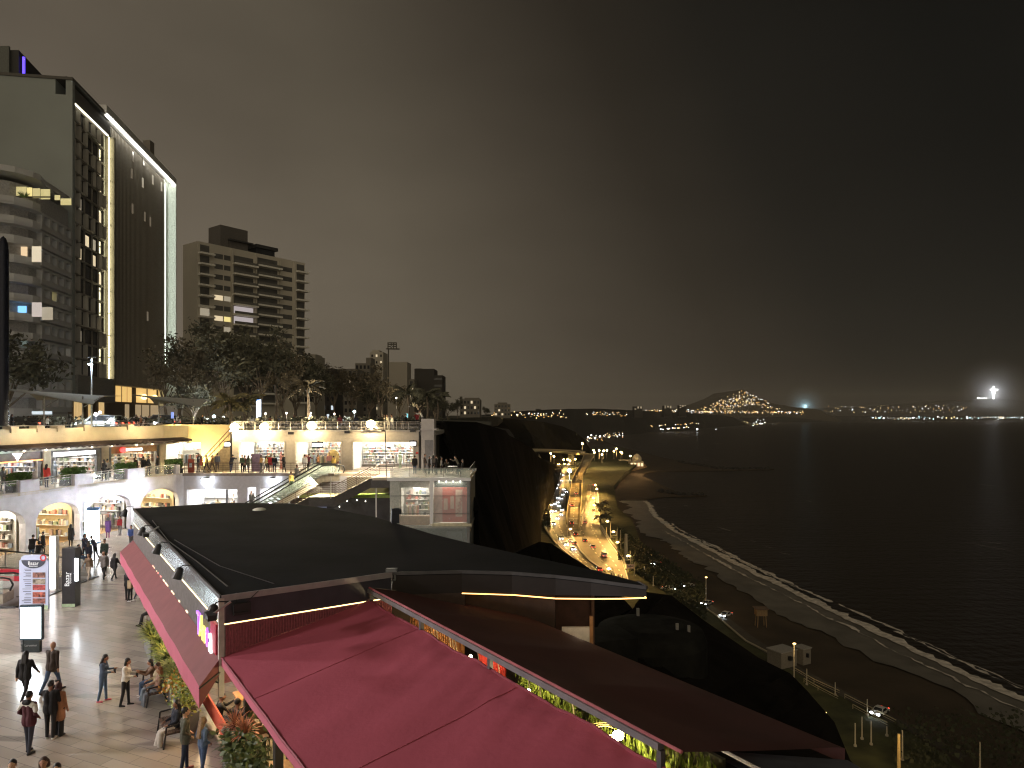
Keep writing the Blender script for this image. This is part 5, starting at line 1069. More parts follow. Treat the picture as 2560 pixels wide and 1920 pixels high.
# directory
b = G(84, 1523, 0); t = thing('directory_board', 'pale blue directory board with a dark arched top, text lines and five food pictures', 'sign', b); cw2 = 1.48
fD = Fr((b.x-cw2/2, b.y), (b.x+cw2/2, b.y)); mb = MB(); mb.fb(fD, 0, cw2, -.12, 0, 0, 2.5)
P = []; n = 20
for i in range(n+1): u = i/n*2-1; P.append((cw2/2+cw2/2*u*.93, 2.5+.28*math.sqrt(max(0, 1-u**6))))
for k_ in range(n): a, b2 = P[k_], P[k_+1]; mb.hexa([fD.pt(a[0], 0, 2.5), fD.pt(b2[0], 0, 2.5), fD.pt(b2[0], -.12, 2.5), fD.pt(a[0], -.12, 2.5), fD.pt(a[0], 0, a[1]), fD.pt(b2[0], 0, b2[1]), fD.pt(b2[0], -.12, b2[1]), fD.pt(a[0], -.12, a[1])])
mb.build('board', m('board_blue', (.5, .56, .75), .4, nz=.04, em=(.5, .56, .75), es=.12), t)
mb = MB(); V = []
for i in range(17): a = PI+PI*i/16; V.append(fD.pt(cw2/2+.62*math.cos(a), .012, 2.52+.42*math.sin(a)))
mb.add(V, [tuple(range(17))]); mb.build('dark_crest', m('crest_slate', (.05, .06, .09), .5), t)
text_mesh('lettering', 'Bazar', .25, wt, on(fD, cw2/2, .03, 2.36), t, .003); text_mesh('lettering', 'Gourmet', .12, wt, on(fD, cw2/2, .03, 2.22), t, .003)
c = fD.pt(cw2-.24, .02, 2.64); mb = MB()
for i in range(20): a, b3 = 2*PI*i/20, 2*PI*(i+1)/20; mb.quad(c+Vector((.17*math.cos(a), 0, .17*math.sin(a))), c+Vector((.17*math.cos(b3), 0, .17*math.sin(b3))), c+Vector((.1*math.cos(b3), 0, .1*math.sin(b3))), c+Vector((.1*math.cos(a), 0, .1*math.sin(a))))
mb.build('red_ring', m('ring_red', (.6, .05, .06), .5), t)
for i, (z, c_) in enumerate(((1.75, (.25, .12, .1)), (1.42, (.28, .25, .2)), (1.12, (.4, .08, .08)), (.74, (.35, .1, .07)), (.42, (.3, .12, .1)))): MB().fb(fD, .7, 1.34, .0, .015, z-.13, z+.14).build('food_picture', m('food_%d' % i, c_, .5, nz=.9, sc=7), t)
mb = MB(); R.seed(33)
for z in (2.05, 1.98, 1.86, 1.8, 1.73, 1.66, 1.5, 1.43, 1.3, 1.2, 1.13, 1.03, .9, .8, .73, .6, .5, .42, .34): mb.fb(fD, .14+R.uniform(0, .2), .62, .003, .01, z, z+R.choice((.02, .03)))
mb.build('text_lines', m('text_dark', (.08, .09, .15), .6), t); MB().fb(fD, 1.12, 1.48, 0, .014, .0, .2).build('green_foot', m('totem_green'), t)
# kiosk screen
b = G(76, 1632, 0); t = thing('screen_kiosk', 'digital kiosk with a blazing white screen on a dark ribbed foot', 'kiosk', b); cw2 = .86; fK = Fr((b.x-cw2/2, b.y), (b.x+cw2/2, b.y+.06)); fK = fK if fK.n.y < 0 else Fr((b.x-cw2/2, b.y), (b.x+cw2/2, b.y+.06), -1)
MB().fb(fK, -.02, cw2+.02, -.16, 0, .52, 1.98).build('housing', m('kiosk_slate', (.04, .07, .1), .35), t); MB().fb(fK, .03, cw2-.03, 0, .015, .6, 1.9).build('screen', EM('kiosk_white', (.9, 1, 1), 9), t)
mb = MB(); mb.fb(fK, .1, cw2-.1, -.2, -.02, 0, .52)
for i in range(8): mb.fb(fK, .02, .12, -.2, 0, .04+i*.06, .07+i*.06)
mb.build('foot', m('kiosk_foot', (.03, .04, .045), .4), t); text_mesh('lettering', 'Larcomar', .13, m('kiosk_print', (.45, .47, .5), .6), on(fK, cw2/2, 0.0, .3), t, .004)
lamp('screen_light', 'AREA', fK.pt(cw2/2, .08, 1.3), 60, (.85, .95, 1), t, .8, fK.pt(cw2/2, 3, .9))

# unseen wing parapet floodlights added left of the picture: they light the plaza and the left slope of the canopy
wx = thing('wing_extension', 'continuation of the shopping wing beyond the left edge of the photo', 'building', (-40, 20, 0))
MB().prism([(-36.6, 43), (-37.5, 30), (-37, 14), (-35, 0), (-44, 0), (-46, 30), (-45, 43)], 0, 4.3).prism([(-39.6, 42), (-40.5, 30), (-40, 14), (-38, 0), (-44, 0), (-46, 30), (-45, 42)], 4.3, 8.9).build('wall', stucco, wx)
for y, x, pw, c_ in ((31, -38.6, 13000, (1, .93, .92)), (19, -38.2, 15000, (1, .9, .86)), (6, -37, 13000, (1, .9, .84))):
    t = thing('added_floodlight', {31: 'farthest', 19: 'middle', 6: 'nearest'}[y]+' of three added mast floodlights, unseen on the wing parapet outside the left edge', 'floodlight', (x, y, 8.9)); MB().tube((x, y, 8.9), (x, y, 11), .06).box((x+.1, y, 11.1), (.4, .7, .35)).build('mast', dark, t); MB().box((x+.32, y, 11.1), (.03, .6, .28)).build('lens', EM('mast_lens', (1, .95, .9), 20, False), t)
    lamp('added_mast_beam', 'SPOT', (x+.5, y, 11.1), pw, c_, t, .9, (-12, 24, 0), 2.3, .6)
# ---------------------------------------------------------------- restaurant with black roof
P0, PB = Vector((-7.98, 19.23, 0)), Vector((-20.1, 37.2, 0))            # front-left and back-left corners
U = (P0-PB).normalized(); Wv = Vector((-U.y, U.x, 0)); 
if Wv.x < 0: Wv = -Wv                                                   # U runs along the side wall towards the camera, Wv along the front wall
P1 = P0+Wv*5.1
rs = thing('restaurant', 'restaurant with a large flat black roof, led strips and burgundy slatted walls', 'building', P0)
roofp = [(-7.98, 19.23), (-20.1, 37.2), (-16.2, 39.6), (-12.6, 39.4), (-9.4, 37.0), (-6.6, 34), (-3.3, 29.2), (-1.5, 27), (.4, 24.9), (1.6, 23.6), (2.75, 22.3), (3.75, 20.9), (3.9, 20.3), (3.2, 20.7), (2.4, 21.2), (1.35, 21.7), (0, 22.15), (-1.6, 22.35), (-3.79, 22.1)]
felt = m('roof_felt', (.016, .017, .018), 1, nz=.3, sc=.35, bump=.15, bs=3, spec=.06)
rm = MB(); rm.prism(roofp, 4.9, 5.0); rm.build('roof', felt, rs)
up_ = Vector((0, 0, 1)); trim = m('roof_trim', (.33, .31, .33), .45, .3, nz=.12)
def wallstrip(pts, z0, z1, th, mat, nm, par=rs, flip=1):
    mb = MB()
    for a, b in zip(pts, pts[1:]):
        a, b = Vector((a[0], a[1], 0)), Vector((b[0], b[1], 0)); d = (b-a).normalized(); n_ = Vector((d.y, -d.x, 0))*flip
        mb.hexa([a+up_*z0, b+up_*z0, b+n_*th+up_*z0, a+n_*th+up_*z0, a+up_*z1, b+up_*z1, b+n_*th+up_*z1, a+n_*th+up_*z1])
    return mb.build(nm, mat, par)
side = [tuple(PB[:2]), tuple(P0[:2])]; front = [roofp[0], roofp[-1]]+roofp[-2:-9:-1]
front_n = 1
wallstrip([tuple((Vector((p[0], p[1], 0))+Wv*0)[:2]) for p in front[:2]], 4.86, 5.03, .04, trim, 'roof_trim')
wallstrip(front[1:], 4.93, 5.03, .04, m('curved_trim', (.06, .058, .062), .6, nz=.2), 'roof_trim')
wallstrip(side, 4.92, 5.03, .05, m('dark_trim', (.035, .03, .03), .5), 'roof_trim', flip=1)
navy = m('navy_fascia', (.045, .045, .06), .35, nz=.15, sc=2)
wallstrip([tuple((Vector((p[0], p[1], 0))-U*.02)[:2]) for p in front[:2]], 4.24, 4.86, -.1, navy, 'fascia')
def tapered(pts, off, th, mat, nm, h0=0.0, h1=None):
    mb = MB(); Ls = [0]
    for a, b in zip(pts, pts[1:]): Ls.append(Ls[-1]+(Vector(b)-Vector(a)).length)
    zb = lambda t: 4.3+.5*max(0, (t-.45)/.55)**1.3
    for i, (a, b) in enumerate(zip(pts, pts[1:])):
        a, b = Vector((a[0], a[1]+off, 0)), Vector((b[0], b[1]+off, 0)); t0_, t1_ = Ls[i]/Ls[-1], Ls[i+1]/Ls[-1]; v = Vector((0, th, 0))
        za, zb_ = zb(t0_)+h0, zb(t1_)+h0; ta, tb_ = (4.94, 4.94) if h1 is None else (zb(t0_)+h1, zb(t1_)+h1)
        mb.hexa([a+up_*za, b+up_*zb_, b+v+up_*zb_, a+v+up_*za, a+up_*ta, b+up_*tb_, b+v+up_*tb_, a+v+up_*ta])
    return mb.build(nm, mat, rs)
tapered(front[1:], .02, .1, m('brown_fascia', (.014, .009, .008), .6), 'fascia')
wallstrip(side, 4.26, 4.92, -.1, m('mirror_fascia', (.3, .36, .38), .2, .6, nz=.35, sc=2, bump=.12, bs=1.2), 'fascia')
Lw = EM('warm_strip', (1, .68, .28), 4); wallstrip([tuple((Vector((p[0], p[1], 0))-U*.04)[:2]) for p in front[:2]], 4.2, 4.225, .03, Lw, 'led_strip')
tapered(front[2:], .0, .03, EM('amber_strip', (1, .5, .14), 4), 'led_strip', -.03, .0)
wallstrip(side, 4.2, 4.235, .02, EM('pale_strip', (1, .82, .5), 2.6), 'led_strip')
slat_r = m('burgundy_slats', (.3, .085, .11), .6, nz=.25, sc=12); slat_g = m('grey_slats', (.26, .25, .25), .6, nz=.15, sc=6)
wallstrip([tuple((Vector((p[0], p[1], 0))-U*.0)[:2]) for p in front[:2]], 2.6, 4.2, -.12, slat_r, 'slatted_wall')
wallstrip(side, 3.2, 4.2, -.12, slat_g, 'slatted_wall')
mb = MB(); fF = Fr((P0.x, P0.y), (P1.x, P1.y)); fF = fF if fF.n.y < 0 else Fr((P0.x, P0.y), (P1.x, P1.y), -1)
for i in range(64): mb.fb(fF, .1+i*.078, .13+i*.078, 0, .03, 2.9, 4.19)
mb.build('wall_slats', slat_r, rs)
fS = Fr((PB.x, PB.y), (P0.x, P0.y)); fS = fS if fS.n.x < 0 else Fr((PB.x, PB.y), (P0.x, P0.y), -1)
mb = MB()
for i in range(270): mb.fb(fS, .05+i*.08, .08+i*.08, 0, .02, 3.3, 4.19)
mb.build('wall_slats', slat_g, rs)
MB().box((P0.x-.02, P0.y+.02, 3.6), (.14, .14, 2.7), math.atan2(U.y, U.x)).build('corner_post', m('corner_post', (.5, .46, .44), .5), rs)
# inner walls and ceiling of the ground floor, and the dim wing under the curved eave
MB().prism([tuple((P0+Wv*.1-U*.3)[:2]), tuple((PB+Wv*.1)[:2]), (-16.2, 39.3), (-12.6, 39.1), (-6.8, 33.6), (-4, 22.5)], 3.22, 3.3).build('ceiling', m('restaurant_ceiling', (.2, .12, .08), .7), rs)
iw = MB(); A_ = PB+Wv*4.2; B_ = P0+Wv*4.2+U*-.6; fI = Fr((A_.x, A_.y), (B_.x, B_.y)); fI = fI if fI.n.x < 0 else Fr((A_.x, A_.y), (B_.x, B_.y), -1)
iw.fb(fI, 0, fI.len, -.15, 0, 0, 3.2).build('inner_wall', m('inner_wood', (.32, .18, .1), .6, nz=.2), rs)
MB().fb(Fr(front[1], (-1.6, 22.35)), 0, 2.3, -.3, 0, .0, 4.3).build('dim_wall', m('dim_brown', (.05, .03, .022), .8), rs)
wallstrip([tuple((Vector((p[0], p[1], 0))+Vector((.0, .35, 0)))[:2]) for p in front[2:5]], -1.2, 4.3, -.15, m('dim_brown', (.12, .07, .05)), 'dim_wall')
wp = D(1437, 1590, 21.9); MB().box((wp.x, 21.6, wp.z), (.85, .1, .75)).build('lit_panel', m('panel_white', (.6, .55, .48), .6), rs); MB().box((wp.x+.48, 21.6, wp.z), (.1, .14, 1.4)).build('timber_post', m('timber_orange', (.4, .2, .08), .6), rs)
lamp('panel_light', 'POINT', (wp.x+.1, 20.9, wp.z+.5), 4, (1, .75, .5), rs, .1)
# the letters of the name beside the corner
fS2 = fS; LS = fS.len; zc = 3.62
lets = [('T', (.45, .1, 1), .0), ('A', (1, .85, .15), .0), ('n', (1, .85, .15), 0), ('t', (.5, .12, 1), 0), ('a', (1, .95, .95), 0)]
sgn_ = thing('restaurant_sign', 'glowing purple, yellow and white name letters above the side awning near the corner', 'sign', fS.pt(LS-1, .1, 3.4))
MB().fb(fS, LS-1.0, LS-.28, .03, .1, 3.32, 4.16).build('red_back', m('sign_red', (.5, .02, .06), .4), sgn_)
for i, (ch, c_, _) in enumerate(lets):
    aa = LS-2.55+i*.44; text_mesh('letter', ch, .98 if i not in (4,) else 1.15, EM('letter_%d' % i, c_, 1.5), on(fS, aa, .14, zc) @ Matrix.Diagonal((.85, 1, 1, 1)), sgn_, .03)
# roof-edge speakers and spot lamps
rg = 'black roof-edge spotlights'; hsg = m('lamp_black', (.015, .015, .017), .5)
for i, (px, py, lb) in enumerate(((313, 1283, 'round black spotlight on a bent arm at the far corner of the roof'), (357, 1313, 'round black spotlight second along the roof edge from the far corner'), (396, 1354, 'round black spotlight halfway along the roof edge above the mirror fascia'), (449, 1414, 'round black spotlight hanging on a short cable past the middle of the roof edge'), (534, 1502, 'large round black spotlight just above the letter sign at the near corner'))):
    # on the side edge: distance along from pixel
    a = fS.a(px, .35); z = max(4.35, min(4.8, fS.z(px, py, .35))); t = thing('roof_spotlight', lb, 'spotlight', fS.pt(a, .35, z), group=rg)
    c = fS.pt(a, .35, z); MB().tube(c+Vector((0, 0, .12)), c+Vector((-.08, -.05, -.16)), .12, .17, 12).sph(c+Vector((0, 0, .1)), .12, 2).build('housing', hsg, t, smooth=False)
    MB().path([fS.pt(a, -.05, 5.02), fS.pt(a, .25, 5.06), fS.pt(a, .38, 4.95), c+Vector((0, 0, .1))], .018).build('arm', hsg, t)
for i, (px, py, lb) in enumerate(((364, 1337, 'flat black bracket lamp between the first and second round spotlights'), (526, 1540, 'dark rectangular lamp box mounted over the glowing letters'))):
    a = fS.a(px, .5); c = fS.pt(a, .5, fS.z(px, py, .5)); t = thing('bracket_lamp', lb, 'lamp', c); MB().box(c, (.5, .22, .14), math.atan2(U.y, U.x)).build('housing', hsg, t); MB().tube(c, fS.pt(a, 0, c.z+.3), .035).build('bracket', steel, t)
t = thing('floodlight', 'flat black floodlight hanging by cables on the front fascia beside the corner', 'floodlight', D(605, 1510, 19.9))
cF = fF.pt(fF.a(605, .15), .15, 4.62); MB().box(cF, (.46, .1, .32), math.atan2(Wv.y, Wv.x)).box(cF+Vector((.02, -.06, -.1)), (.4, .06, .05), math.atan2(Wv.y, Wv.x)).build('housing', hsg, t); MB().tube(cF+Vector((-.15, 0, .15)), cF+Vector((-.2, .1, .42)), .012).tube(cF+Vector((.1, 0, .15)), cF+Vector((.35, .3, .42)), .012).build('cable', hsg, t)
t = thing('roof_camera', 'small dark camera box on a bent bracket at the roof edge above the beam', 'camera', D(979, 1432, 22)); c = D(979, 1425, 22.1); MB().box(c, (.34, .2, .1)).build('housing', m('cam_grey', (.12, .13, .13), .5), t); MB().path([c, c+Vector((.1, 0, -.12)), c+Vector((.12, -.02, -.3)), c+Vector((.0, .1, -.35))], .03).build('bracket', m('cam_grey'), t)
b = D(986, 1312, 32); MB().box((b.x, 32.2, 5.35), (.34, .34, .68), .3).box((b.x+.12, 32.2, 5.55), (.3, .3, .2), .3).build('roof_vent', m('navy_box', (.015, .02, .03), .5)); tag(bpy.data.objects['roof_vent.001'] if 'roof_vent.001' in bpy.data.objects else bpy.data.objects['roof_vent'], 'small dark navy vent box standing at the far edge of the black roof', 'vent')
o = MB().lathe((D(655, 1278, 37).x, 36.6, 5.0), [(.34, 0), (.32, .05), (.2, .1), (0, .11)], 16).build('roof_dome', m('dome_white', (.55, .55, .5), .4)); tag(o, 'small pale dome near the far edge of the black roof', 'skylight')
cb = MB(); cb.path([Vector((-16.9, 32.9, 5.02)), Vector((-13.5, 27.5, 5.03)), Vector((-10.6, 23.6, 5.03)), Vector((-8.2, 20.2, 5.03))], .018).path([Vector((-13.4, 27.8, 5.02)), Vector((-9.6, 23, 5.02)), Vector((-7.0, 20.6, 5.02))], .014)
tag(cb.build('roof_cable', hsg), 'thin dark cables lying along the left edge of the black roof', 'cable')
# side awning
pk = m('awning_burgundy', (.19, .062, .065), .8, nz=.08, sc=2, bump=.1, bs=6); pk2 = m('valance_pink', (.46, .11, .17), .75, nz=.06, sc=2)
aw = thing('side_awning', 'long dusty burgundy awning with pink valance along the plaza side of the restaurant', 'awning', fS.pt(LS/2, .3, 3)); n = 26
r0 = [fS.pt(LS*i/n*1.0, .03, 3.32) for i in range(n+1)]; r1 = [fS.pt(-.15+(LS+.45)*i/n, .62+.012*math.sin(i*1.7), 2.75) for i in range(n+1)]; r2 = [p+Vector((0, 0, -.58))+fS.n*.01*math.sin(i*2.3) for i, p in enumerate(r1)]
MB().grid([r0, r1]).grid([[p-Vector((0, 0, .02)) for p in r0], [p-Vector((0, 0, .02)) for p in r1]]).quad(r0[-1], r1[-1], r2[-1], fS.pt(LS, .03, 2.9)).quad(r0[0], r1[0], r2[0], fS.pt(0, .03, 2.9)).build('cloth', pk, aw)
MB().grid([r1, r2]).grid([[p-fS.n*.015 for p in r1], [p-fS.n*.015 for p in r2]]).build('valance', pk2, aw)
MB().tube(fS.pt(LS, 0, 2.95), r1[-1]+Vector((0, 0, -.05)), .025).tube(fS.pt(LS, 0, 2.6), fS.pt(LS, .4, 2.85), .025).build('support_arm', black, aw)
R.seed(17); nb = MB()
for i in range(26): a = R.uniform(LS*.35, LS-.3); nb.fb(fS, a, a+R.uniform(.06, .3), .03, .06, 3.36, 3.4, R.randrange(2))
nb.build('gap_lights', [EM('gap_red', (1, .25, .2), 1.6), EM('gap_warm', (1, .75, .5), 1.8)], aw)
# big burgundy canopy: sheet from side eave up to the ridge
cl_m = m('canopy_burgundy', (.42, .088, .13), .9, nz=.05, sc=.8, bump=.15, bs=7, spec=.2)
R0 = P0+Wv*4.31; Lc = 13.2
cn = thing('front_canopy', 'large burgundy fabric canopy stretching from the restaurant wall towards the viewer', 'canopy', P0+U*5+Wv*2)
NU, NW = 90, 46; rows = []
for i in range(NU+1):
    s = 17*i/NU; r = []
    for j in range(NW+1):
        v = j/NW; p = P0+U*s+Wv*4.31*v; z = 3.32+.93*v
        sag = -.05*math.sin(PI*v)*abs(math.sin(PI*s/3.45)); scal = -.05*abs(math.sin(PI*(s-.1)/3.45))*max(0, (v-.86)/.14) if v > .86 else 0
        wr = .014*math.sin((s*1.0+v*2.2)*9)*math.exp(-((s % 3.45-1.72)/2.2)**2)*max(0, v-.35)*1.6+.010*math.sin(s*3.1+v*7)
        k1 = ((s-.35*(1-v)*9) % 3.45)
        for sp_ in (3.5, 6.95, 10.4):
            dx, dv = s-sp_, (1-v)*4.31+.25; r_ = math.hypot(dx, dv); wr += .015*math.sin(math.atan2(dx, dv)*15+sp_)*math.exp(-r_/1.5)
        wr += .007*math.sin((s*.9-v*4.3*.55)*2.2)+.005*math.sin(s*5.3+math.sin(v*6)*1.2)
        seam_ = .005 if abs(((s+2.2*(1-v)) % 3.45)-.1) < .1 else 0
        r.append(p+Vector((0, 0, z+sag+scal+wr+seam_)))
    rows.append(r)
MB().grid(rows).build('cloth', cl_m, cn, smooth=True)
MB().grid([[r[0] for r in rows], [r[0]+Vector((0, 0, -.22))-Wv*.02 for r in rows]]).build('valance', pk2, cn)
for s_q in (3.4, 8.2):
    k_q = int(s_q/17*NU); MB().path([rows[min(NU, k_q+int(.0*j))][j]+Vector((0, 0, .006)) for j in range(0, NW+1, 2)], .007, 5).build('seam', cl_m, cn)
hem = MB(); hem.path([r[-1]+Vector((0, 0, .0)) for r in rows[::2]], .035, 6); hem.build('rolled_hem', m('hem_burgundy', (.28, .05, .08), .6), cn); MB().path([r[0] for r in rows[::6]], .03).build('edge_tube', m('hem_burgundy'), cn)
# steel beam with posts over the ridge
bmv = thing('ridge_beam', 'grey steel beam on short posts along the gap between the two canopies', 'beam', R0+U*6+Vector((0, 0, 4.3)))
f = Fr(tuple(R0[:2]), tuple((R0+U*12.4)[:2])); mb = MB(); mb.fb(f, 0, 12.25, -.07, .07, 4.5, 4.62); mb.build('beam', m('beam_grey', (.2, .2, .215), .45, .4, nz=.15), bmv)
for s in (.1, 3.5, 6.95, 12.2): MB().fb(f, s, s+.1, -.05, .05, 4.2 if s < 12 else .5, 4.5).build('post', m('post_grey', (.09, .09, .1), .5, .3), bmv)
# canopy on the sea side, its lack of light put into the dark cloth colour
dkm = m('canopy_shaded', (.07, .022, .02), .8, nz=.15, sc=.8)
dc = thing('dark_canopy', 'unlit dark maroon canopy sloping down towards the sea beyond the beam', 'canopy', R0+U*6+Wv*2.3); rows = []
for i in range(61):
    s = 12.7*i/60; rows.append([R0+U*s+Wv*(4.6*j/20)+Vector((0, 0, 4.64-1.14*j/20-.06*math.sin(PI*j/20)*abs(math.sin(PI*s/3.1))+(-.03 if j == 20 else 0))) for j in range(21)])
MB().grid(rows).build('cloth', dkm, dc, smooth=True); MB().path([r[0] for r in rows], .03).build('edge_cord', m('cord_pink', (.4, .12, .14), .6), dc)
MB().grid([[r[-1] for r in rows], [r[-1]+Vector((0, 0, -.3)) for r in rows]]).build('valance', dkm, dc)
fE = Fr(tuple((R0+U*12.85)[:2]), tuple((R0+U*12.85+Wv*4.6)[:2])); fE = fE if fE.n.y < 0 else Fr(tuple((R0+U*12.85)[:2]), tuple((R0+U*12.85+Wv*4.6)[:2]), -1)
g2 = thing('terrace_screen', 'pale panels and frames lit under the near end of the dark canopy', 'screen', fE.pt(1, 0, 0)); 
for a, b, z1 in ((.15, .75, 4.0), (.8, 1.6, 3.9), (1.7, 2.5, 3.7)): MB().fb(fE, a, b, -.1, -.05, .3, z1).build('panel', m('screen_panel', (.4, .34, .28), .6), g2)
g3 = thing('lower_roof', 'dark blue grey roof with a pale edge bar at the bottom of the photo', 'roof', (4, 11, 3.3)); a, b, c, d = D(1806, 1878, 12.4), D(1895, 1925, 11.6), D(2180, 1935, 11.8), D(2118, 1900, 13.0)
MB().quad(a, b, c, d).quad(*[p+Vector((0, 0, -.15)) for p in (a, d, c, b)]).build('sheet', m('slate_roof', (.06, .065, .08), .6), g3); MB().tube(a+Vector((-.02, 0, .03)), b+(b-a)*1.2+Vector((-.02, 0, .03)), .035).build('edge_bar', m('bar_grey', (.4, .38, .36), .4, .3), g3)
# stone platform and dim rooftop things on the terrace
t = thing('stone_drum', 'dim round stone structure on the dark terrace behind the maroon canopy', 'structure', (6.5, 33, -2)); p = D(1625, 1600, 34)
MB().lathe((p.x, 34, -3.4), [(2.7, 0), (2.7, 2.5), (2.5, 3.0), (1.6, 3.25), (0, 3.3)], 40).build('drum', m('dim_stone', (.018, .018, .016), 1, nz=.4, sc=1, bump=.4, bs=3, spec=.05), t); MB().box((p.x-2.5, 31, -1.0), (2, 2, 2.6), .3).build('side_block', m('dim_stone'), t)
for px, py in ((1595, 1530), (1722, 1573), (1693, 1568)): q = D(px, py, 33); MB().box(q, (.12, .12, .35)).build('small_post', m('dim_post', (.25, .24, .22), .6), t)
t = thing('timber_wall', 'dark reddish timber wall below the amber led strip', 'wall', (2, 24, 0)); a, b = D(1335, 1560, 23.6), D(1478, 1560, 24); MB().box(((a.x+b.x)/2, 23.8, 1.7), (b.x-a.x, .3, 4.6)).build('panel', m('timber_dark', (.1, .045, .03), .7, nz=.3, sc=3), t); MB().box((b.x, 23.6, 1.7), (.1, .2, 4.6)).build('edge_post', m('timber_edge', (.16, .08, .05), .6), t)
# things seen through the ridge gap
inr = m('interior_slats', (.5, .22, .08), .6, nz=.3, sc=6); vine = m('green_wall', (.22, .3, .04), .7, nz=.5, sc=4)
t = thing('timber_screen', 'orange lit timber slat screen seen through the gap beside the beam', 'screen', R0+Wv*1.2+U*1.5); mb = MB(); f = Fr(tuple((R0+Wv*1.3)[:2]), tuple((R0+Wv*1.3+U*4)[:2]))
for i in range(26): mb.fb(f, i*.12+.2, i*.12+.27, -.03, .03, 1.6, 3.95)
mb.fb(f, .1, 3.4, -.12, -.06, 1.5, 3.95).build('slats', inr, t)
R.seed(71); fg_ = Fr(tuple((R0+Wv*1.25+U*4.4)[:2]), tuple((R0+Wv*1.25+U*12.6)[:2]))
for k_, (a0, a1, lb) in enumerate(((2.0, 4.2, 'yellow green hanging plant wall seen through the gap near the middle post'), (4.6, 7.9, 'bright yellow green hanging plant wall beside the lit bulb in the gap'))):
    t = thing('plant_wall', lb, 'plants', fg_.pt((a0+a1)/2, 0, 3)); mb = MB()
    for i in range(1500):
        a = R.uniform(a0, a1); c = fg_.pt(a, R.uniform(-.15, .2), R.uniform(2.6, 3.98)); s_ = R.uniform(.03, .07); dx = Vector((R.gauss(0, 1), R.gauss(0, 1), 0)).normalized()*s_*.5; mb.quad(c-dx, c+Vector((R.uniform(-.02, .02), R.uniform(-.02, .02), -s_*2.2)), c+dx, c+Vector((0, 0, s_)))
    mb.build('foliage', vine, t); MB().fb(fg_, a0, a1, -.3, -.22, 2.4, 3.95).build('backing', m('plant_backing', (.05, .05, .02), .9), t)
t = thing('red_curtain', 'bright red striped curtain seen through the gap beside the beam', 'curtain', fg_.pt(.7, 0, 3)); mb = MB()
for i in range(16): mb.tube(fg_.pt(.1+i*.08, 0, 2.4), fg_.pt(.1+i*.08, 0, 3.9), .035)
mb.build('cloth', m('curtain_red', (.6, .04, .03), .6), t)
hts = m('hanging_cord', (.6, .5, .35), .6)
for s in (3.6, 3.75, 3.9, 4.6, 4.75, 4.9, 6.0, 6.9, 8.1, 8.5, 9.6): MB().tube(R0+U*s+Wv*.25+Vector((0, 0, 4.45)), R0+U*(s+.12)+Wv*.3+Vector((0, 0, 3.7)), .012, n=4).build('cord', hts, bmv)

bp2 = R0+U*10.7+Wv*.48+Vector((0, 0, 4.02)); t = thing('hanging_bulb', 'dazzling warm bulb with wicker hoops in the gap between the canopies', 'lamp', bp2)
MB().sph(bp2, (.11, .11, .09), 2).build('bulb', EM('bulb_glow', (1, .86, .5), 60, False), t); mb = MB()
for r in (.2, .28, .36): mb.path([bp2+U*(-.35)+Vector((r*math.cos(a), r*math.sin(a), -.04)) for a in [i*PI/8 for i in range(17)]], .012, 4)
mb.build('wicker_hoops', m('wicker', (.5, .4, .15), .6), t); lamp('bulb_light', 'POINT', bp2+Vector((0, 0, -.14)), 120, (1, .78, .4), t, .08)
for s, w_, pw in ((2.0, .45, 22), (5.2, .55, 26), (7.8, .5, 40)):
    p = R0+U*s+Wv*w_+Vector((0, 0, 3.9)); t = thing('pendant_lamp', {2.0: 'small warm pendant by the timber screen in the gap', 5.2: 'small warm pendant by the red curtain in the gap', 7.8: 'small warm pendant between the plant walls in the gap'}[s], 'lamp', p, group='pendants in the gap'); MB().sph(p, .045, 2).build('bulb', EM('pendant_glow', (1, .8, .45), 20), t); MB().tube(p, p+Vector((0, 0, .5)), .008).build('cord', black, t); lamp('pendant_light', 'POINT', p+Vector((0, 0, -.1)), pw, (1, .76, .4), t, .06)
struct(MB().prism([tuple(p[:2]) for p in (P0+U*-.5+Wv*.05, P0+U*16, P0+U*16+Wv*9, P0+U*-.5+Wv*9)], -.3, .02).build('terrace_floor', m('terrace_green_lit_floor', (.3, .3, .16), .6, nz=.4, sc=3)))  # yellow-green lamplight put into the floor colour

# ---------------------------------------------------------------- planters, plants
grn = m('plant_green', (.12, .17, .04), .6, nz=.4, sc=5); ygr = m('plant_yellowgreen', (.3, .34, .08), .6, nz=.35, sc=5); orl = m('plant_orange', (.5, .26, .06), .6, nz=.4, sc=6); redl = m('plant_russet', (.42, .17, .1), .6, nz=.35, sc=6); dgr = m('plant_dark', (.07, .1, .035), .6, nz=.4, sc=5)
def spiky(mb, c, r, n, k=0, w_=.03, up=.6):
    for i in range(n):
        an = R.uniform(0, 2*PI); el = R.uniform(.15, 1.3)*up+.15; d = Vector((math.cos(an)*math.cos(el), math.sin(an)*math.cos(el), math.sin(el))); sd = Vector((-math.sin(an), math.cos(an), 0))*w_; q0 = Vector(c); L_ = r*R.uniform(.7, 1.15); prv = None
        for s in range(4):
            q1 = q0+d*L_/4; d = (d+Vector((0, 0, -.22))).normalized(); ws = (1, .95, .7, .05)[s]; wp_ = (.5, 1, .95, .7)[s]
            mb.quad(q0-sd*wp_, q1-sd*ws, q1+sd*ws, q0+sd*wp_, k=k); q0 = q1
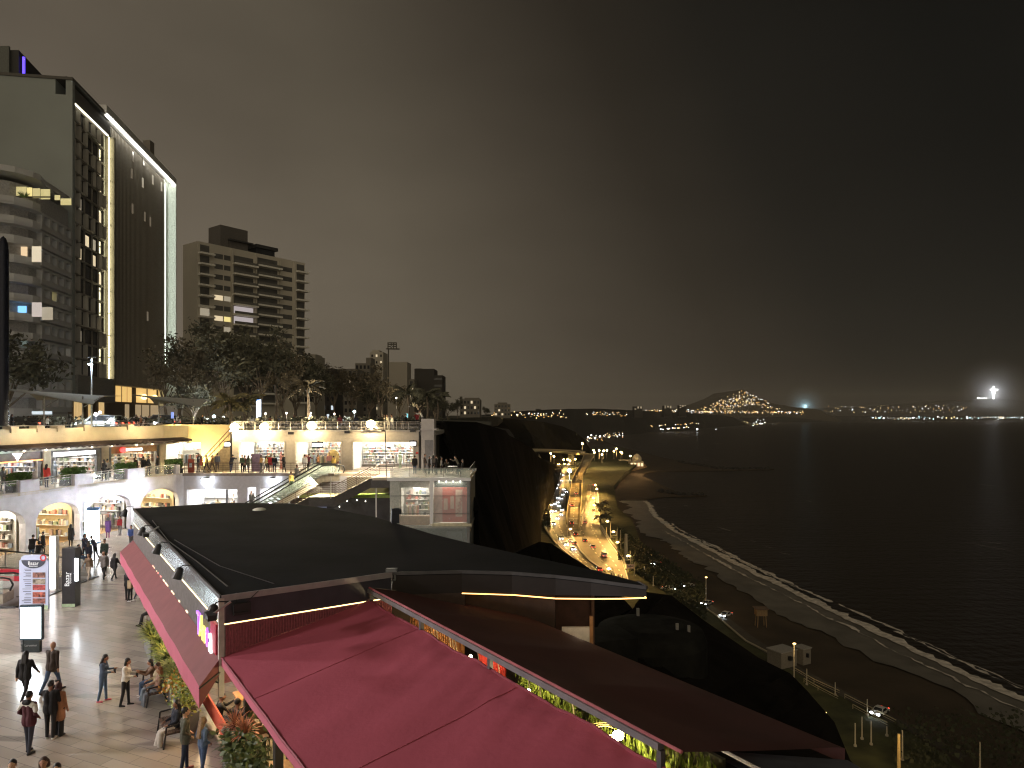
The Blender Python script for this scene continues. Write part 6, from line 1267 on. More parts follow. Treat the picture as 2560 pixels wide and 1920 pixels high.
def bushy(mb, c, r, n, k=0, s=.07):
    for i in range(n):
        v = Vector((R.gauss(0, 1), R.gauss(0, 1), R.gauss(0, .8)))*.5; q = Vector(c)+Vector((v.x*r, v.y*r, v.z*r)); a = Vector((R.gauss(0, 1), R.gauss(0, 1), R.gauss(0, .6)+.4)).normalized(); b = a.orthogonal().normalized(); ss = s*R.uniform(.6, 1.3); mb.quad(q-a*ss, q+b*ss*.5, q+a*ss, q-b*ss*.5, k=k)
R.seed(55); planter_m = m('planter_grey', (.16, .16, .17), .6, nz=.15); soil = m('soil', (.04, .03, .02), .95)
specs = [(9.6, 2, 'far yellow green spiky plants in the first grey planter under the awning'), (12.4, 0, 'bright green spiky plants in the second grey planter from the far end'), (15.0, 2, 'spiky plants with pale tips in the planter behind the bench of three'), (17.3, 1, 'orange and yellow leaved plants in the planter nearest the awning corner')]
for i, (a, kd, lb) in enumerate(specs):
    a_0 = a-(LS*0); t = thing('planter', lb, 'planter', fS.pt(a, .3, 0), group='planters along the restaurant side')
    MB().fb(fS, a-1.15, a+1.15, .0, .45, 0, .72).build('box', planter_m, t); MB().fb(fS, a-1.1, a+1.1, .05, .4, .72, .73).build('soil', soil, t); mb = MB()
    for j in range(9):
        c = fS.pt(a-1.05+j*.26, .25+R.uniform(-.12, .12), .72+R.uniform(0, .2))
        if kd == 1: bushy(mb, c+Vector((0, 0, .3)), .42, 130, R.choice((0, 1, 2)))
        else: spiky(mb, c, .62, 34, R.choice((0, 1)))
    mb.build('foliage', [ygr, grn, orl], t)
# corner planter with russet and dark plants at the bottom
cp = Vector((-7.95, 18.4, 0)); t = thing('planter', 'large planter with dark leaves and russet spiky plants at the bottom by the canopy edge', 'planter', cp, group='planters along the restaurant side')
fC = Fr((-7.95, 19.5), (-6.5, 16.95)); fC = fC if fC.n.x < 0 else Fr((-7.95, 19.5), (-6.5, 16.95), -1); MB().fb(fC, 0, fC.len, -.6, .1, 0, .75).build('box', planter_m, t); mb = MB()
for j in range(12):
    a = fC.len*j/12; bushy(mb, fC.pt(a+.1, -.25, 1.0+R.uniform(-.1, .15)), .42, 110, 3, .1); spiky(mb, fC.pt(a, -.2, .9), .65, 22, 3, .035)
for a, d in ((.15, -.2), (.75, -.35)): spiky(mb, fC.pt(a, d, 1.3), .55, 75, 2, .022, 1.0)
for a in (1.7, 2.3, 2.8): spiky(mb, fC.pt(a, -.1, 1.0), .55, 40, 1, .035)
mb.build('foliage', [ygr, grn, redl, dgr], t)
# hedges on the middle level
for px0, px1, lb in ((44, 95, 'trimmed hedge in front of the shop with the orange strip'), (176, 228, 'trimmed hedge in front of the middle wing shop'), (308, 352, 'trimmed hedge in front of the wooden fronted shop'), (430, 464, 'small trimmed hedge before the golden shop')):
    (f0, a0), (f1, a1) = at(railF, px0), at(railF, px1); A_, B_ = f0.pt(a0, -.5, 0), f1.pt(a1, -.5, 0); f = Fr(tuple(A_[:2]), tuple(B_[:2])); f = f if f.n.x > 0 else Fr(tuple(A_[:2]), tuple(B_[:2]), -1)
    t = thing('hedge', lb, 'hedge', f.pt(f.len/2, 0, 4.4), group='hedges on the middle walkway'); MB().fb(f, 0, f.len, -.5, .1, 4.4, 4.85).build('box', dark, t); mb = MB()
    for i in range(1100): c = f.pt(R.uniform(0, f.len), R.uniform(-.55, .15), R.uniform(4.85, 5.75)); a = Vector((R.gauss(0, 1), R.gauss(0, 1), R.gauss(0, 1))).normalized(); b = a.orthogonal(); s_ = .09; mb.quad(c-a*s_, c+b*s_*.5, c+a*s_, c-b*s_*.5)
    mb.build('foliage', m('hedge_green', (.06, .13, .02), .7, nz=.4, sc=4), t)

# ---------------------------------------------------------------- benches, chairs, tables
wood_d = m('bench_wood', (.09, .055, .04), .6, nz=.2, sc=8); iron = m('bench_iron', (.02, .018, .018), .5, .3)
def bench(loc, rz, label, L_=1.5):
    t = thing('bench', label, 'bench', (0, 0, 0), group='benches by the planters')
    mb = MB()
    for i in range(5): mb.box((0, -.2+i*.1, .44), (L_, .08, .035))
    mb.build('seat', wood_d, t); mb = MB()
    for i in range(4): mb.box((0, -.27-i*.035, .56+i*.11), (L_, .03, .08))
    mb.build('backrest', wood_d, t)
    for s_ in (-1, 1):
        x = s_*L_/2*.95; MB().path([(x, .28, 0), (x, .22, .44), (x, .2, .64), (x, -.1, .66), (x, -.36, .9)], .028).path([(x, -.42, 0), (x, -.24, .42), (x, -.4, .95)], .028).path([(x, .22, .42), (x, -.24, .42)], .025).build('side_frame', iron, t)
    t.location = loc; t.rotation_euler = (0, 0, rz); return t
seat_rz = math.atan2(fS.n.y, fS.n.x)-PI/2
b1 = fS.pt(14.6, .85, 0); bench(b1, seat_rz, 'slatted bench with three seated women beside the planters', 1.6)
b2 = fS.pt(21.9-.75, 1.25, 0); b2 = Vector((-9.95, 21.35, 0)); b2 = fS.pt(18.3, .8, 0)
bench(b2, seat_rz, 'slatted bench with one dark haired person near the awning corner', 1.4)
chm = m('chair_brown', (.13, .07, .04), .6); wkm = m('chair_wicker', (.12, .13, .07), .6); tbm = m('table_wood', (.5, .3, .15), .5, nz=.2, sc=4); redc = m('chair_red', (.5, .06, .03), .5)
def chair(loc, rz, label, mat=chm, h=.46, style=0, back_h=.42):
    t = thing('chair', label, 'chair', (0, 0, 0), group='restaurant chairs')
    MB().box((0, 0, h), (.46, .44, .04)).build('seat', mat, t)
    if style == 0: MB().box((0, -.22, h+.28), (.46, .03, .26)).tube((-.21, -.22, h), (-.21, -.22, h+back_h), .018).tube((.21, -.22, h), (.21, -.22, h+back_h), .018).build('backrest', mat, t)
    else:
        mb = MB(); P = [(.27*math.sin(a), -.27*math.cos(a)+.02, 0) for a in [(-1+2*i/14)*1.9 for i in range(15)]]
        for x, y, _ in P: mb.tube((x*.85, y*.85, h), (x, y, h+.34), .011, n=4)
        mb.path([(x, y, h+.35) for x, y, _ in P], .02).build('backrest', mat, t)
    for x, y in ((-.19, -.19), (.19, -.19), (.19, .19), (-.19, .19)): MB().tube((x, y, h), (x*1.15, y*1.15, 0), .017).build('leg', mat, t)
    t.location = loc; t.rotation_euler = (0, 0, rz); return t
def table(loc, label, s_=.75, h=.75, rz=.3, mat=None, s2=None):
    t = thing('table', label, 'table', (0, 0, 0), group='restaurant tables'); MB().box((0, 0, h), (s_, s2 or s_, .045)).build('tabletop', mat or tbm, t); MB().tube((0, 0, 0), (0, 0, h), .04).box((0, 0, .02), (.45, .45, .03)).build('pedestal', iron, t); t.location = loc; t.rotation_euler = (0, 0, rz); return t
ang = math.atan2(U.y, U.x)
chair(G(637, 1885, .02)+Vector((.1, .1, 0)), ang+PI/2+.2, 'brown chair with solid back on the green-lit floor beside the corner planter', chm)
chair(G(676, 1930, .02), ang-.6, 'round woven chair at the small wooden table', wkm, style=1)
table(G(700, 1990, .02)+Vector((.1, 0, 0)), 'small square wooden table next to the woven chair')
chair(G(676, 2020, .02)+Vector((0, -.1, 0)), ang+PI+.2, 'red chair at the bottom edge under the canopy', redc)
chair(G(371, 1578, .02)+Vector((.0, .35, 0)), seat_rz+PI, 'high brown stool chair beyond the spiky plants under the awning', chm, h=.8)
# interior tables seen under the corner
table(P0+Wv*1.6-U*2.2, 'long orange lit wooden table inside the restaurant corner', .8, .78, ang, m('table_orange', (.6, .3, .12), .5, nz=.15), 1.0); t2_ = table(P0+Wv*1.7-U*3.6, 'orange lit wooden table farther inside the restaurant', .8, .78, ang, m('table_orange'), 1.1)
o = MB(); fb_ = Fr(tuple((P0+Wv*.35-U*4.5)[:2]), tuple((P0+Wv*.35-U*.1)[:2])); o.fb(fb_, 0, 4.3, -.22, .0, .4, .47).fb(fb_, 0, 4.3, -.02, .03, .47, 1.0); tag(o.build('banquette', m('banquette_red', (.6, .1, .05), .6)), 'long red orange banquette along the restaurant edge', 'banquette')
lamp('dining_light', 'AREA', P0+Wv*1.9-U*2.5+Vector((0, 0, 3.1)), 180, (1, .66, .32), rs, 1.0, P0+Wv*1.9-U*2.5); lamp('dining_light', 'AREA', P0+Wv*1.2-U*9+Vector((0, 0, 3.1)), 120, (1, .7, .36), rs, 1.0, P0+Wv*.4-U*9)
for i in range(3): MB().sph(P0+Wv*1.9-U*(1+i*2)+Vector((0, 0, 3.12)), .07, 2).build('ceiling_lamp', EM('dining_glow', (1, .75, .4), 8), rs)
cl_ = thing('canopy_lamps', 'row of small warm lamps under the eave of the burgundy canopy', 'lamps', P0+U*3+Wv*1.5)
for s in (1.2, 4.2, 7.2): p = P0+U*s+Wv*1.6+Vector((0, 0, 3.25)); MB().sph(p, .06, 2).build('bulb', EM('canopy_glow', (1, .82, .4), 10), cl_); lamp('canopy_light', 'POINT', p+Vector((0, 0, -.12)), 70, (1, .8, .38), cl_, .08)
for s, w_ in ((-1.3, 1.0), (3.0, .7)): o = MB().box(P0+U*s+Wv*w_+Vector((0, 0, 1.6)), (.2, .2, 3.2), ang).build('canopy_post', m('post_black', (.02, .018, .018), .5)); tag(o, 'dark square post under the canopy edge '+('behind the russet plants' if s < 0 else 'at the bottom near the red chair'), 'post', 'canopy posts')
# ---------------------------------------------------------------- people
def cap_(mb, p, q, r0, r1, n=12):
    p, q = Vector(p), Vector(q); d = (q-p); Ln = d.length
    if Ln < 1e-5: mb.sph(p, r0, 2); return
    d.normalize(); a = d.orthogonal().normalized(); b = d.cross(a); rows = []
    prof = [(-r0*math.cos(t), r0*math.sin(t)) for t in (0.02, .5, 1.0, PI/2)]+[(Ln+r1*math.cos(t), r1*math.sin(t)) for t in (PI/2, 1.0, .5, .02)]
    base = len(mb.v)
    for h, r in prof:
        for i in range(n): t = 2*PI*i/n; mb.v.append(tuple(p+d*h+(a*math.cos(t)+b*math.sin(t))*max(r, 1e-4)))
    for j in range(len(prof)-1):
        for i in range(n): mb.f.append([base+j*n+i, base+j*n+(i+1) % n, base+(j+1)*n+(i+1) % n, base+(j+1)*n+i]); mb.mi.append(0)
    mb.f.append([base+i for i in range(n-1, -1, -1)]); mb.f.append([base+(len(prof)-1)*n+i for i in range(n)]); mb.mi += [0, 0]
def remesh(mb, vox, sm=2):
    me = bpy.data.meshes.new('tmp'); me.from_pydata(mb.v, [], mb.f); o = bpy.data.objects.new('tmp', me); C.objects.link(o)
    md = o.modifiers.new('r', 'REMESH'); md.mode = 'VOXEL'; md.voxel_size = vox; md.use_smooth_shade = True
    ms = o.modifiers.new('s', 'SMOOTH'); ms.iterations = sm; ms.factor = .5
    dg = bpy.context.evaluated_depsgraph_get(); out_ = bpy.data.meshes.new_from_object(o.evaluated_get(dg)); bpy.data.objects.remove(o); return out_
POSES = {
 'stand': dict(legs=[(.04, .03), (-.03, .05)], arms=[(.05, .12, .25), (.08, .12, .2)], lean=.02),
 'pockets': dict(legs=[(.08, .04), (-.1, .05)], arms=[(-.25, .3, .9), (-.25, .3, .9)], lean=.0),
 'walk': dict(legs=[(.4, .12), (-.28, .42)], arms=[(-.35, .14, .25), (.35, .14, .35)], lean=.06),
 'stride': dict(legs=[(-.3, .35), (.38, .1)], arms=[(.4, .2, .5), (-.3, .2, .3)], lean=.05),
 'phone': dict(legs=[(.1, .05), (-.1, .12)], arms=[(.22, .08, 1.45), (.12, .1, 1.3)], lean=.05, head=.45),
 'hold_up': dict(legs=[(.03, .05), (-.05, .04)], arms=[(1.15, -.05, 1.0), (.2, .1, .6)], lean=.02, head=.1),
 'lean': dict(legs=[(.0, .03), (-.12, .3)], arms=[(.75, .2, .85), (.75, .2, .85)], lean=.42, head=.1),
 'sit': dict(legs=[(1.35, 1.25), (1.25, 1.0)], arms=[(.35, .15, 1.0), (.4, .12, 1.15)], lean=-.14, head=.2, sit=.53),
 'sit_eat': dict(legs=[(1.45, 1.5), (1.4, 1.35)], arms=[(.8, .2, 1.1), (.6, .2, 1.3)], lean=.15, head=.15, sit=.53),
 'bend': dict(legs=[(.2, .12), (-.12, .15)], arms=[(.8, .1, .5), (.7, .1, .6)], lean=.3, head=.3),
}
BODY = {}
def body(pose, fem, coat, wide, vox):
    key = (pose, fem, coat, wide, vox)
    if key in BODY: return BODY[key]
    P = POSES[pose]; mb = MB(); bones = []
    def bone(p, q, r0, r1, lab): cap_(mb, p, q, r0, r1); bones.append((Vector(p), Vector(q), r0, r1, lab))
    L1_, L2_ = .44, .42
    low = []
    for (a, k_) in P['legs']: low.append(-math.cos(a)*L1_-math.cos(a-k_)*L2_)
    pz = P.get('sit', -min(low)+.085); pel = Vector((0, 0, pz)); ln = P['lean']; sp_u = Vector((0, math.sin(ln), math.cos(ln))); bulk = 1.0+(.1 if coat else 0)
    ch = pel+sp_u*.40; nk = pel+sp_u*.53; hd_l = P.get('head', 0); hu = Vector((0, math.sin(ln*.6+hd_l*.5), math.cos(ln*.6+hd_l*.5))); hc = nk+hu*.15+Vector((0, .015, 0))
    sw = .165 if fem else .185; hw = .095 if fem else .088
    for s_ in (-1, 1):
        X = Vector((s_, 0, 0)); bone(pel+X*hw*.75, pel+sp_u*.2+X*(.055 if fem else .075), .118*bulk if fem else .108*bulk, .1*bulk, 1); bone(pel+sp_u*.2+X*(.055 if fem else .075), ch+X*.075, .1*bulk, .112*bulk, 1); bone(ch+X*.07, ch+X*sw*.8+sp_u*.03, .1*bulk, .075*bulk, 1)
        bone(pel+X*hw*.7-sp_u*.04, pel+X*hw*.7+sp_u*.02, .112, .1, 2)
    if fem: bone(ch+Vector((-.07, .07, -.06)), ch+Vector((.07, .07, -.06)), .075, .075, 1)
    bone(nk-sp_u*.06, nk+hu*.06, .056, .05, 0)
    mb.sph(hc, (.078, .098, .118), 3); bones.append((hc, hc, .1, .1, 0)); bone(hc+Vector((0, .02, -.045)), hc+Vector((0, .055, -.08)), .05, .035, 0)
    fw = Vector((0, math.cos(hd_l*.5), -math.sin(hd_l*.5))); nb = hc+fw*.095-hu*.012; bone(nb+hu*.02, nb+fw*.018-hu*.012, .011, .015, 0); bone(hc+fw*.085-hu*.055+Vector((-.015, 0, 0)), hc+fw*.085-hu*.055+Vector((.015, 0, 0)), .014, .014, 0)
    for s_ in (-1, 1): bone(hc+Vector((s_*.078, -.005, .01)), hc+Vector((s_*.08, -.008, -.025)), .015, .012, 0)
    for s_, (a, k_) in zip((-1, 1), P['legs']):
        hip = pel+Vector((s_*hw, 0, -.02)); d1 = Vector((s_*.02, math.sin(a), -math.cos(a))); kn = hip+d1*L1_; d2 = Vector((0, math.sin(a-k_), -math.cos(a-k_))); an = kn+d2*L2_
        rk, ra = (.085, .085) if wide else (.06, .043)
        bone(hip, kn, .098 if not wide else .105, rk, 2); bone(kn, an, rk*.98, ra, 2); ft = Vector((s_*.12, 1, 0)).normalized()
        if a-k_ < -.3 and pose not in ('sit', 'sit_eat'): tz = Vector((0, 0, -.5))
        else: tz = Vector((0, 0, 0))
        hl = an+Vector((0, -.02, -.045)); bone(hl, hl+(ft+tz).normalized()*.17+Vector((0, 0, -.005)), .042, .034, 3)
        if coat == 2: bone(pel+Vector((s_*.06, 0, .05)), pel+Vector((s_*.08, math.sin(a)*.2, -.34)), .13, .14, 1)
        elif coat == 1: bone(pel+Vector((s_*.06, 0, .05)), pel+Vector((s_*.07, 0, -.08)), .135, .137, 1)
    hands = []
    for s_, (a, o_, e_) in zip((-1, 1), P['arms']):
        sh = ch+Vector((s_*sw, 0, 0))+sp_u*.06; d1 = Vector((s_*math.sin(o_), math.sin(a+ln)*math.cos(o_), -math.cos(a+ln)*math.cos(o_))); el = sh+d1*.28
        inn_ = -.35 if e_ > .8 and o_ < .25 else (-.8 if pose == 'pockets' else 0)
        d2 = Vector((s_*(math.sin(o_)*.4+inn_), math.sin(a+ln+e_), -math.cos(a+ln+e_))).normalized()
        if pose == 'pockets': d2 = Vector((-s_*.35, .75, -.65)).normalized()
        wr = el+d2*.245; bone(sh, el, .058*bulk, .048*bulk, 1); bone(el, wr, .046*bulk, .034, 1)
        side_ = Vector((s_, 0, 0)); pd = d2; pn = pd.cross(side_).normalized(); sd_ = pn.cross(pd).normalized()
        pm = wr+pd*.055; bone(wr, pm+pd*.035, .028, .033, 0)
        if vox < .014:
            for fi, (off, ln_) in enumerate(((-.03, .055), (-.01, .065), (.01, .06), (.03, .048))):
                f0 = pm+pd*.035+sd_*off; f1 = f0+pd*ln_*.6+pn*.006; f2 = f1+(pd+pn*(.9 if s_ else .9)).normalized()*ln_*.5; bone(f0, f1, .0095, .009, 0); bone(f1, f2, .009, .008, 0)
            bone(wr+pd*.03-sd_*.03, wr+pd*.075-sd_*.055+pn*.02, .011, .0095, 0)
        else: bone(pm+pd*.03, pm+pd*.09+pn*.02, .026, .02, 0)
        hands.append(pm+pd*.05)
    me = remesh(mb, vox, 2 if vox < .014 else 2); n = len(me.polygons); c = np.empty(n*3); me.polygons.foreach_get('center', c); c = c.reshape(n, 3); best = np.full(n, 1e9); lab = np.zeros(n, int)
    for p, q, r0, r1, l in bones:
        p_, q_ = np.array(p), np.array(q); d = q_-p_; L_ = max(d.dot(d), 1e-9); tt = np.clip(((c-p_)@d)/L_, 0, 1); dist = np.linalg.norm(c-p_-tt[:, None]*d, axis=1)-(r0+(r1-r0)*tt)
        s_ = dist < best; best[s_] = dist[s_]; lab[s_] = l
    for k_ in range(4): me.materials.append(None)
    me.polygons.foreach_set('material_index', lab.astype(np.int32)); me.polygons.foreach_set('use_smooth', [True]*n); me.update()
    BODY[key] = (me, hc, hu, nk, sp_u, hands, pz, fw); return BODY[key]
HAIR = {}
def hair(bk, kind, vox):
    key = (bk[:2], kind, vox)
    if key in HAIR: return HAIR[key]
    me, hc, hu, nk, sp_u, hands, pz, fw = BODY[bk]; mb = MB(); mb.sph(hc+hu*.028-fw*.018, (.086, .1, .106), 3)
    if kind == 'long':
        for x in (-.045, 0, .045): cap_(mb, hc+Vector((x, -.055, .0)), nk+Vector((x*1.3, -.11, -.12)), .055, .04)
        for x in (-.075, .075): cap_(mb, hc+Vector((x, -.02, .03)), nk+Vector((x, -.05, -.03)), .03, .03)
    if kind == 'verylong':
        for x in (-.05, 0, .05): cap_(mb, hc+Vector((x, -.055, .0)), nk+Vector((x*1.2, -.135, -.3)), .055, .035)
        for x in (-.075, .075): cap_(mb, hc+Vector((x, -.02, .03)), nk+Vector((x, -.05, -.06)), .03, .03)
    if kind == 'bob':
        for x in (-.07, -.04, 0, .04, .07): cap_(mb, hc+Vector((x, -.04, .02)), hc+Vector((x*1.1, -.06, -.1)), .045, .05)
    if kind == 'bun': mb.sph(hc+hu*.11-fw*.06, .045, 2)
    if kind == 'cap': cap_(mb, hc+hu*.07+fw*.05, hc+hu*.055+fw*.15, .05, .03)
    if kind == 'hood':
        mb.sph(hc-fw*.02+hu*.01, (.11, .115, .135), 3)
    out_ = remesh(mb, max(vox, .012), 1); 
    if kind == 'short': pass
    # keep the face free: drop faces in front of the hairline
    n = len(out_.polygons); import bmesh; bm = bmesh.new(); bm.from_mesh(out_); kill = []
    for f in bm.faces:
        v = f.calc_center_median()-hc; fr_ = v.dot(fw); hh = v.dot(hu)
        if kind != 'cap' and fr_ > .035 and hh < .052: kill.append(f)
        elif kind == 'hood' and fr_ > .03 and hh < .1: kill.append(f)
    bmesh.ops.delete(bm, geom=kill, context='FACES'); bm.to_mesh(out_); bm.free(); out_.polygons.foreach_set('use_smooth', [True]*len(out_.polygons)); out_.materials.clear(); out_.materials.append(None); HAIR[key] = out_; return out_
def cloth(c): return m('cloth_%02d%02d%02d' % tuple(int(x*99) for x in c), c, .85, nz=.18, sc=7, bump=.3, bs=22)
SK = [m('skin_a', (.38, .2, .13), .5, nz=.05), m('skin_b', (.5, .3, .2), .5, nz=.05), m('skin_c', (.27, .14, .09), .5, nz=.05)]
BK, NV, GY, DN, WH, RDc, TN, MR, OL, CR, BR, PKc = (.012, .012, .014), (.02, .025, .05), (.15, .15, .16), (.06, .1, .18), (.7, .69, .66), (.42, .03, .04), (.36, .17, .09), (.13, .02, .035), (.07, .075, .05), (.55, .46, .3), (.05, .028, .02), (.5, .12, .14)
hbk = m('hair_black', (.008, .007, .007), .5, nz=.2, sc=20); hbr = m('hair_brown', (.05, .025, .015), .5, nz=.2, sc=20); hbl = m('hair_blond', (.24, .15, .08), .5, nz=.3, sc=20); hrd = m('hair_maroon', (.06, .02, .02), .5, nz=.2, sc=20); hgy = m('hair_cap_white', (.5, .5, .5), .7)
def person(loc, rz, pose, label, top=BK, bot=BK, shoe=BK, fem=False, coat=0, wide=False, hr='short', hm=None, near=False, h=1.0, grp=None, skin=None):
    vox = .0115 if near else .026; bk = (pose, fem, coat, wide, vox); bd = body(*bk); t = thing('person', label, 'person', loc, rz, grp)
    o = bpy.data.objects.new('body', bd[0]); C.objects.link(o); o.parent = t
    for i, M_ in enumerate((skin or R.choice(SK), cloth(top), cloth(bot), cloth(shoe))): o.material_slots[i].link = 'OBJECT'; o.material_slots[i].material = M_
    if hr != 'bald':
        o2 = bpy.data.objects.new('hair' if hr not in ('cap', 'hood') else hr, hair(bk, hr, vox)); C.objects.link(o2); o2.parent = t; o2.material_slots[0].link = 'OBJECT'; o2.material_slots[0].material = hm or hbk
    if near:
        hc, hu, fw = bd[1], bd[2], bd[7]; mb = MB()
        for s_ in (-1, 1): mb.sph(hc+fw*.088+Vector((s_*.03, 0, 0))+hu*.01, (.012, .008, .008), 1)
        mb.build('eyes', m('eye_dark', (.02, .015, .012), .3), t).matrix_parent_inverse = Matrix()
    s = h*(.94 if fem else 1.02); t.scale = (s, s, s); return t, bd
AW, TO, RT, LF = 0, PI, -PI/2, PI/2
R.seed(99)
def held(t_bd, hand, nm, dims, mat, label, cat, off=(0, 0, 0)):
    t, bd = t_bd; p = t.location+(Matrix.Rotation(t.rotation_euler[2], 3, 'Z') @ ((bd[5][hand]+Vector(off))*t.scale[0])); mb = MB().box((0, 0, 0), dims); o = mb.build(nm, mat); o.location = p; o.rotation_euler = (0, 0, t.rotation_euler[2]); return tag(o, label, cat)
phm = m('phone_black', (.02, .02, .02), .3); 
# --- plaza, near
tb = person(G(63, 1752, 0), AW+.1, 'walk', 'person in a black jacket and black trousers walking away below the kiosk', BK, BK, WH, coat=1, near=True, hr='long')
person(G(130, 1730, 0), AW-.15, 'stride', 'bald person in a brown jacket and blue jeans walking away', (.05, .035, .028), DN, BK, coat=1, near=True, hr='bald', h=1.04)
tb = person(G(73, 1882, 0), AW-.2, 'pockets', 'person in a white, maroon and navy jacket seen from behind at the lower left', (.07, .015, .025), (.03, .035, .055), BK, coat=1, near=True, h=1.03)
bd = tb[1]; nk_, su = bd[3], bd[4]; yk = MB(); cap_(yk, nk_-su*.1+Vector((-.16, -.03, 0)), nk_-su*.1+Vector((.16, -.03, 0)), .085, .085)
for s_ in (-1, 1): cap_(yk, nk_-su*.1+Vector((s_*.19, -.01, 0)), nk_-su*.24+Vector((s_*.27, -.05, 0)), .068, .064)
yk.build('jacket_yoke', cloth(WH), tb[0]).matrix_parent_inverse = Matrix(); hd2 = MB(); cap_(hd2, nk_-su*.02+Vector((-.05, -.09, 0)), nk_-su*.02+Vector((.05, -.09, 0)), .075, .075); hd2.build('hood', cloth(BK), tb[0]).matrix_parent_inverse = Matrix()
tb = person(G(126, 1846, 0), AW+.15, 'hold_up', 'person in black with raised phone in the middle of the group of three', BK, BK, WH, coat=1, near=True, hr='cap', hm=hbk)
held(tb, 0, 'phone', (.15, .012, .075), phm, 'phone held up over the group of three', 'phone', (0, .03, .05))
person(G(147, 1838, 0), AW-.1, 'stand', 'person in a tan coat and wide black trousers, right in the group of three', TN, BK, BK, fem=True, coat=2, wide=True, near=True, hr='bob', hm=hrd)
tb = person(G(258, 1753, 0), RT+.15, 'phone', 'person in a denim jacket and jeans with pink shoes looking at a phone', (.08, .12, .19), (.09, .14, .22), (.6, .1, .14), fem=True, coat=0, near=True, hr='long', hm=hbk)
held(tb, 1, 'phone', (.015, .075, .14), phm, 'phone in the hand of the person in the denim jacket', 'phone', (0, .03, .04))
tb = person(G(314, 1764, 0), RT+.1, 'phone', 'person in a white sweater and black trousers beside the one in denim', WH, BK, BK, fem=True, near=True, hr='bob', hm=hbk)
held(tb, 1, 'phone', (.015, .075, .14), phm, 'phone in the hand of the person in the white sweater', 'phone', (0, .03, .04))
sr = seat_rz
for k_, (d_, lb, top, bot, hm_, hr_) in enumerate(((-.52, 'farthest of three people on the bench, dark hair and brown jacket', (.2, .12, .08), DN, hbk, 'bob'), (.0, 'middle of three people on the bench, beige top and pale blue jeans', CR, (.2, .26, .32), hbr, 'long'), (.5, 'nearest of three people on the bench, long auburn hair and pinkish jacket', (.4, .24, .18), (.22, .25, .3), m('hair_auburn', (.16, .06, .03), .5), 'long'))):
    person(b1+U*d_-fS.n*.1*(1-0)+Vector((0, 0, 0)), sr, 'sit' if k_ != 0 else 'sit_eat', lb, top, bot, WH, fem=True, near=True, hr=hr_, hm=hm_)
person(b2+U*.25-fS.n*.08, sr+.1, 'sit', 'person with long black hair, navy jacket and white trousers alone on the bench', (.015, .02, .035), (.6, .56, .52), BK, fem=True, near=True, hr='verylong', wide=True, coat=1)
person(G(463, 1926, 0), RT+.5, 'pockets', 'person in an olive hooded jacket standing by the corner planter', (.085, .09, .065), (.02, .03, .06), (.3, .1, .1), coat=1, near=True, hr='short', h=1.0)
person(G(507, 1940, 0), RT+.9, 'pockets', 'person with very long blond hair in denim standing by the corner planter', (.1, .15, .25), (.06, .1, .2), BK, fem=True, near=True, hr='verylong', hm=hbl)
bs0 = lambda s, w_: P0+Wv*w_-U*s
person(bs0(.35, .22), sr+PI+.2, 'sit', 'seated person with a white banded beanie and cream sweater at the restaurant corner', CR, BK, BK, fem=True, near=True, hr='cap', hm=hgy)
person(bs0(1.9, .75), sr+PI+.3, 'sit_eat', 'seated diner with black hair facing the table inside the corner', (.05, .035, .03), BK, BK, near=True, hr='short')
person(bs0(1.25, 1.0), sr+PI-.3, 'sit_eat', 'seated diner in a brown puffer jacket near the dark canopy post', (.13, .08, .05), BK, BK, near=True, coat=1)
person(bs0(2.7, .45), sr+PI, 'sit_eat', 'seated diner in dark clothes farther inside the restaurant corner', (.03, .03, .03), NV, BK, near=False)
person(P0+Wv*1.6+U*.35, AW+.2, 'stand', 'person in a beige top behind the dark canopy post', (.5, .4, .28), (.1, .1, .09), BK, near=True)
for px, py, hr_, hm_, lb, tp_ in ((32, 1909, 'short', hbk, 'head of a person with black hair at the bottom left edge', WH), (110, 1903, 'bob', hbr, 'head of a person with brown hair at the bottom, right of the black haired one', (.4, .3, .25)), (143, 1919, 'short', hbk, 'top of a dark head at the bottom edge beside the brown haired person', BK)):
    Y_ = 8.33*F/(py-HZ); person(((px-1280)/F*Y_, Y_, 0), TO+.3, 'stand', lb, tp_, BK, BK, hr=hr_, hm=hm_, near=True, grp=None)
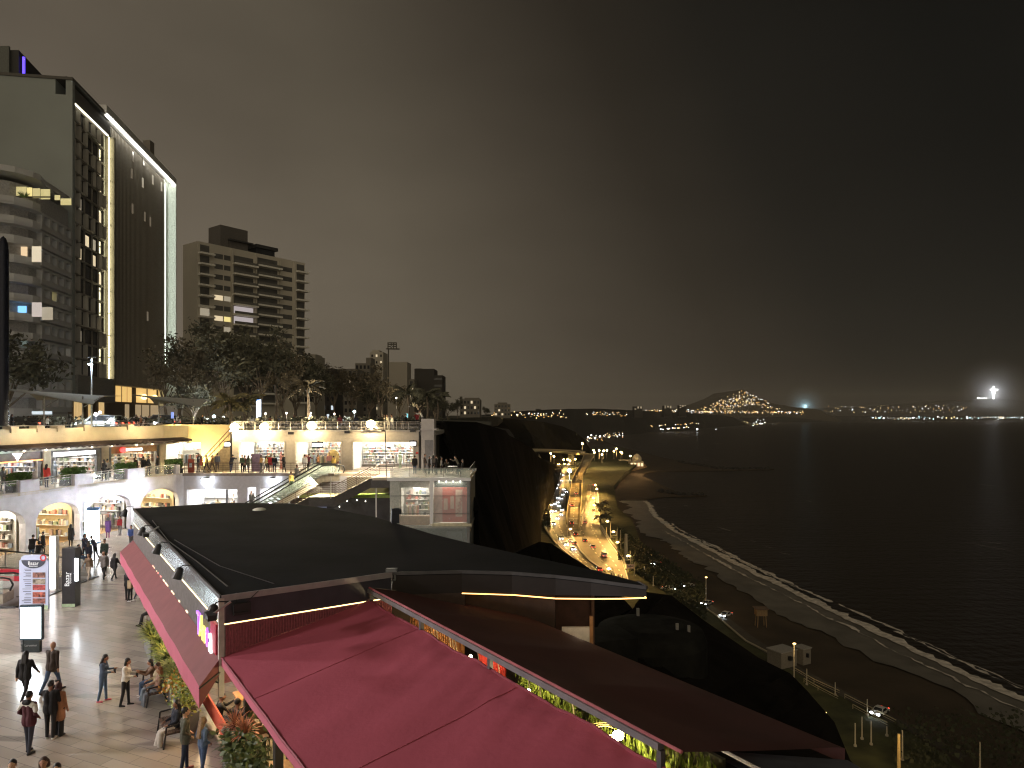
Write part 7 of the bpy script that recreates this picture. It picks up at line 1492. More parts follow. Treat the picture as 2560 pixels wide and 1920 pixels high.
# --- plaza, middle distance
MID = [(222, 1449, TO, 'walk', 'person in a brown striped sweater and pale trousers walking towards the viewer', (.2, .14, .09), (.5, .42, .33), WH, 1, 0, 'long', hbr), (260, 1449, TO, 'walk', 'person in a grey jacket carrying a white bag, middle of the three walkers', (.22, .2, .19), BK, WH, 0, 1, 'short', hbk), (286, 1449, AW, 'walk', 'person all in black walking away, right of the one with the bag', BK, BK, GY, 1, 1, 'long', hbk), (262, 1416, TO, 'stand', 'person in dark jacket with crossed arms behind the three walkers', (.03, .05, .04), BK, BK, 0, 1, 'short', hbk), (222, 1412, AW, 'stand', 'person in a navy coat in the cluster right of the black totem', NV, NV, WH, 1, 2, 'long', hbr), (199, 1410, RT, 'sit', 'seated person in navy beside the black totem', NV, DN, WH, 0, 0, 'short', hbk), (238, 1400, LF, 'lean', 'person leaning forward in the cluster behind the black totem', (.03, .035, .07), BK, BK, 0, 0, 'short', hbk), (212, 1398, RT, 'stand', 'person in dark blue half hidden in the cluster by the light pillar', (.04, .05, .1), BK, BK, 0, 1, 'bob', hbk), (177, 1366, AW, 'stand', 'person in a dark coat behind the totem near the second arch', (.04, .04, .045), BK, BK, 1, 2, 'long', hbk), (215, 1352, AW, 'stand', 'person in grey green left of the light pillar', (.06, .08, .08), BK, BK, 0, 1, 'short', hbk), (79, 1402, AW+.4, 'lean', 'person in a black jacket leaning on the pit handrail', BK, DN, BK, 0, 1, 'short', hbk), (108, 1384, LF, 'stand', 'person in a long black coat standing by the pit handrail', BK, BK, BK, 1, 2, 'bun', hbk), (96, 1400, AW, 'sit_eat', 'crouching child in black between the two people at the handrail', BK, BK, BK, 0, 1, 'hood', hbk), (325, 1503, RT, 'stand', 'person in a black top with a beige bag beside the far end of the awning', BK, BK, WH, 1, 0, 'long', hbk), (344, 1497, AW, 'walk', 'person in navy trousers and black coat under the far end of the awning', BK, (.04, .05, .1), WH, 0, 1, 'short', hbk), (319, 1500, AW, 'stand', 'person in black half hidden behind the awning end', BK, BK, BK, 1, 1, 'long', hbk), (328, 1372, TO, 'pockets', 'person in a blue shirt before the bright third arch', (.08, .15, .5), GY, BK, 0, 0, 'short', hbk), (270, 1345, AW, 'stand', 'person in a dark violet coat inside the third arch', (.1, .04, .15), (.15, .03, .08), BK, 1, 2, 'bob', hbk), (300, 1338, TO, 'stand', 'person in red inside the third arch', RDc, GY, BK, 1, 0, 'long', hbr)]
for px, py, rz, po, lb, a, b, c, fm_, ct, hr_, hm_ in MID: person(G(px, py, 0), rz+R.uniform(-.2, .2), po, lb, a, b, c, bool(fm_), ct, hr=hr_, hm=hm_, h=R.uniform(.95, 1.03), near=False)
bgp = G(269, 1449, 0); o = MB().add([(-.16, -.05, .0), (.16, -.05, 0), (.16, .05, 0), (-.16, .05, 0), (-.1, -.02, .4), (.1, -.02, .4), (.1, .02, .4), (-.1, .02, .4)], [(0, 3, 2, 1), (4, 5, 6, 7), (0, 1, 5, 4), (1, 2, 6, 5), (2, 3, 7, 6), (3, 0, 4, 7)]).build('shopping_bag', white); o.location = (bgp.x, bgp.y, .35); tag(o, 'white plastic bag carried by the middle walker', 'bag')
bgp = G(329, 1503, 0); o = MB().box((0, 0, 0), (.18, .3, .42)).build('shoulder_bag', m('bag_beige', (.55, .42, .26), .7)); o.location = (bgp.x, bgp.y-.1, .95); tag(o, 'beige bag on the person at the far end of the awning', 'bag')
person(G(371, 1578, .02)+Vector((0, .4, .3)), seat_rz, 'sit', 'person in black sitting on the high stool under the awning', BK, BK, BK, near=False)
# --- people on the middle walkway (feet at z 4.4)
MZ = 4.42
def rowof(lst, z, group):
    for px, Y_, rz, po, lb, a, b, fm_, ct, hr_ in lst: person(((px-1280)/F*Y_, Y_, z), rz+R.uniform(-.25, .25), po, lb, a, b, R.choice((BK, WH, GY)), bool(fm_), ct, hr=hr_, hm=R.choice((hbk, hbk, hbr)), h=R.uniform(.94, 1.04), grp=group)
rowof([(496, 67.6, RT, 'stand', 'person in dark clothes left of the one in orange red on the middle walkway', NV, GY, 0, 0, 'short'), (503, 67.3, RT, 'walk', 'person in an orange red jacket on the middle walkway before the golden-lit wall', (.6, .12, .07), (.5, .45, .4), 1, 1, 'long'), (517, 67.6, LF, 'walk', 'person in a yellowish top and dark jeans right of the orange red jacket', (.45, .35, .12), NV, 0, 0, 'short'), (530, 68, RT, 'walk', 'person in a brown top at the foot of the side stair', (.25, .16, .08), (.12, .09, .06), 0, 0, 'bob'), (543, 68.2, AW, 'stand', 'person in grey blue at the side stair', (.14, .15, .2), (.1, .08, .08), 0, 0, 'short'), (578, 66.9, AW, 'lean', 'person in navy leaning on the walkway railing left of the first window', NV, (.05, .06, .12), 0, 1, 'short'), (606, 67, TO, 'stand', 'person in black trousers at the left edge of the first shop window', (.1, .15, .08), BK, 0, 0, 'short'), (612, 68.3, RT, 'stand', 'person in maroon at the left of the first shop window', MR, BK, 1, 0, 'long'), (621, 67.4, AW, 'walk', 'person in a grey green coat before the first shop window', (.14, .17, .12), (.12, .14, .16), 1, 1, 'long'), (631, 68.5, LF, 'stand', 'person in dark violet close to the first shop window', (.1, .07, .1), GY, 0, 0, 'short'), (653, 67, LF, 'stand', 'person in a tan top and grey trousers right of the pink poster stand', (.5, .3, .12), GY, 0, 0, 'short'), (665, 67.3, RT, 'walk', 'person in a cream sweater walking past the first window', (.65, .55, .25), GY, 1, 0, 'bob'), (669, 68.2, TO, 'stand', 'person in green behind the cream sweater', (.12, .2, .1), BK, 0, 0, 'short'), (677, 67, TO, 'stand', 'person in a bright red hooded top at the walkway railing', (.5, .03, .03), (.4, .28, .25), 0, 1, 'hood'), (686, 66.9, AW, 'stand', 'person in black right of the red hooded top', BK, NV, 0, 0, 'short'), (710, 66.9, LF, 'phone', 'person in black at the right edge of the first window looking at a phone', BK, BK, 0, 1, 'cap'), (770, 68.2, AW, 'bend', 'person in dark red bending before the middle window', MR, BK, 0, 0, 'short'), (762, 67.2, AW, 'stand', 'person in white at the top of the escalator', WH, WH, 0, 0, 'short'), (795, 69.0, RT, 'stand', 'person in brown inside the middle shop entrance', TN, BR, 1, 0, 'long'), (823, 69.2, TO, 'stand', 'person in pink near the round lantern of the middle window', (.5, .25, .25), GY, 0, 0, 'short'), (834, 67.6, AW, 'stand', 'person with a large mustard coat at the right of the middle window', (.45, .3, .06), BK, 1, 2, 'short')], MZ, 'people on the middle walkway')
b_o = MB().box((0, 0, 0), (.95, .12, 1.7)).build('poster_stand', m('poster_mauve', (.38, .26, .36), .6, nz=.3, sc=3)); p = D(643, 1160, 67.9); b_o.location = (p.x, 67.9, 5.3); tag(b_o, 'mauve poster stand before the first shop window', 'sign')
t = thing('round_lantern', 'round cream shape standing in the middle shop window', 'lantern', D(832, 1150, 69.4)); MB().sph(D(833, 1142, 69.6), (.62, .3, .75), 2).build('globe', m('lantern_cream', (.7, .55, .25), .6), t)
t = thing('information_stand', 'small red and white information stand on the walkway by the corner', 'sign', D(477, 1180, 67.3)); p = D(478, 1160, 67.4); MB().box((p.x, 67.4, 5.05), (.55, .2, 1.3)).build('panel', m('stand_red', (.45, .08, .04), .6), t); MB().box((p.x, 67.28, 5.1), (.25, .03, .4)).build('notice', white, t)
# --- terrace above the pavilion
rowof([(1037, 65.5, AW, 'stand', 'person in a dark jacket under the small lit sign at the right of the block', BK, DN, 0, 1, 'short'), (1062, 66.5, RT, 'stand', 'person in brown nearest the grey door on the terrace', BR, GY, 0, 0, 'short'), (1073, 65.2, RT, 'stand', 'person in black before the grey door on the terrace', BK, BK, 0, 1, 'short'), (1091, 65, LF, 'stand', 'tall person in black just right of the terrace pillar', BK, BK, 0, 1, 'short'), (1103, 65.4, RT, 'stand', 'person with white scarf at the middle of the terrace', (.3, .3, .3), BK, 1, 0, 'short'), (1084, 66.4, AW, 'lean', 'bent person in grey behind the terrace group', (.1, .09, .08), BK, 0, 0, 'long'), (1117, 66.2, TO, 'sit_eat', 'seated person in dark clothes at the terrace table', (.08, .08, .07), BK, 0, 0, 'bob'), (1146, 64.6, LF, 'lean', 'person in grey brown leaning at the right end of the terrace', (.14, .13, .1), BK, 0, 0, 'short'), (1155, 66, LF, 'sit', 'seated dark figure at the far right end of the terrace', BK, BK, 0, 0, 'short')], MZ, 'people on the right terrace')
t = thing('terrace_table', 'small pale table among the people at the right end of the terrace', 'table', (D(1132, 1180, 65).x, 65, 4.42)); MB().box((D(1132, 1180, 65).x, 65, 5.17), (.9, .8, .05)).build('tabletop', white, t); MB().tube((D(1132, 1180, 65).x, 65, 4.42), (D(1132, 1180, 65).x, 65, 5.15), .04).build('leg', dark, t)
# --- wing walkway
wing_p = [(7, 1.2, 'person in brown at the left edge on the wing walkway', (.2, .1, .08), 0), (66, 1.9, 'person in grey behind the hedge of the first wing shop', GY, 0), (145, 1.0, 'person in a bright red jacket before the middle wing shop', (.6, .05, .04), 1), (283, .9, 'person in black before the wooden fronted shop', BK, 1), (296, 1.1, 'person in grey right of the one in black before the wooden shop', (.25, .25, .22), 0), (367, 1.3, 'person in brown at the end pillar of the wing', BR, 1), (380, 1.0, 'person in black, first of two at the wing glass bay near the corner', BK, 1), (393, 1.0, 'person in black, second of two at the wing glass bay near the corner', (.02, .02, .03), 1), (429, 1.6, 'person in dark clothes by the golden shop', BK, 0)]
for px, d_, lb, c_, ct in wing_p: f, a = at(railF, px); p = f.pt(a, -d_, MZ); person(p, R.choice((AW, LF, RT)), R.choice(('stand', 'stand', 'pockets')), lb, c_, R.choice((GY, NV, BK)), GY, False, ct, hr=R.choice(('short', 'long')), grp='people on the wing walkway')
# --- escalator riders
for (f_, lb, c_, k_) in ((.22, 'person in a white top near the top of the escalator', (.1, .1, .1), 0), (.33, 'person in a yellow top and dark green trousers on the front escalator', (.65, .5, .15), 1), (.72, 'person leaning on the escalator handrail low on the rear escalator', (.2, .2, .2), 0), (.9, 'lowest visible person at the foot of the escalator', GY, 0)):
    off = Vector((.3, -.6, .1)) if k_ else Vector((-.6, 1.1, .1)); p = e1t.lerp(e1b, f_)+off; person(p, RT-.6, 'stand', lb, c_, (.05, .1, .06) if k_ else GY, BK, False, 0, grp='people on the escalators')
# --- upper deck, leaning on the railing
DZ = 8.3
rowof([(971, 70.9, TO, 'lean', 'person in pale clothes leaning on the deck railing, left of a close pair', (.5, .48, .42), (.4, .38, .33), 0, 0, 'short'), (981, 70.9, TO, 'lean', 'person in white leaning on the deck railing, right of a close pair', WH, GY, 0, 0, 'short'), (1006, 71, AW, 'stand', 'person with dark hair and a pale bag at the deck railing', BK, GY, 1, 0, 'long'), (1014, 71.5, RT, 'stand', 'person in black behind the cyan kiosk screen', BK, BK, 0, 1, 'short'), (962, 72.5, LF, 'stand', 'person in dim grey farther back on the deck', (.2, .19, .17), GY, 0, 0, 'short')], DZ, 'people on the upper deck')
person(Vector((D(1043, 1040, 72).x, 72, 8.55)), TO, 'lean', 'person in a dark red top sitting at the deck corner', (.3, .03, .04), BK, BK, grp='people on the upper deck'); person(Vector((D(1056, 1040, 71.3).x, 71.3, 8.75)), LF, 'lean', 'person in white leaning on the white pedestal at the deck corner', WH, GY, WH, grp='people on the upper deck')
R.seed(123)
pl = [('beside the dark navy pylon', 30), ('left of the first canopy post', 70), ('right of the first canopy post', 118), ('under the left fabric canopy', 172), ('left of the parked car', 206), ('under the hotel lamp', 262), ('right of the red tail light', 300), ('before the hotel entrance', 340), ('nearest the information panel', 352), ('by the right canopy post', 372), ('under the right fabric canopy', 402), ('beside the blue information panel', 446), ('left of the first floodlight', 505), ('between palms and spiral column', 630), ('right of the spiral column', 676), ('below the slim pale palm', 700), ('between second and third floodlights', 735), ('right of the third floodlight', 815), ('behind the third and fourth floodlights', 850), ('left of the fourth floodlight', 890), ('right of the fourth floodlight', 946)]
for i, (w_, px) in enumerate(pl):
    Y_ = R.uniform(74, 86); c_ = R.choice([BK, GY, NV, WH, MR, TN, (.1, .12, .1)]); person(((px-1280)/F*Y_, Y_, 8.25), R.uniform(0, 6.28), R.choice(['stand', 'walk', 'pockets', 'stride']), 'dim pedestrian on the clifftop '+w_, c_, R.choice([BK, NV, GY]), GY, R.random() < .5, R.choice([0, 1]), hr=R.choice(['short', 'long', 'bob']), grp='pedestrians on the clifftop')
# ---------------------------------------------------------------- vehicles and road furniture
tyre = m('tyre', (.02, .02, .02), .8); cgl = m('car_glass', (.02, .022, .025), .08); carE_w = EM('headlight', (.85, .93, 1), 28, False); carE_r = EM('tail_light', (1, .06, .03), 9, False)
CARP = {}
def car_proto(kind):
    if kind in CARP: return CARP[kind]
    root = bpy.data.objects.new('car', None); C.objects.link(root); H = {'sedan': 1.42, 'suv': 1.75, 'van': 2.1}[kind]; L_ = {'sedan': 4.4, 'suv': 4.6, 'van': 5.2}[kind]; w_ = .92
    belt = .85 if kind == 'sedan' else .98 if kind == 'suv' else 1.05
    prof = {'sedan': [(-2.2, .35), (-2.2, .8), (-1.5, .88), (-.75, 1.38), (.45, 1.42), (1.25, .9), (2.1, .72), (2.2, .35)], 'suv': [(-2.3, .4), (-2.3, 1.0), (-2.1, 1.62), (.5, 1.75), (1.25, 1.1), (2.2, .95), (2.3, .4)], 'van': [(-2.6, .4), (-2.6, 1.1), (-2.5, 2.05), (1.2, 2.1), (1.95, 1.15), (2.55, .95), (2.6, .4)]}[kind]
    mb = MB(); n = len(prof)
    rows = []
    for s_, ins in ((-1, 1), (-1, 0), (1, 0), (1, 1)):
        rows.append([((w_-(.14 if z > belt+.2 else .0)-.05*ins)*s_, y, z-(.03 if ins else 0)) for y, z in prof])
    for a, b in zip(rows, rows[1:]):
        for i in range(n): j = (i+1) % n; mb.quad(a[i], a[j], b[j], b[i])
    mb.add(rows[0], [tuple(range(n))]); mb.add(rows[-1], [tuple(range(n-1, -1, -1))]); paint = bpy.data.materials.get('car_paint_white') or m('car_paint_white', (.5, .5, .5), .25, nz=.03)
    mb.build('body', paint, root)
    g = MB(); top = [p for p in prof if p[1] > belt+.3]; y0, y1 = top[0][0], top[-1][0]; yb0, yb1 = y0-.35, y1+.55
    if kind != 'sedan': yb0 = y0-.02
    for s_ in (-1, 1): x0, x1 = s_*(w_+.005), s_*(w_-.125); g.quad((x0, yb0+.1, belt+.03), (x0, yb1-.1, belt+.03), (x1, y1-.02, H-.12), (x1, y0+.06, H-.12))
    a_, b_2 = (prof[-3], prof[-4]) if kind == 'sedan' else (prof[-3], prof[-4]); g.quad((-.78, a_[0]-.08, a_[1]+.06), (.78, a_[0]-.08, a_[1]+.06), (.7, b_2[0]+.07, b_2[1]-.04), (-.7, b_2[0]+.07, b_2[1]-.04))
    if kind == 'sedan': g.quad((-.78, -1.42, .98), (.78, -1.42, .98), (.7, -.82, 1.38), (-.7, -.82, 1.38))
    else: g.quad((-.78, prof[0][0]-.02, belt+.1), (.78, prof[0][0]-.02, belt+.1), (.72, prof[2][0]-.03, H-.2), (-.72, prof[2][0]-.03, H-.2))
    g.build('windows', cgl, root)
    for x in (-1, 1):
        for y in (-L_*.3, L_*.3): MB().tube((x*.72, y, .34), (x*.95, y, .34), .34, .34, 14).build('wheel', tyre, root)
        MB().box((x*.66, L_/2+.0, .68), (.42, .14, .26)).build('headlight', carE_w, root); MB().box((x*.68, -L_/2-.0, .74), (.3, .1, .15)).build('tail_light', carE_r, root)
    CARP[kind] = [root, False]; return CARP[kind]
paints = {'white': (.6, .6, .58), 'black': (.02, .02, .022), 'silver': (.35, .35, .35), 'red': (.35, .03, .03), 'grey': (.12, .12, .12), 'blue': (.04, .07, .2)}
def car(kind, colr, p, rz, label, group='cars on the coast road', oncoming=True):
    pr = car_proto(kind)
    if not pr[1]: pr[1] = True; r = pr[0]; tag(r, label, 'car', group); r.location = p; r.rotation_euler = (0, 0, rz)
    else: r = dup(pr[0], label, p, rz, group=group)
    for ch in [x for x in bpy.data.objects if x.parent == r]:
        if ch.name.startswith('body'): ch.material_slots[0].link = 'OBJECT'; ch.material_slots[0].material = m('paint_'+colr, paints[colr], .3, nz=.03)
    r.name = {'van': 'van'}.get(kind, 'car'); return r
def dirat(Lp_, Rp_, px, py):
    p = G(px, py, RD); c = [(a+b)/2 for a, b in zip(Lp_, Rp_)]; i = min(range(len(c)-1), key=lambda k: (c[k]-p).length); d = (c[i+1]-c[i]).normalized(); return p, d
# oncoming traffic: nose towards the viewer
onc = [(1404, 1203, 'suv', 'white', 'white SUV, farthest of the oncoming cars on the coast road'), (1394, 1213, 'sedan', 'silver', 'silver car beside the farthest oncoming SUV'), (1410, 1225, 'sedan', 'white', 'white oncoming car at the first bend below the viaduct'), (1416, 1231, 'suv', 'black', 'black oncoming SUV right behind the white car at the bend'), (1395, 1246, 'sedan', 'grey', 'grey oncoming car, left of the tight group of four'), (1403, 1248, 'sedan', 'black', 'black oncoming car, right of the tight group of four'), (1394, 1257, 'suv', 'silver', 'silver oncoming SUV in the middle of the tight group'), (1398, 1267, 'sedan', 'white', 'white oncoming car, nearest of the tight group'), (1379, 1281, 'sedan', 'black', 'black oncoming car in the left lane before the wall bend'), (1387, 1280, 'sedan', 'grey', 'grey oncoming car in the middle lane before the wall bend'), (1403, 1288, 'van', 'white', 'white van with bluish headlights in the right oncoming lane'), (1384, 1311, 'sedan', 'black', 'black oncoming car alone beside the cliff wall bend'), (1402, 1348, 'suv', 'grey', 'grey oncoming SUV next to the two poles'), (1432, 1375, 'sedan', 'silver', 'silver oncoming car, nearest visible one above the black hill'), (1399, 1186, 'sedan', 'white', 'tiny white oncoming car just below the viaduct on the left'), (1408, 1189, 'suv', 'black', 'tiny black oncoming SUV just below the viaduct on the right'), (1391, 1222, 'sedan', 'black', 'black oncoming car by the left wall above the tight group'), (1407, 1238, 'sedan', 'silver', 'silver oncoming car between the bend pair and the tight group'), (1388, 1262, 'suv', 'white', 'white oncoming SUV left of the nearest of the tight group'), (1405, 1276, 'sedan', 'black', 'black oncoming car below the tight group in the right lane'), (1393, 1298, 'suv', 'silver', 'silver oncoming SUV below the pair before the wall bend'), (1414, 1363, 'sedan', 'white', 'white oncoming car between the poles and the black hill')]
for px, py, kd, cl, lb in onc:
    p, d = dirat(rA[0], rA[1], px, py); p.z = RD+.02; car(kd, cl, p, math.atan2(d.y, d.x)-PI/2, lb)
awy = [(1429, 1266, 'sedan', 'red', 'red tailed dark car high on the ramp', -44.5), (1429, 1310, 'sedan', 'black', 'black car with red tail lights at the foot of the ramp', -47.5), (1463, 1308, 'suv', 'white', 'white SUV driving away beside the ramp foot', RD), (1439, 1338, 'sedan', 'black', 'black car driving away right after the kerb tip', RD), (1462, 1354, 'suv', 'grey', 'grey SUV driving away alone in the broad road', RD), (1427, 1355, 'sedan', 'blue', 'dark blue car close to the left kerb of the broad road', RD), (1436, 1361, 'sedan', 'grey', 'small grey car behind the dark blue one at the left kerb', RD), (1510, 1391, 'van', 'white', 'white van alone in the middle of the broad road', RD), (1499, 1427, 'sedan', 'red', 'red car just above the edge of the black hill', RD), (1517, 1443, 'sedan', 'black', 'black car with tail lights, lowest visible on the broad road', RD), (1485, 1214, 'sedan', 'red', 'car with red tail lights far down the seaside lane', RD), (1478, 1243, 'sedan', 'white', 'white car driving away halfway down the seaside lane', RD), (1484, 1278, 'sedan', 'grey', 'grey car driving away beside the palms', RD), (1440, 1196, 'suv', 'white', 'white SUV high on the ramp near its upper bend', -41.2), (1440, 1236, 'sedan', 'silver', 'silver car on the middle of the ramp', -43.7), (1482, 1370, 'sedan', 'silver', 'silver car driving away between the grey SUV and the white van', RD)]
for px, py, kd, cl, lb, z in awy:
    p, d = dirat(rB[0], rB[1], px, py); p = G(px, py, z); 
    if z > RD: d = Vector((.02, -1, 0))
    p.z = z+.06; car(kd, cl, p, math.atan2(-d.y, -d.x)-PI/2, lb)
for px, py, cl, lb, rz in ((1670, 1476, 'white', 'white car parked by the seaside lamp below the canopy end', 1.0), (1724, 1469, 'white', 'white car on the beach road above the dark car park', -.8), (1768, 1512, 'silver', 'silver car on the beach road below the white one', -.8), (1815, 1541, 'white', 'pale car lower on the beach road', -.8), (1640, 1412, 'grey', 'grey car on the beach road near its upper bend', -.8), (2200, 1785, 'white', 'pale car between the two beach fences at the lower right', -.9)):
    p = G(px, py, RD-.05); car('sedan', cl, p, rz+PI, lb, 'cars by the beach')
# street lamps beside the coast road
lhd = EM('sodium_lamp', (1, .68, .25), 60, False)
def street_lamp(px, py, h, label, z=RD, power=0, arm=1.5, sgn=1, col=(1, .55, .14), head=None, r=.6, lit=True):
    t = thing('street_lamp', label, 'street lamp', (0, 0, 0), group='lamps along the coast road'); p = G(px, py, z)
    MB().tube((0, 0, 0), (0, 0, h), .16, .1).path([(0, 0, h), (sgn*arm*.5, 0, h+.4), (sgn*arm, 0, h+.3)], .08).build('pole', m('lamp_pole_pale', (.42, .38, .3), .6), t); MB().sph((sgn*arm, 0, h+.15), (r, r*.7, r*.5), 2).build('lamp_head', head or lhd, t)
    t.location = p; 
    far_ = p.y > 430
    if power: lamp('street_light', 'SPOT', p+Vector((sgn*(arm+.2), -.2, (17 if far_ else max(h, 11))-1.0)), power*(2.3 if far_ else 1.0), col, None, .4, p+Vector((sgn*(12 if far_ else 7), -8, 0)), 2.25 if far_ else 2.3, .6)
    return t
def lampset(lst, z=RD):
    for px, py, hp, lb, pw, sg in lst:
        # hp = head row in the photo; height follows from the foot position
        p = G(px, py, z); h = CZ-(hp-HZ)/F*p.y-z; street_lamp(px, py, max(4, h), lb, z, pw, 1.4, sg)
lampset([(1362, 1262, 1247, 'street lamp at the cliff wall bend, lowest of the left row', 60000, 1), (1372, 1236, 1222, 'street lamp on the left road edge, second from the wall bend', 50000, 1), (1378, 1223, 1211, 'street lamp on the left road edge, third from the wall bend', 50000, 1), (1382, 1212, 1202, 'street lamp on the left road edge, fourth from the wall bend', 42000, 1), (1386, 1202, 1190, 'street lamp on the left road edge, fifth from the wall bend', 50000, 1), (1390, 1190, 1178, 'street lamp on the left road edge, sixth from the wall bend', 42000, 1), (1395, 1172, 1161, 'street lamp left of the bright car headlights near the viaduct', 50000, 1), (1408, 1172, 1160, 'street lamp below the viaduct, left of two', 0, 1), (1418, 1172, 1161, 'street lamp below the viaduct, right of two', 22000, 1), (1372, 1280, 1264, 'street lamp just right of the wall bend', 55000, 1), (1419, 1345, 1330, 'street lamp at the kerb tip beside the ramp foot', 30000, 1), (1493, 1232, 1213, 'street lamp upper on the seaside kerb', 26000, -1), (1497, 1240, 1223, 'street lamp second on the seaside kerb', 26000, -1), (1489, 1262, 1249, 'street lamp third on the seaside kerb by the palms', 26000, -1), (1491, 1280, 1265, 'street lamp fourth on the seaside kerb by the palms', 30000, -1), (1526, 1351, 1304, 'tall street lamp over the sign left of the beach road', 15000, -1), (1541, 1352, 1333, 'short street lamp above the small direction sign', 9000, -1), (1552, 1380, 1360, 'street lamp beside the tall pale column', 13000, -1), (1580, 1417, 1398, 'street lamp beside the parking sign', 12000, -1), (1532, 1452, 1448, 'warm lamp above the fence at the lower road end', 8000, -1)])
for px, hp, Y_, lb in ((1357, 1102, 900, 'left lamp post standing on the viaduct'), (1410, 1103, 900, 'middle lamp post standing on the viaduct'), (1456, 1109, 850, 'right lamp post standing on the viaduct near its bend')):
    q = D(px, 1126, Y_); h = (1126-hp)/F*Y_; t = thing('street_lamp', lb, 'street lamp', q, group='lamps along the coast road'); MB().tube(q, q+Vector((0, 0, h)), .3, .22).build('pole', m('lamp_pole_pale'), t); MB().sph(q+Vector((0, 0, h)), 1.0, 2).build('lamp_head', lhd, t); lamp('viaduct_light', 'SPOT', q+Vector((0, -1.5, h+1)), 30000, (1, .66, .26), t, .4, q+Vector((6, -10, 0)), 2.5, .5)
t = thing('street_lamp', 'dazzling white lamp hanging over the oncoming lanes near the viaduct', 'street lamp', G(1424, 1200, RD)); p = G(1424, 1200, RD); h = CZ-(1177-HZ)/F*p.y-RD; MB().tube(p, p+Vector((0, 0, h)), .25).build('pole', m('lamp_pole_pale'), t); MB().sph(p+Vector((0, 0, h)), 1.7, 2).build('lamp_head', EM('white_road_lamp', (.85, .97, 1), 30, False), t); lamp('road_white', 'SPOT', p+Vector((0, -3, h-2)), 20000, (.85, .95, 1), None, .5, p+Vector((0, -3, 0)), 2.4, .5)
# lamps beyond the viaduct (plaza by the sea)
R.seed(61)
for i, (px, py) in enumerate(((1377, 1134), (1385, 1141), (1409, 1149), (1419, 1149), (1425, 1152), (1438, 1148), (1394, 1162), (1484, 1126), (1498, 1126), (1509, 1127), (1517, 1126), (1535, 1128), (1541, 1122), (1552, 1130), (1555, 1133), (1576, 1140), (1505, 1136), (1486, 1131))):
    q = D(px, py, 760+12*(i % 4)); t = thing('lamp', 'small warm lamp near the viaduct, '+ORD[i]+' counted from the pier', 'lamp', q-Vector((0, 0, 8)), group='lamps beyond the viaduct'); MB().sph(q, .9, 1).build('lamp_head', lhd, t); MB().tube(q, q-Vector((0, 0, 9)), .2).build('pole', m('lamp_pole_pale'), t)
    if i % 4 == 0: lamp('street_light', 'SPOT', q-Vector((0, 4, 1)), 14000, (1, .66, .26), None, .5, q-Vector((0, 4, 10)), 2.5, .5)
# the seaside restaurant pavilion, lit
pv2 = thing('seaside_pavilion', 'small ornate pale pavilion glowing by the sea below the viaduct', 'building', G(1590, 1166, SEA)); p = G(1590, 1166, SEA+1); cwm = m('pavilion_cream', (.6, .52, .38), .7)
MB().box((p.x, p.y, SEA+4), (16, 12, 6)).lathe((p.x+1, p.y, SEA+7), [(5.5, 0), (5.5, 4), (3.5, 7), (.4, 9)], 12).box((p.x-13, p.y, SEA+8.5), (14, 8, .8)).tube((p.x-8, p.y-4, SEA+7), (p.x-16, p.y-4, SEA+9), .5).build('pavilion_body', cwm, pv2)
for x in (-6, -2, 2, 6): MB().box((p.x+x, p.y-6.1, SEA+3.5), (2.2, .3, 3.6)).build('arch_window', EM('pavilion_glow', (1, .7, .4), 1.6, False), pv2)
MB().prism([tuple(G(x, y, SEA+.8)[:2]) for x, y in ((1520, 1190), (1545, 1184), (1600, 1173), (1618, 1168), (1612, 1160), (1570, 1168), (1530, 1182))], SEA, SEA+1.2).build('terrace', m('orange_lit_paving', (.5, .3, .14), .7), pv2)  # orange glow at the pavilion foot put into the paving colour
for px, py, pw in ((1590, 1150, 5000), (1560, 1165, 2500), (1535, 1176, 2000), (1606, 1158, 2500)): lamp('pavilion_light', 'POINT', G(px, py+15, SEA+8)+Vector((0, -10, 0)), pw, (1, .55, .22), pv2, .5)
# palms and bushes in the strip beside the broad road
for i, (px, py, lb) in enumerate(((1497, 1263, 'upper left palm of the dark clump between road and beach'), (1507, 1258, 'upper right palm of the dark clump between road and beach'), (1511, 1272, 'middle palm of the dark clump'), (1500, 1292, 'lower left palm of the dark clump'), (1516, 1290, 'lower right palm of the dark clump'))):
    p = G(px, py+14, RD); palm(lb, px, py, p.y, 4.5, leafD, 16, base=RD, slim=.3)
R.seed(77); bsh = MB()
for i in range(5200):
    k_ = R.random(); px = 1545+R.uniform(0, 1)**1.2*220; py = 1345+(px-1545)*.66+R.uniform(-22, 60)
    if px < 1575 and py > 1400: continue
    p = G(px, py, RD)+Vector((0, 0, R.uniform(.2, 2.5)*R.random())); s_ = R.uniform(.3, .7); a = Vector((R.gauss(0, 1), R.gauss(0, 1), R.gauss(0, 1))).normalized(); b = a.orthogonal(); bsh.quad(p-a*s_, p+b*s_*.6, p+a*s_, p-b*s_*.6)
for i in range(900):
    px, py = R.uniform(2230, 2560), R.uniform(1790, 1925); p = G(px, py, RD)+Vector((0, 0, R.uniform(0, 2))); s_ = R.uniform(.2, .5); a = Vector((R.gauss(0, 1), R.gauss(0, 1), R.gauss(0, 1))).normalized(); b = a.orthogonal(); bsh.quad(p-a*s_, p+b*s_*.6, p+a*s_, p-b*s_*.6)
for i in range(2500):
    px, py = R.uniform(1300, 1365), R.uniform(1150, 1290); p = G(px, py, RD)+Vector((0, -40, R.uniform(0, 3))); s_ = R.uniform(.5, 1.2); a = Vector((R.gauss(0, 1), R.gauss(0, 1), R.gauss(0, 1))).normalized(); b = a.orthogonal(); bsh.quad(p-a*s_, p+b*s_*.6, p+a*s_, p-b*s_*.6)
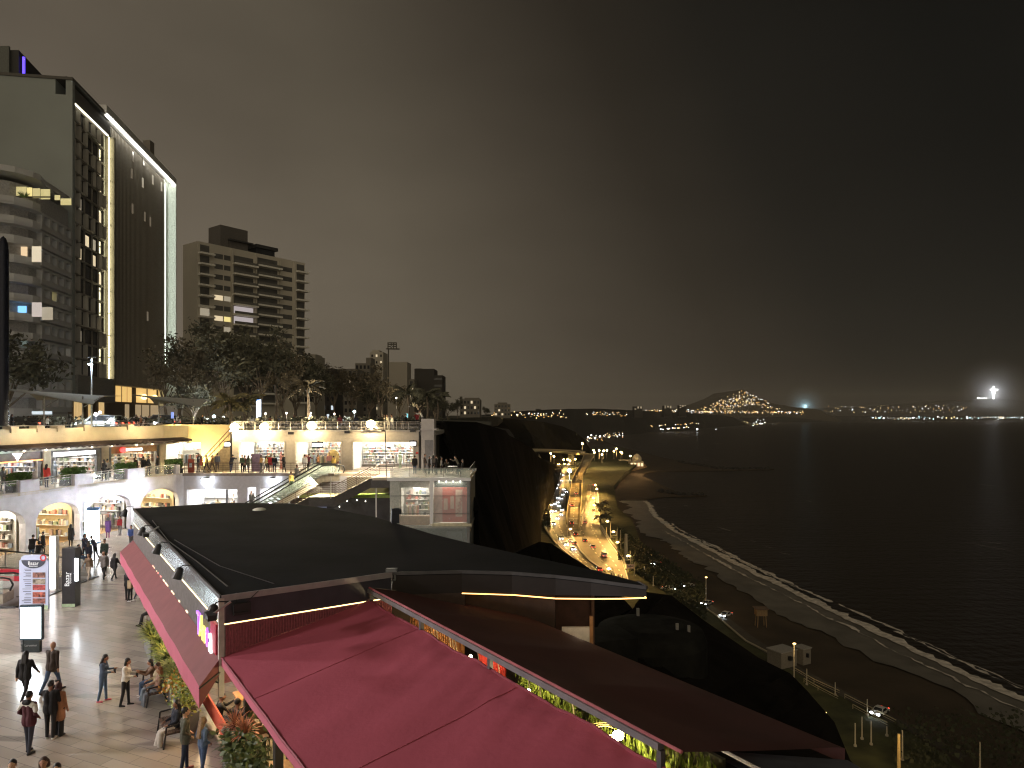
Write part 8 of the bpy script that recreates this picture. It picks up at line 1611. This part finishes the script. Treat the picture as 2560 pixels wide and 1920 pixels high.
struct(bsh.build('coast_bushes', m('coast_leaves', (.03, .034, .014), .8, nz=.5, sc=.4)), 'stuff', 'low dark bushes on the slope strip between road and beach', 'bushes')
# tall pale column, signs, poles
def pole(px, py, hp, label, r=.25, mat=None, z=RD, name='pole', cat='pole', grp='poles by the beach'):
    p = G(px, py, z); h = CZ-(hp-HZ)/F*p.y-z; o = MB().tube((0, 0, 0), (0, 0, h), r, r*.7, 8).tube((0, 0, 0), (0, 0, .3), r*2, r*2, 8).build(name, mat or m('pole_pale', (.5, .45, .35), .6)); o.location = p; return tag(o, label, cat, grp)
pole(1565, 1400, 1335, 'tall thick pale column beside the street lamps', .8); pole(1576, 1418, 1378, 'thin pole between the thick column and the parking sign', .2); pole(1586, 1440, 1405, 'thin pole right of the parking sign', .2); pole(1611, 1434, 1417, 'short white pole right of the parking sign', .3, white)
for i, (px, py, hp) in enumerate(((1516, 1350, 1318), (1543, 1350, 1322), (1551, 1360, 1325), (1633, 1465, 1440))): pole(px, py, hp, 'slim pole '+('left of the tall street lamp', 'left of two by the direction sign', 'right of two by the direction sign', 'alone above the canopy end')[i], .18)
def board(px, py, w_, h_, label, col, top_):
    p = G(px, py+top_, RD); q = D(px, py, p.y); t = thing('road_sign', label, 'sign', (q.x, p.y, RD)); MB().box((q.x, p.y, q.z), (w_, .2, h_)).build('panel', m('sign_'+col[0], col[1], .5, nz=.05), t)
    mb = MB(); R.seed(int(px))
    for i in range(6): mb.box((q.x-w_*.38+w_*.15*i, p.y-.13, q.z+R.uniform(-.15, .15)*h_), (w_*.1, .05, h_*R.uniform(.2, .6)))
    mb.build('symbols', m('sign_dark', (.1, .08, .08), .6), t); MB().tube((q.x, p.y+.2, RD), (q.x, p.y+.2, q.z), .12).build('post', dark, t)
board(1575, 1416, 2.6, 1.5, 'pale pink rectangular road sign with dark symbols beside the broad road', ('pink', (.6, .42, .42)), 14); board(1536, 1341, 2.6, 1.2, 'yellowish direction sign below the tall street lamp', ('yellow', (.55, .48, .25)), 12)
o = MB(); R.seed(1)
for i, px in enumerate((1529, 1537, 1547, 1556)): pole(px, 1462, 1432+i*2, 'dark post at the lower road end, '+ORD[i]+' from the left', .14, dark, name='fence_post', cat='post', grp='posts at the lower road end')
# beach road kerbs, fences, huts
bk_ = MB()
for pts in ([(1568, 1364), (1585, 1366), (1598, 1374), (1620, 1394), (1641, 1415), (1665, 1438), (1690, 1462), (1716, 1485)], [(1575, 1364), (1592, 1364), (1610, 1372), (1640, 1400), (1700, 1452), (1725, 1475)], [(1700, 1478), (1706, 1484), (1787, 1537), (1864, 1603), (1920, 1632)]): q = kerbline(pts, RD, h=.3, w_=.5); bk_.add(q.v, q.f)
struct(bk_.build('beach_kerbs', m('kerb_lit', (.4, .36, .26), .8)))
struct(MB().grid([[G(x, y, RD+.0) for x, y in ((1700, 1478), (1787, 1536), (1864, 1602), (1993, 1684), (2240, 1812), (2400, 1900))], [G(x, y, RD+.0) for x, y in ((1716, 1470), (1800, 1527), (1880, 1590), (2010, 1674), (2255, 1802), (2420, 1890))]]).build('beach_road', m('beach_asphalt', (.07, .062, .05), .8, nz=.3, sc=.5)))
def fence(pts, label, h=1.0, z=RD):
    P = [G(x, y, z) for x, y in pts]; t = thing('fence', label, 'fence', P[0], group='beach fences'); MB().path([p+Vector((0, 0, h)) for p in P], .1).build('top_rail', m('fence_rail', (.42, .37, .24), .7), t); MB().path([p+Vector((0, 0, h*.5)) for p in P], .05).build('mid_rail', m('fence_rail'), t); mb = MB()
    for a, b in zip(P, P[1:]):
        n = max(1, int((b-a).length/4))
        for i in range(n): q = a.lerp(b, i/n); mb.tube(q, q+Vector((0, 0, h)), .07)
    mb.build('posts', m('fence_rail'), t)
fence([(1984, 1678), (2035, 1708), (2098, 1737)], 'upper beach fence, farther left piece', .9); fence([(2112, 1746), (2180, 1781), (2240, 1812)], 'upper beach fence, nearer right piece', .9); fence([(2010, 1706), (2045, 1726), (2095, 1752)], 'lower beach fence, farther left piece', .9); fence([(2132, 1772), (2170, 1793), (2218, 1818)], 'lower beach fence, nearer right piece', .9)
for px, py, hp, lb in ((2017, 1712, 1672, 'slim pole through the left end of the upper beach fence'), (2088, 1738, 1706, 'slim pole at the middle of the upper beach fence'), (2168, 1788, 1748, 'slim pole near the pale car between the fences'), (2155, 1848, 1792, 'slim pole left of three on the lit grass'), (2178, 1862, 1802, 'slim pole in the middle of the lit grass'), (2217, 1840, 1816, 'short pole at the end of the lower beach fence'), (2256, 1900, 1826, 'dark slim pole right of the bright pole'), (2450, 1925, 1855, 'lone pale pole at the lower right corner of the photo'), (2138, 1866, 1808, 'pole with branching top on the lit grass')): pole(px, py, hp, lb, .14)
pole(2247, 1935, 1834, 'thick bright yellow lit pole at the bottom right', .3, m('pole_yellow', (.6, .45, .2), .6))
lw = thing('lifeguard_hut', 'small lifeguard lookout on stilts in the middle of the beach', 'hut', G(1902, 1565, SEA+.5)); p = G(1902, 1566, SEA+.5); MB().box(p+Vector((0, 0, 4.2)), (3, 2.4, 1.8)).build('cabin', m('hut_timber', (.3, .2, .1), .8), lw); MB().box(p+Vector((0, 0, 5.3)), (3.8, 3.2, .2)).build('roof', m('hut_roof', (.15, .1, .07), .8), lw)
for x in (-1.3, 1.3):
    for y in (-1, 1): MB().tube(p+Vector((x, y, 0)), p+Vector((x*.85, y*.85, 3.4)), .15).build('leg', m('hut_timber'), lw)
hm1 = m('hut_white', (.22, .2, .17), .7)
for px, py, w_, h_, d_, lb in ((1955, 1650, 5.2, 3.6, 4, 'white beach house with a lit left wall and small dark windows'), (2006, 1653, 2.6, 3.6, 2.6, 'small white kiosk tower right of the white beach house')):
    p = G(px, py+(12 if w_ > 5 else 4), RD); t = thing('beach_hut', lb, 'hut', p); MB().box(p+Vector((0, 0, h_/2)), (w_, d_, h_), .5).build('wall', hm1, t); MB().box(p+Vector((0, 0, h_+.1)), (w_+.4, d_+.4, .2), .5).build('roof', concrete, t); MB().box(p+Vector((w_*.2, -d_*.52, h_*.62)), (w_*.15, .9, h_*.24), .5).build('window', dark, t)
t = thing('house_roof', 'orange lit hipped roof at the bottom right edge', 'roof', G(2250, 1960, RD)); a = D(2200, 1914, 118); b = D(2330, 1918, 118); c = D(2242, 1896, 124); d = D(2285, 1910, 128); e_ = D(2260, 1940, 110)
MB().add([a, e_, D(2350, 1945, 112), d, c], [(0, 1, 4), (1, 2, 3, 4)]).build('tiles', m('terracotta', (.4, .2, .09), .8, nz=.3, sc=1), t)
for px, py, pw, lb in ((2060, 1900, 500, 0), (2250, 1960, 900, 0), (1985, 1700, 250, 0), (1760, 1500, 900, 0), (1650, 1480, 700, 0)):
    p = G(px, py, RD); lamp('beach_light', 'POINT', p+Vector((0, -2, 7)), pw, (1, .66, .28), None, .5)
for px, py, lb in ((2060, 1900, 'hidden lamp post lighting the grass below the black slope'), (1985, 1700, 'lamp post behind the black slope beside the beach house'), (1765, 1508, 'lamp post by the parked cars of the beach road')):
    p = G(px, py, RD); t = thing('street_lamp', lb, 'street lamp', p, group='lamps along the beach road'); MB().tube(p, p+Vector((0, 0, 8)), .15).build('pole', m('lamp_pole_pale'), t); MB().sph(p+Vector((0, -.2, 8)), (.4, .3, .2), 1).build('lamp_head', EM('dim_sodium', (1, .6, .2), 6, False), t)
# stones / parked shapes on the strip by the beach: bushes along the edge as low trees
# vehicles on the clifftop
for px, Y_, kd, cl, rz, lb in ((250, 82, 'suv', 'silver', PI/2, 'silver car parked on the clifftop under the left fabric canopy'), (282, 86, 'sedan', 'black', PI/2+.1, 'black car with a glowing red tail light on the clifftop'), (350, 88, 'sedan', 'white', -PI/2, 'white car at the hotel entrance'), (400, 92, 'suv', 'grey', PI/2, 'grey car behind the blue information panel'), (60, 80, 'sedan', 'black', PI/2, 'black car parked right of the navy pylon')):
    car(kd, cl, Vector(((px-1280)/F*Y_, Y_, 8.25)), rz, lb, 'cars on the clifftop')
for px, Y_, lb in ((286, 84, 'large red glowing tail light'),):
    p = D(px, 1045, Y_); 
lamp('park_glow', 'POINT', D(250, 1030, 79), 500, (.8, .9, 1), None, .3)
lamp('hotel_entrance_light', 'AREA', (-77, 150, 13), 900, (1, .7, .35), None, 5, (-70, 150, 8))

# ---------------------------------------------------------------- night haze over the whole place
hz = bpy.data.materials.new('haze'); hz.use_nodes = True; nn = hz.node_tree.nodes; nn.remove(nn['Principled BSDF']); pv = nn.new('ShaderNodeVolumePrincipled')
pv.inputs['Density'].default_value = 4.5e-5; pv.inputs['Color'].default_value = (.9, .86, .78, 1); hz.node_tree.links.new(pv.outputs[0], nn['Material Output'].inputs['Volume'])
o = MB().box((5000, 6000, 155), (22000, 12800, 420)).build('haze', hz); o['kind'] = 'stuff'; tag(o, 'thin night haze over the bay and the town', 'haze')
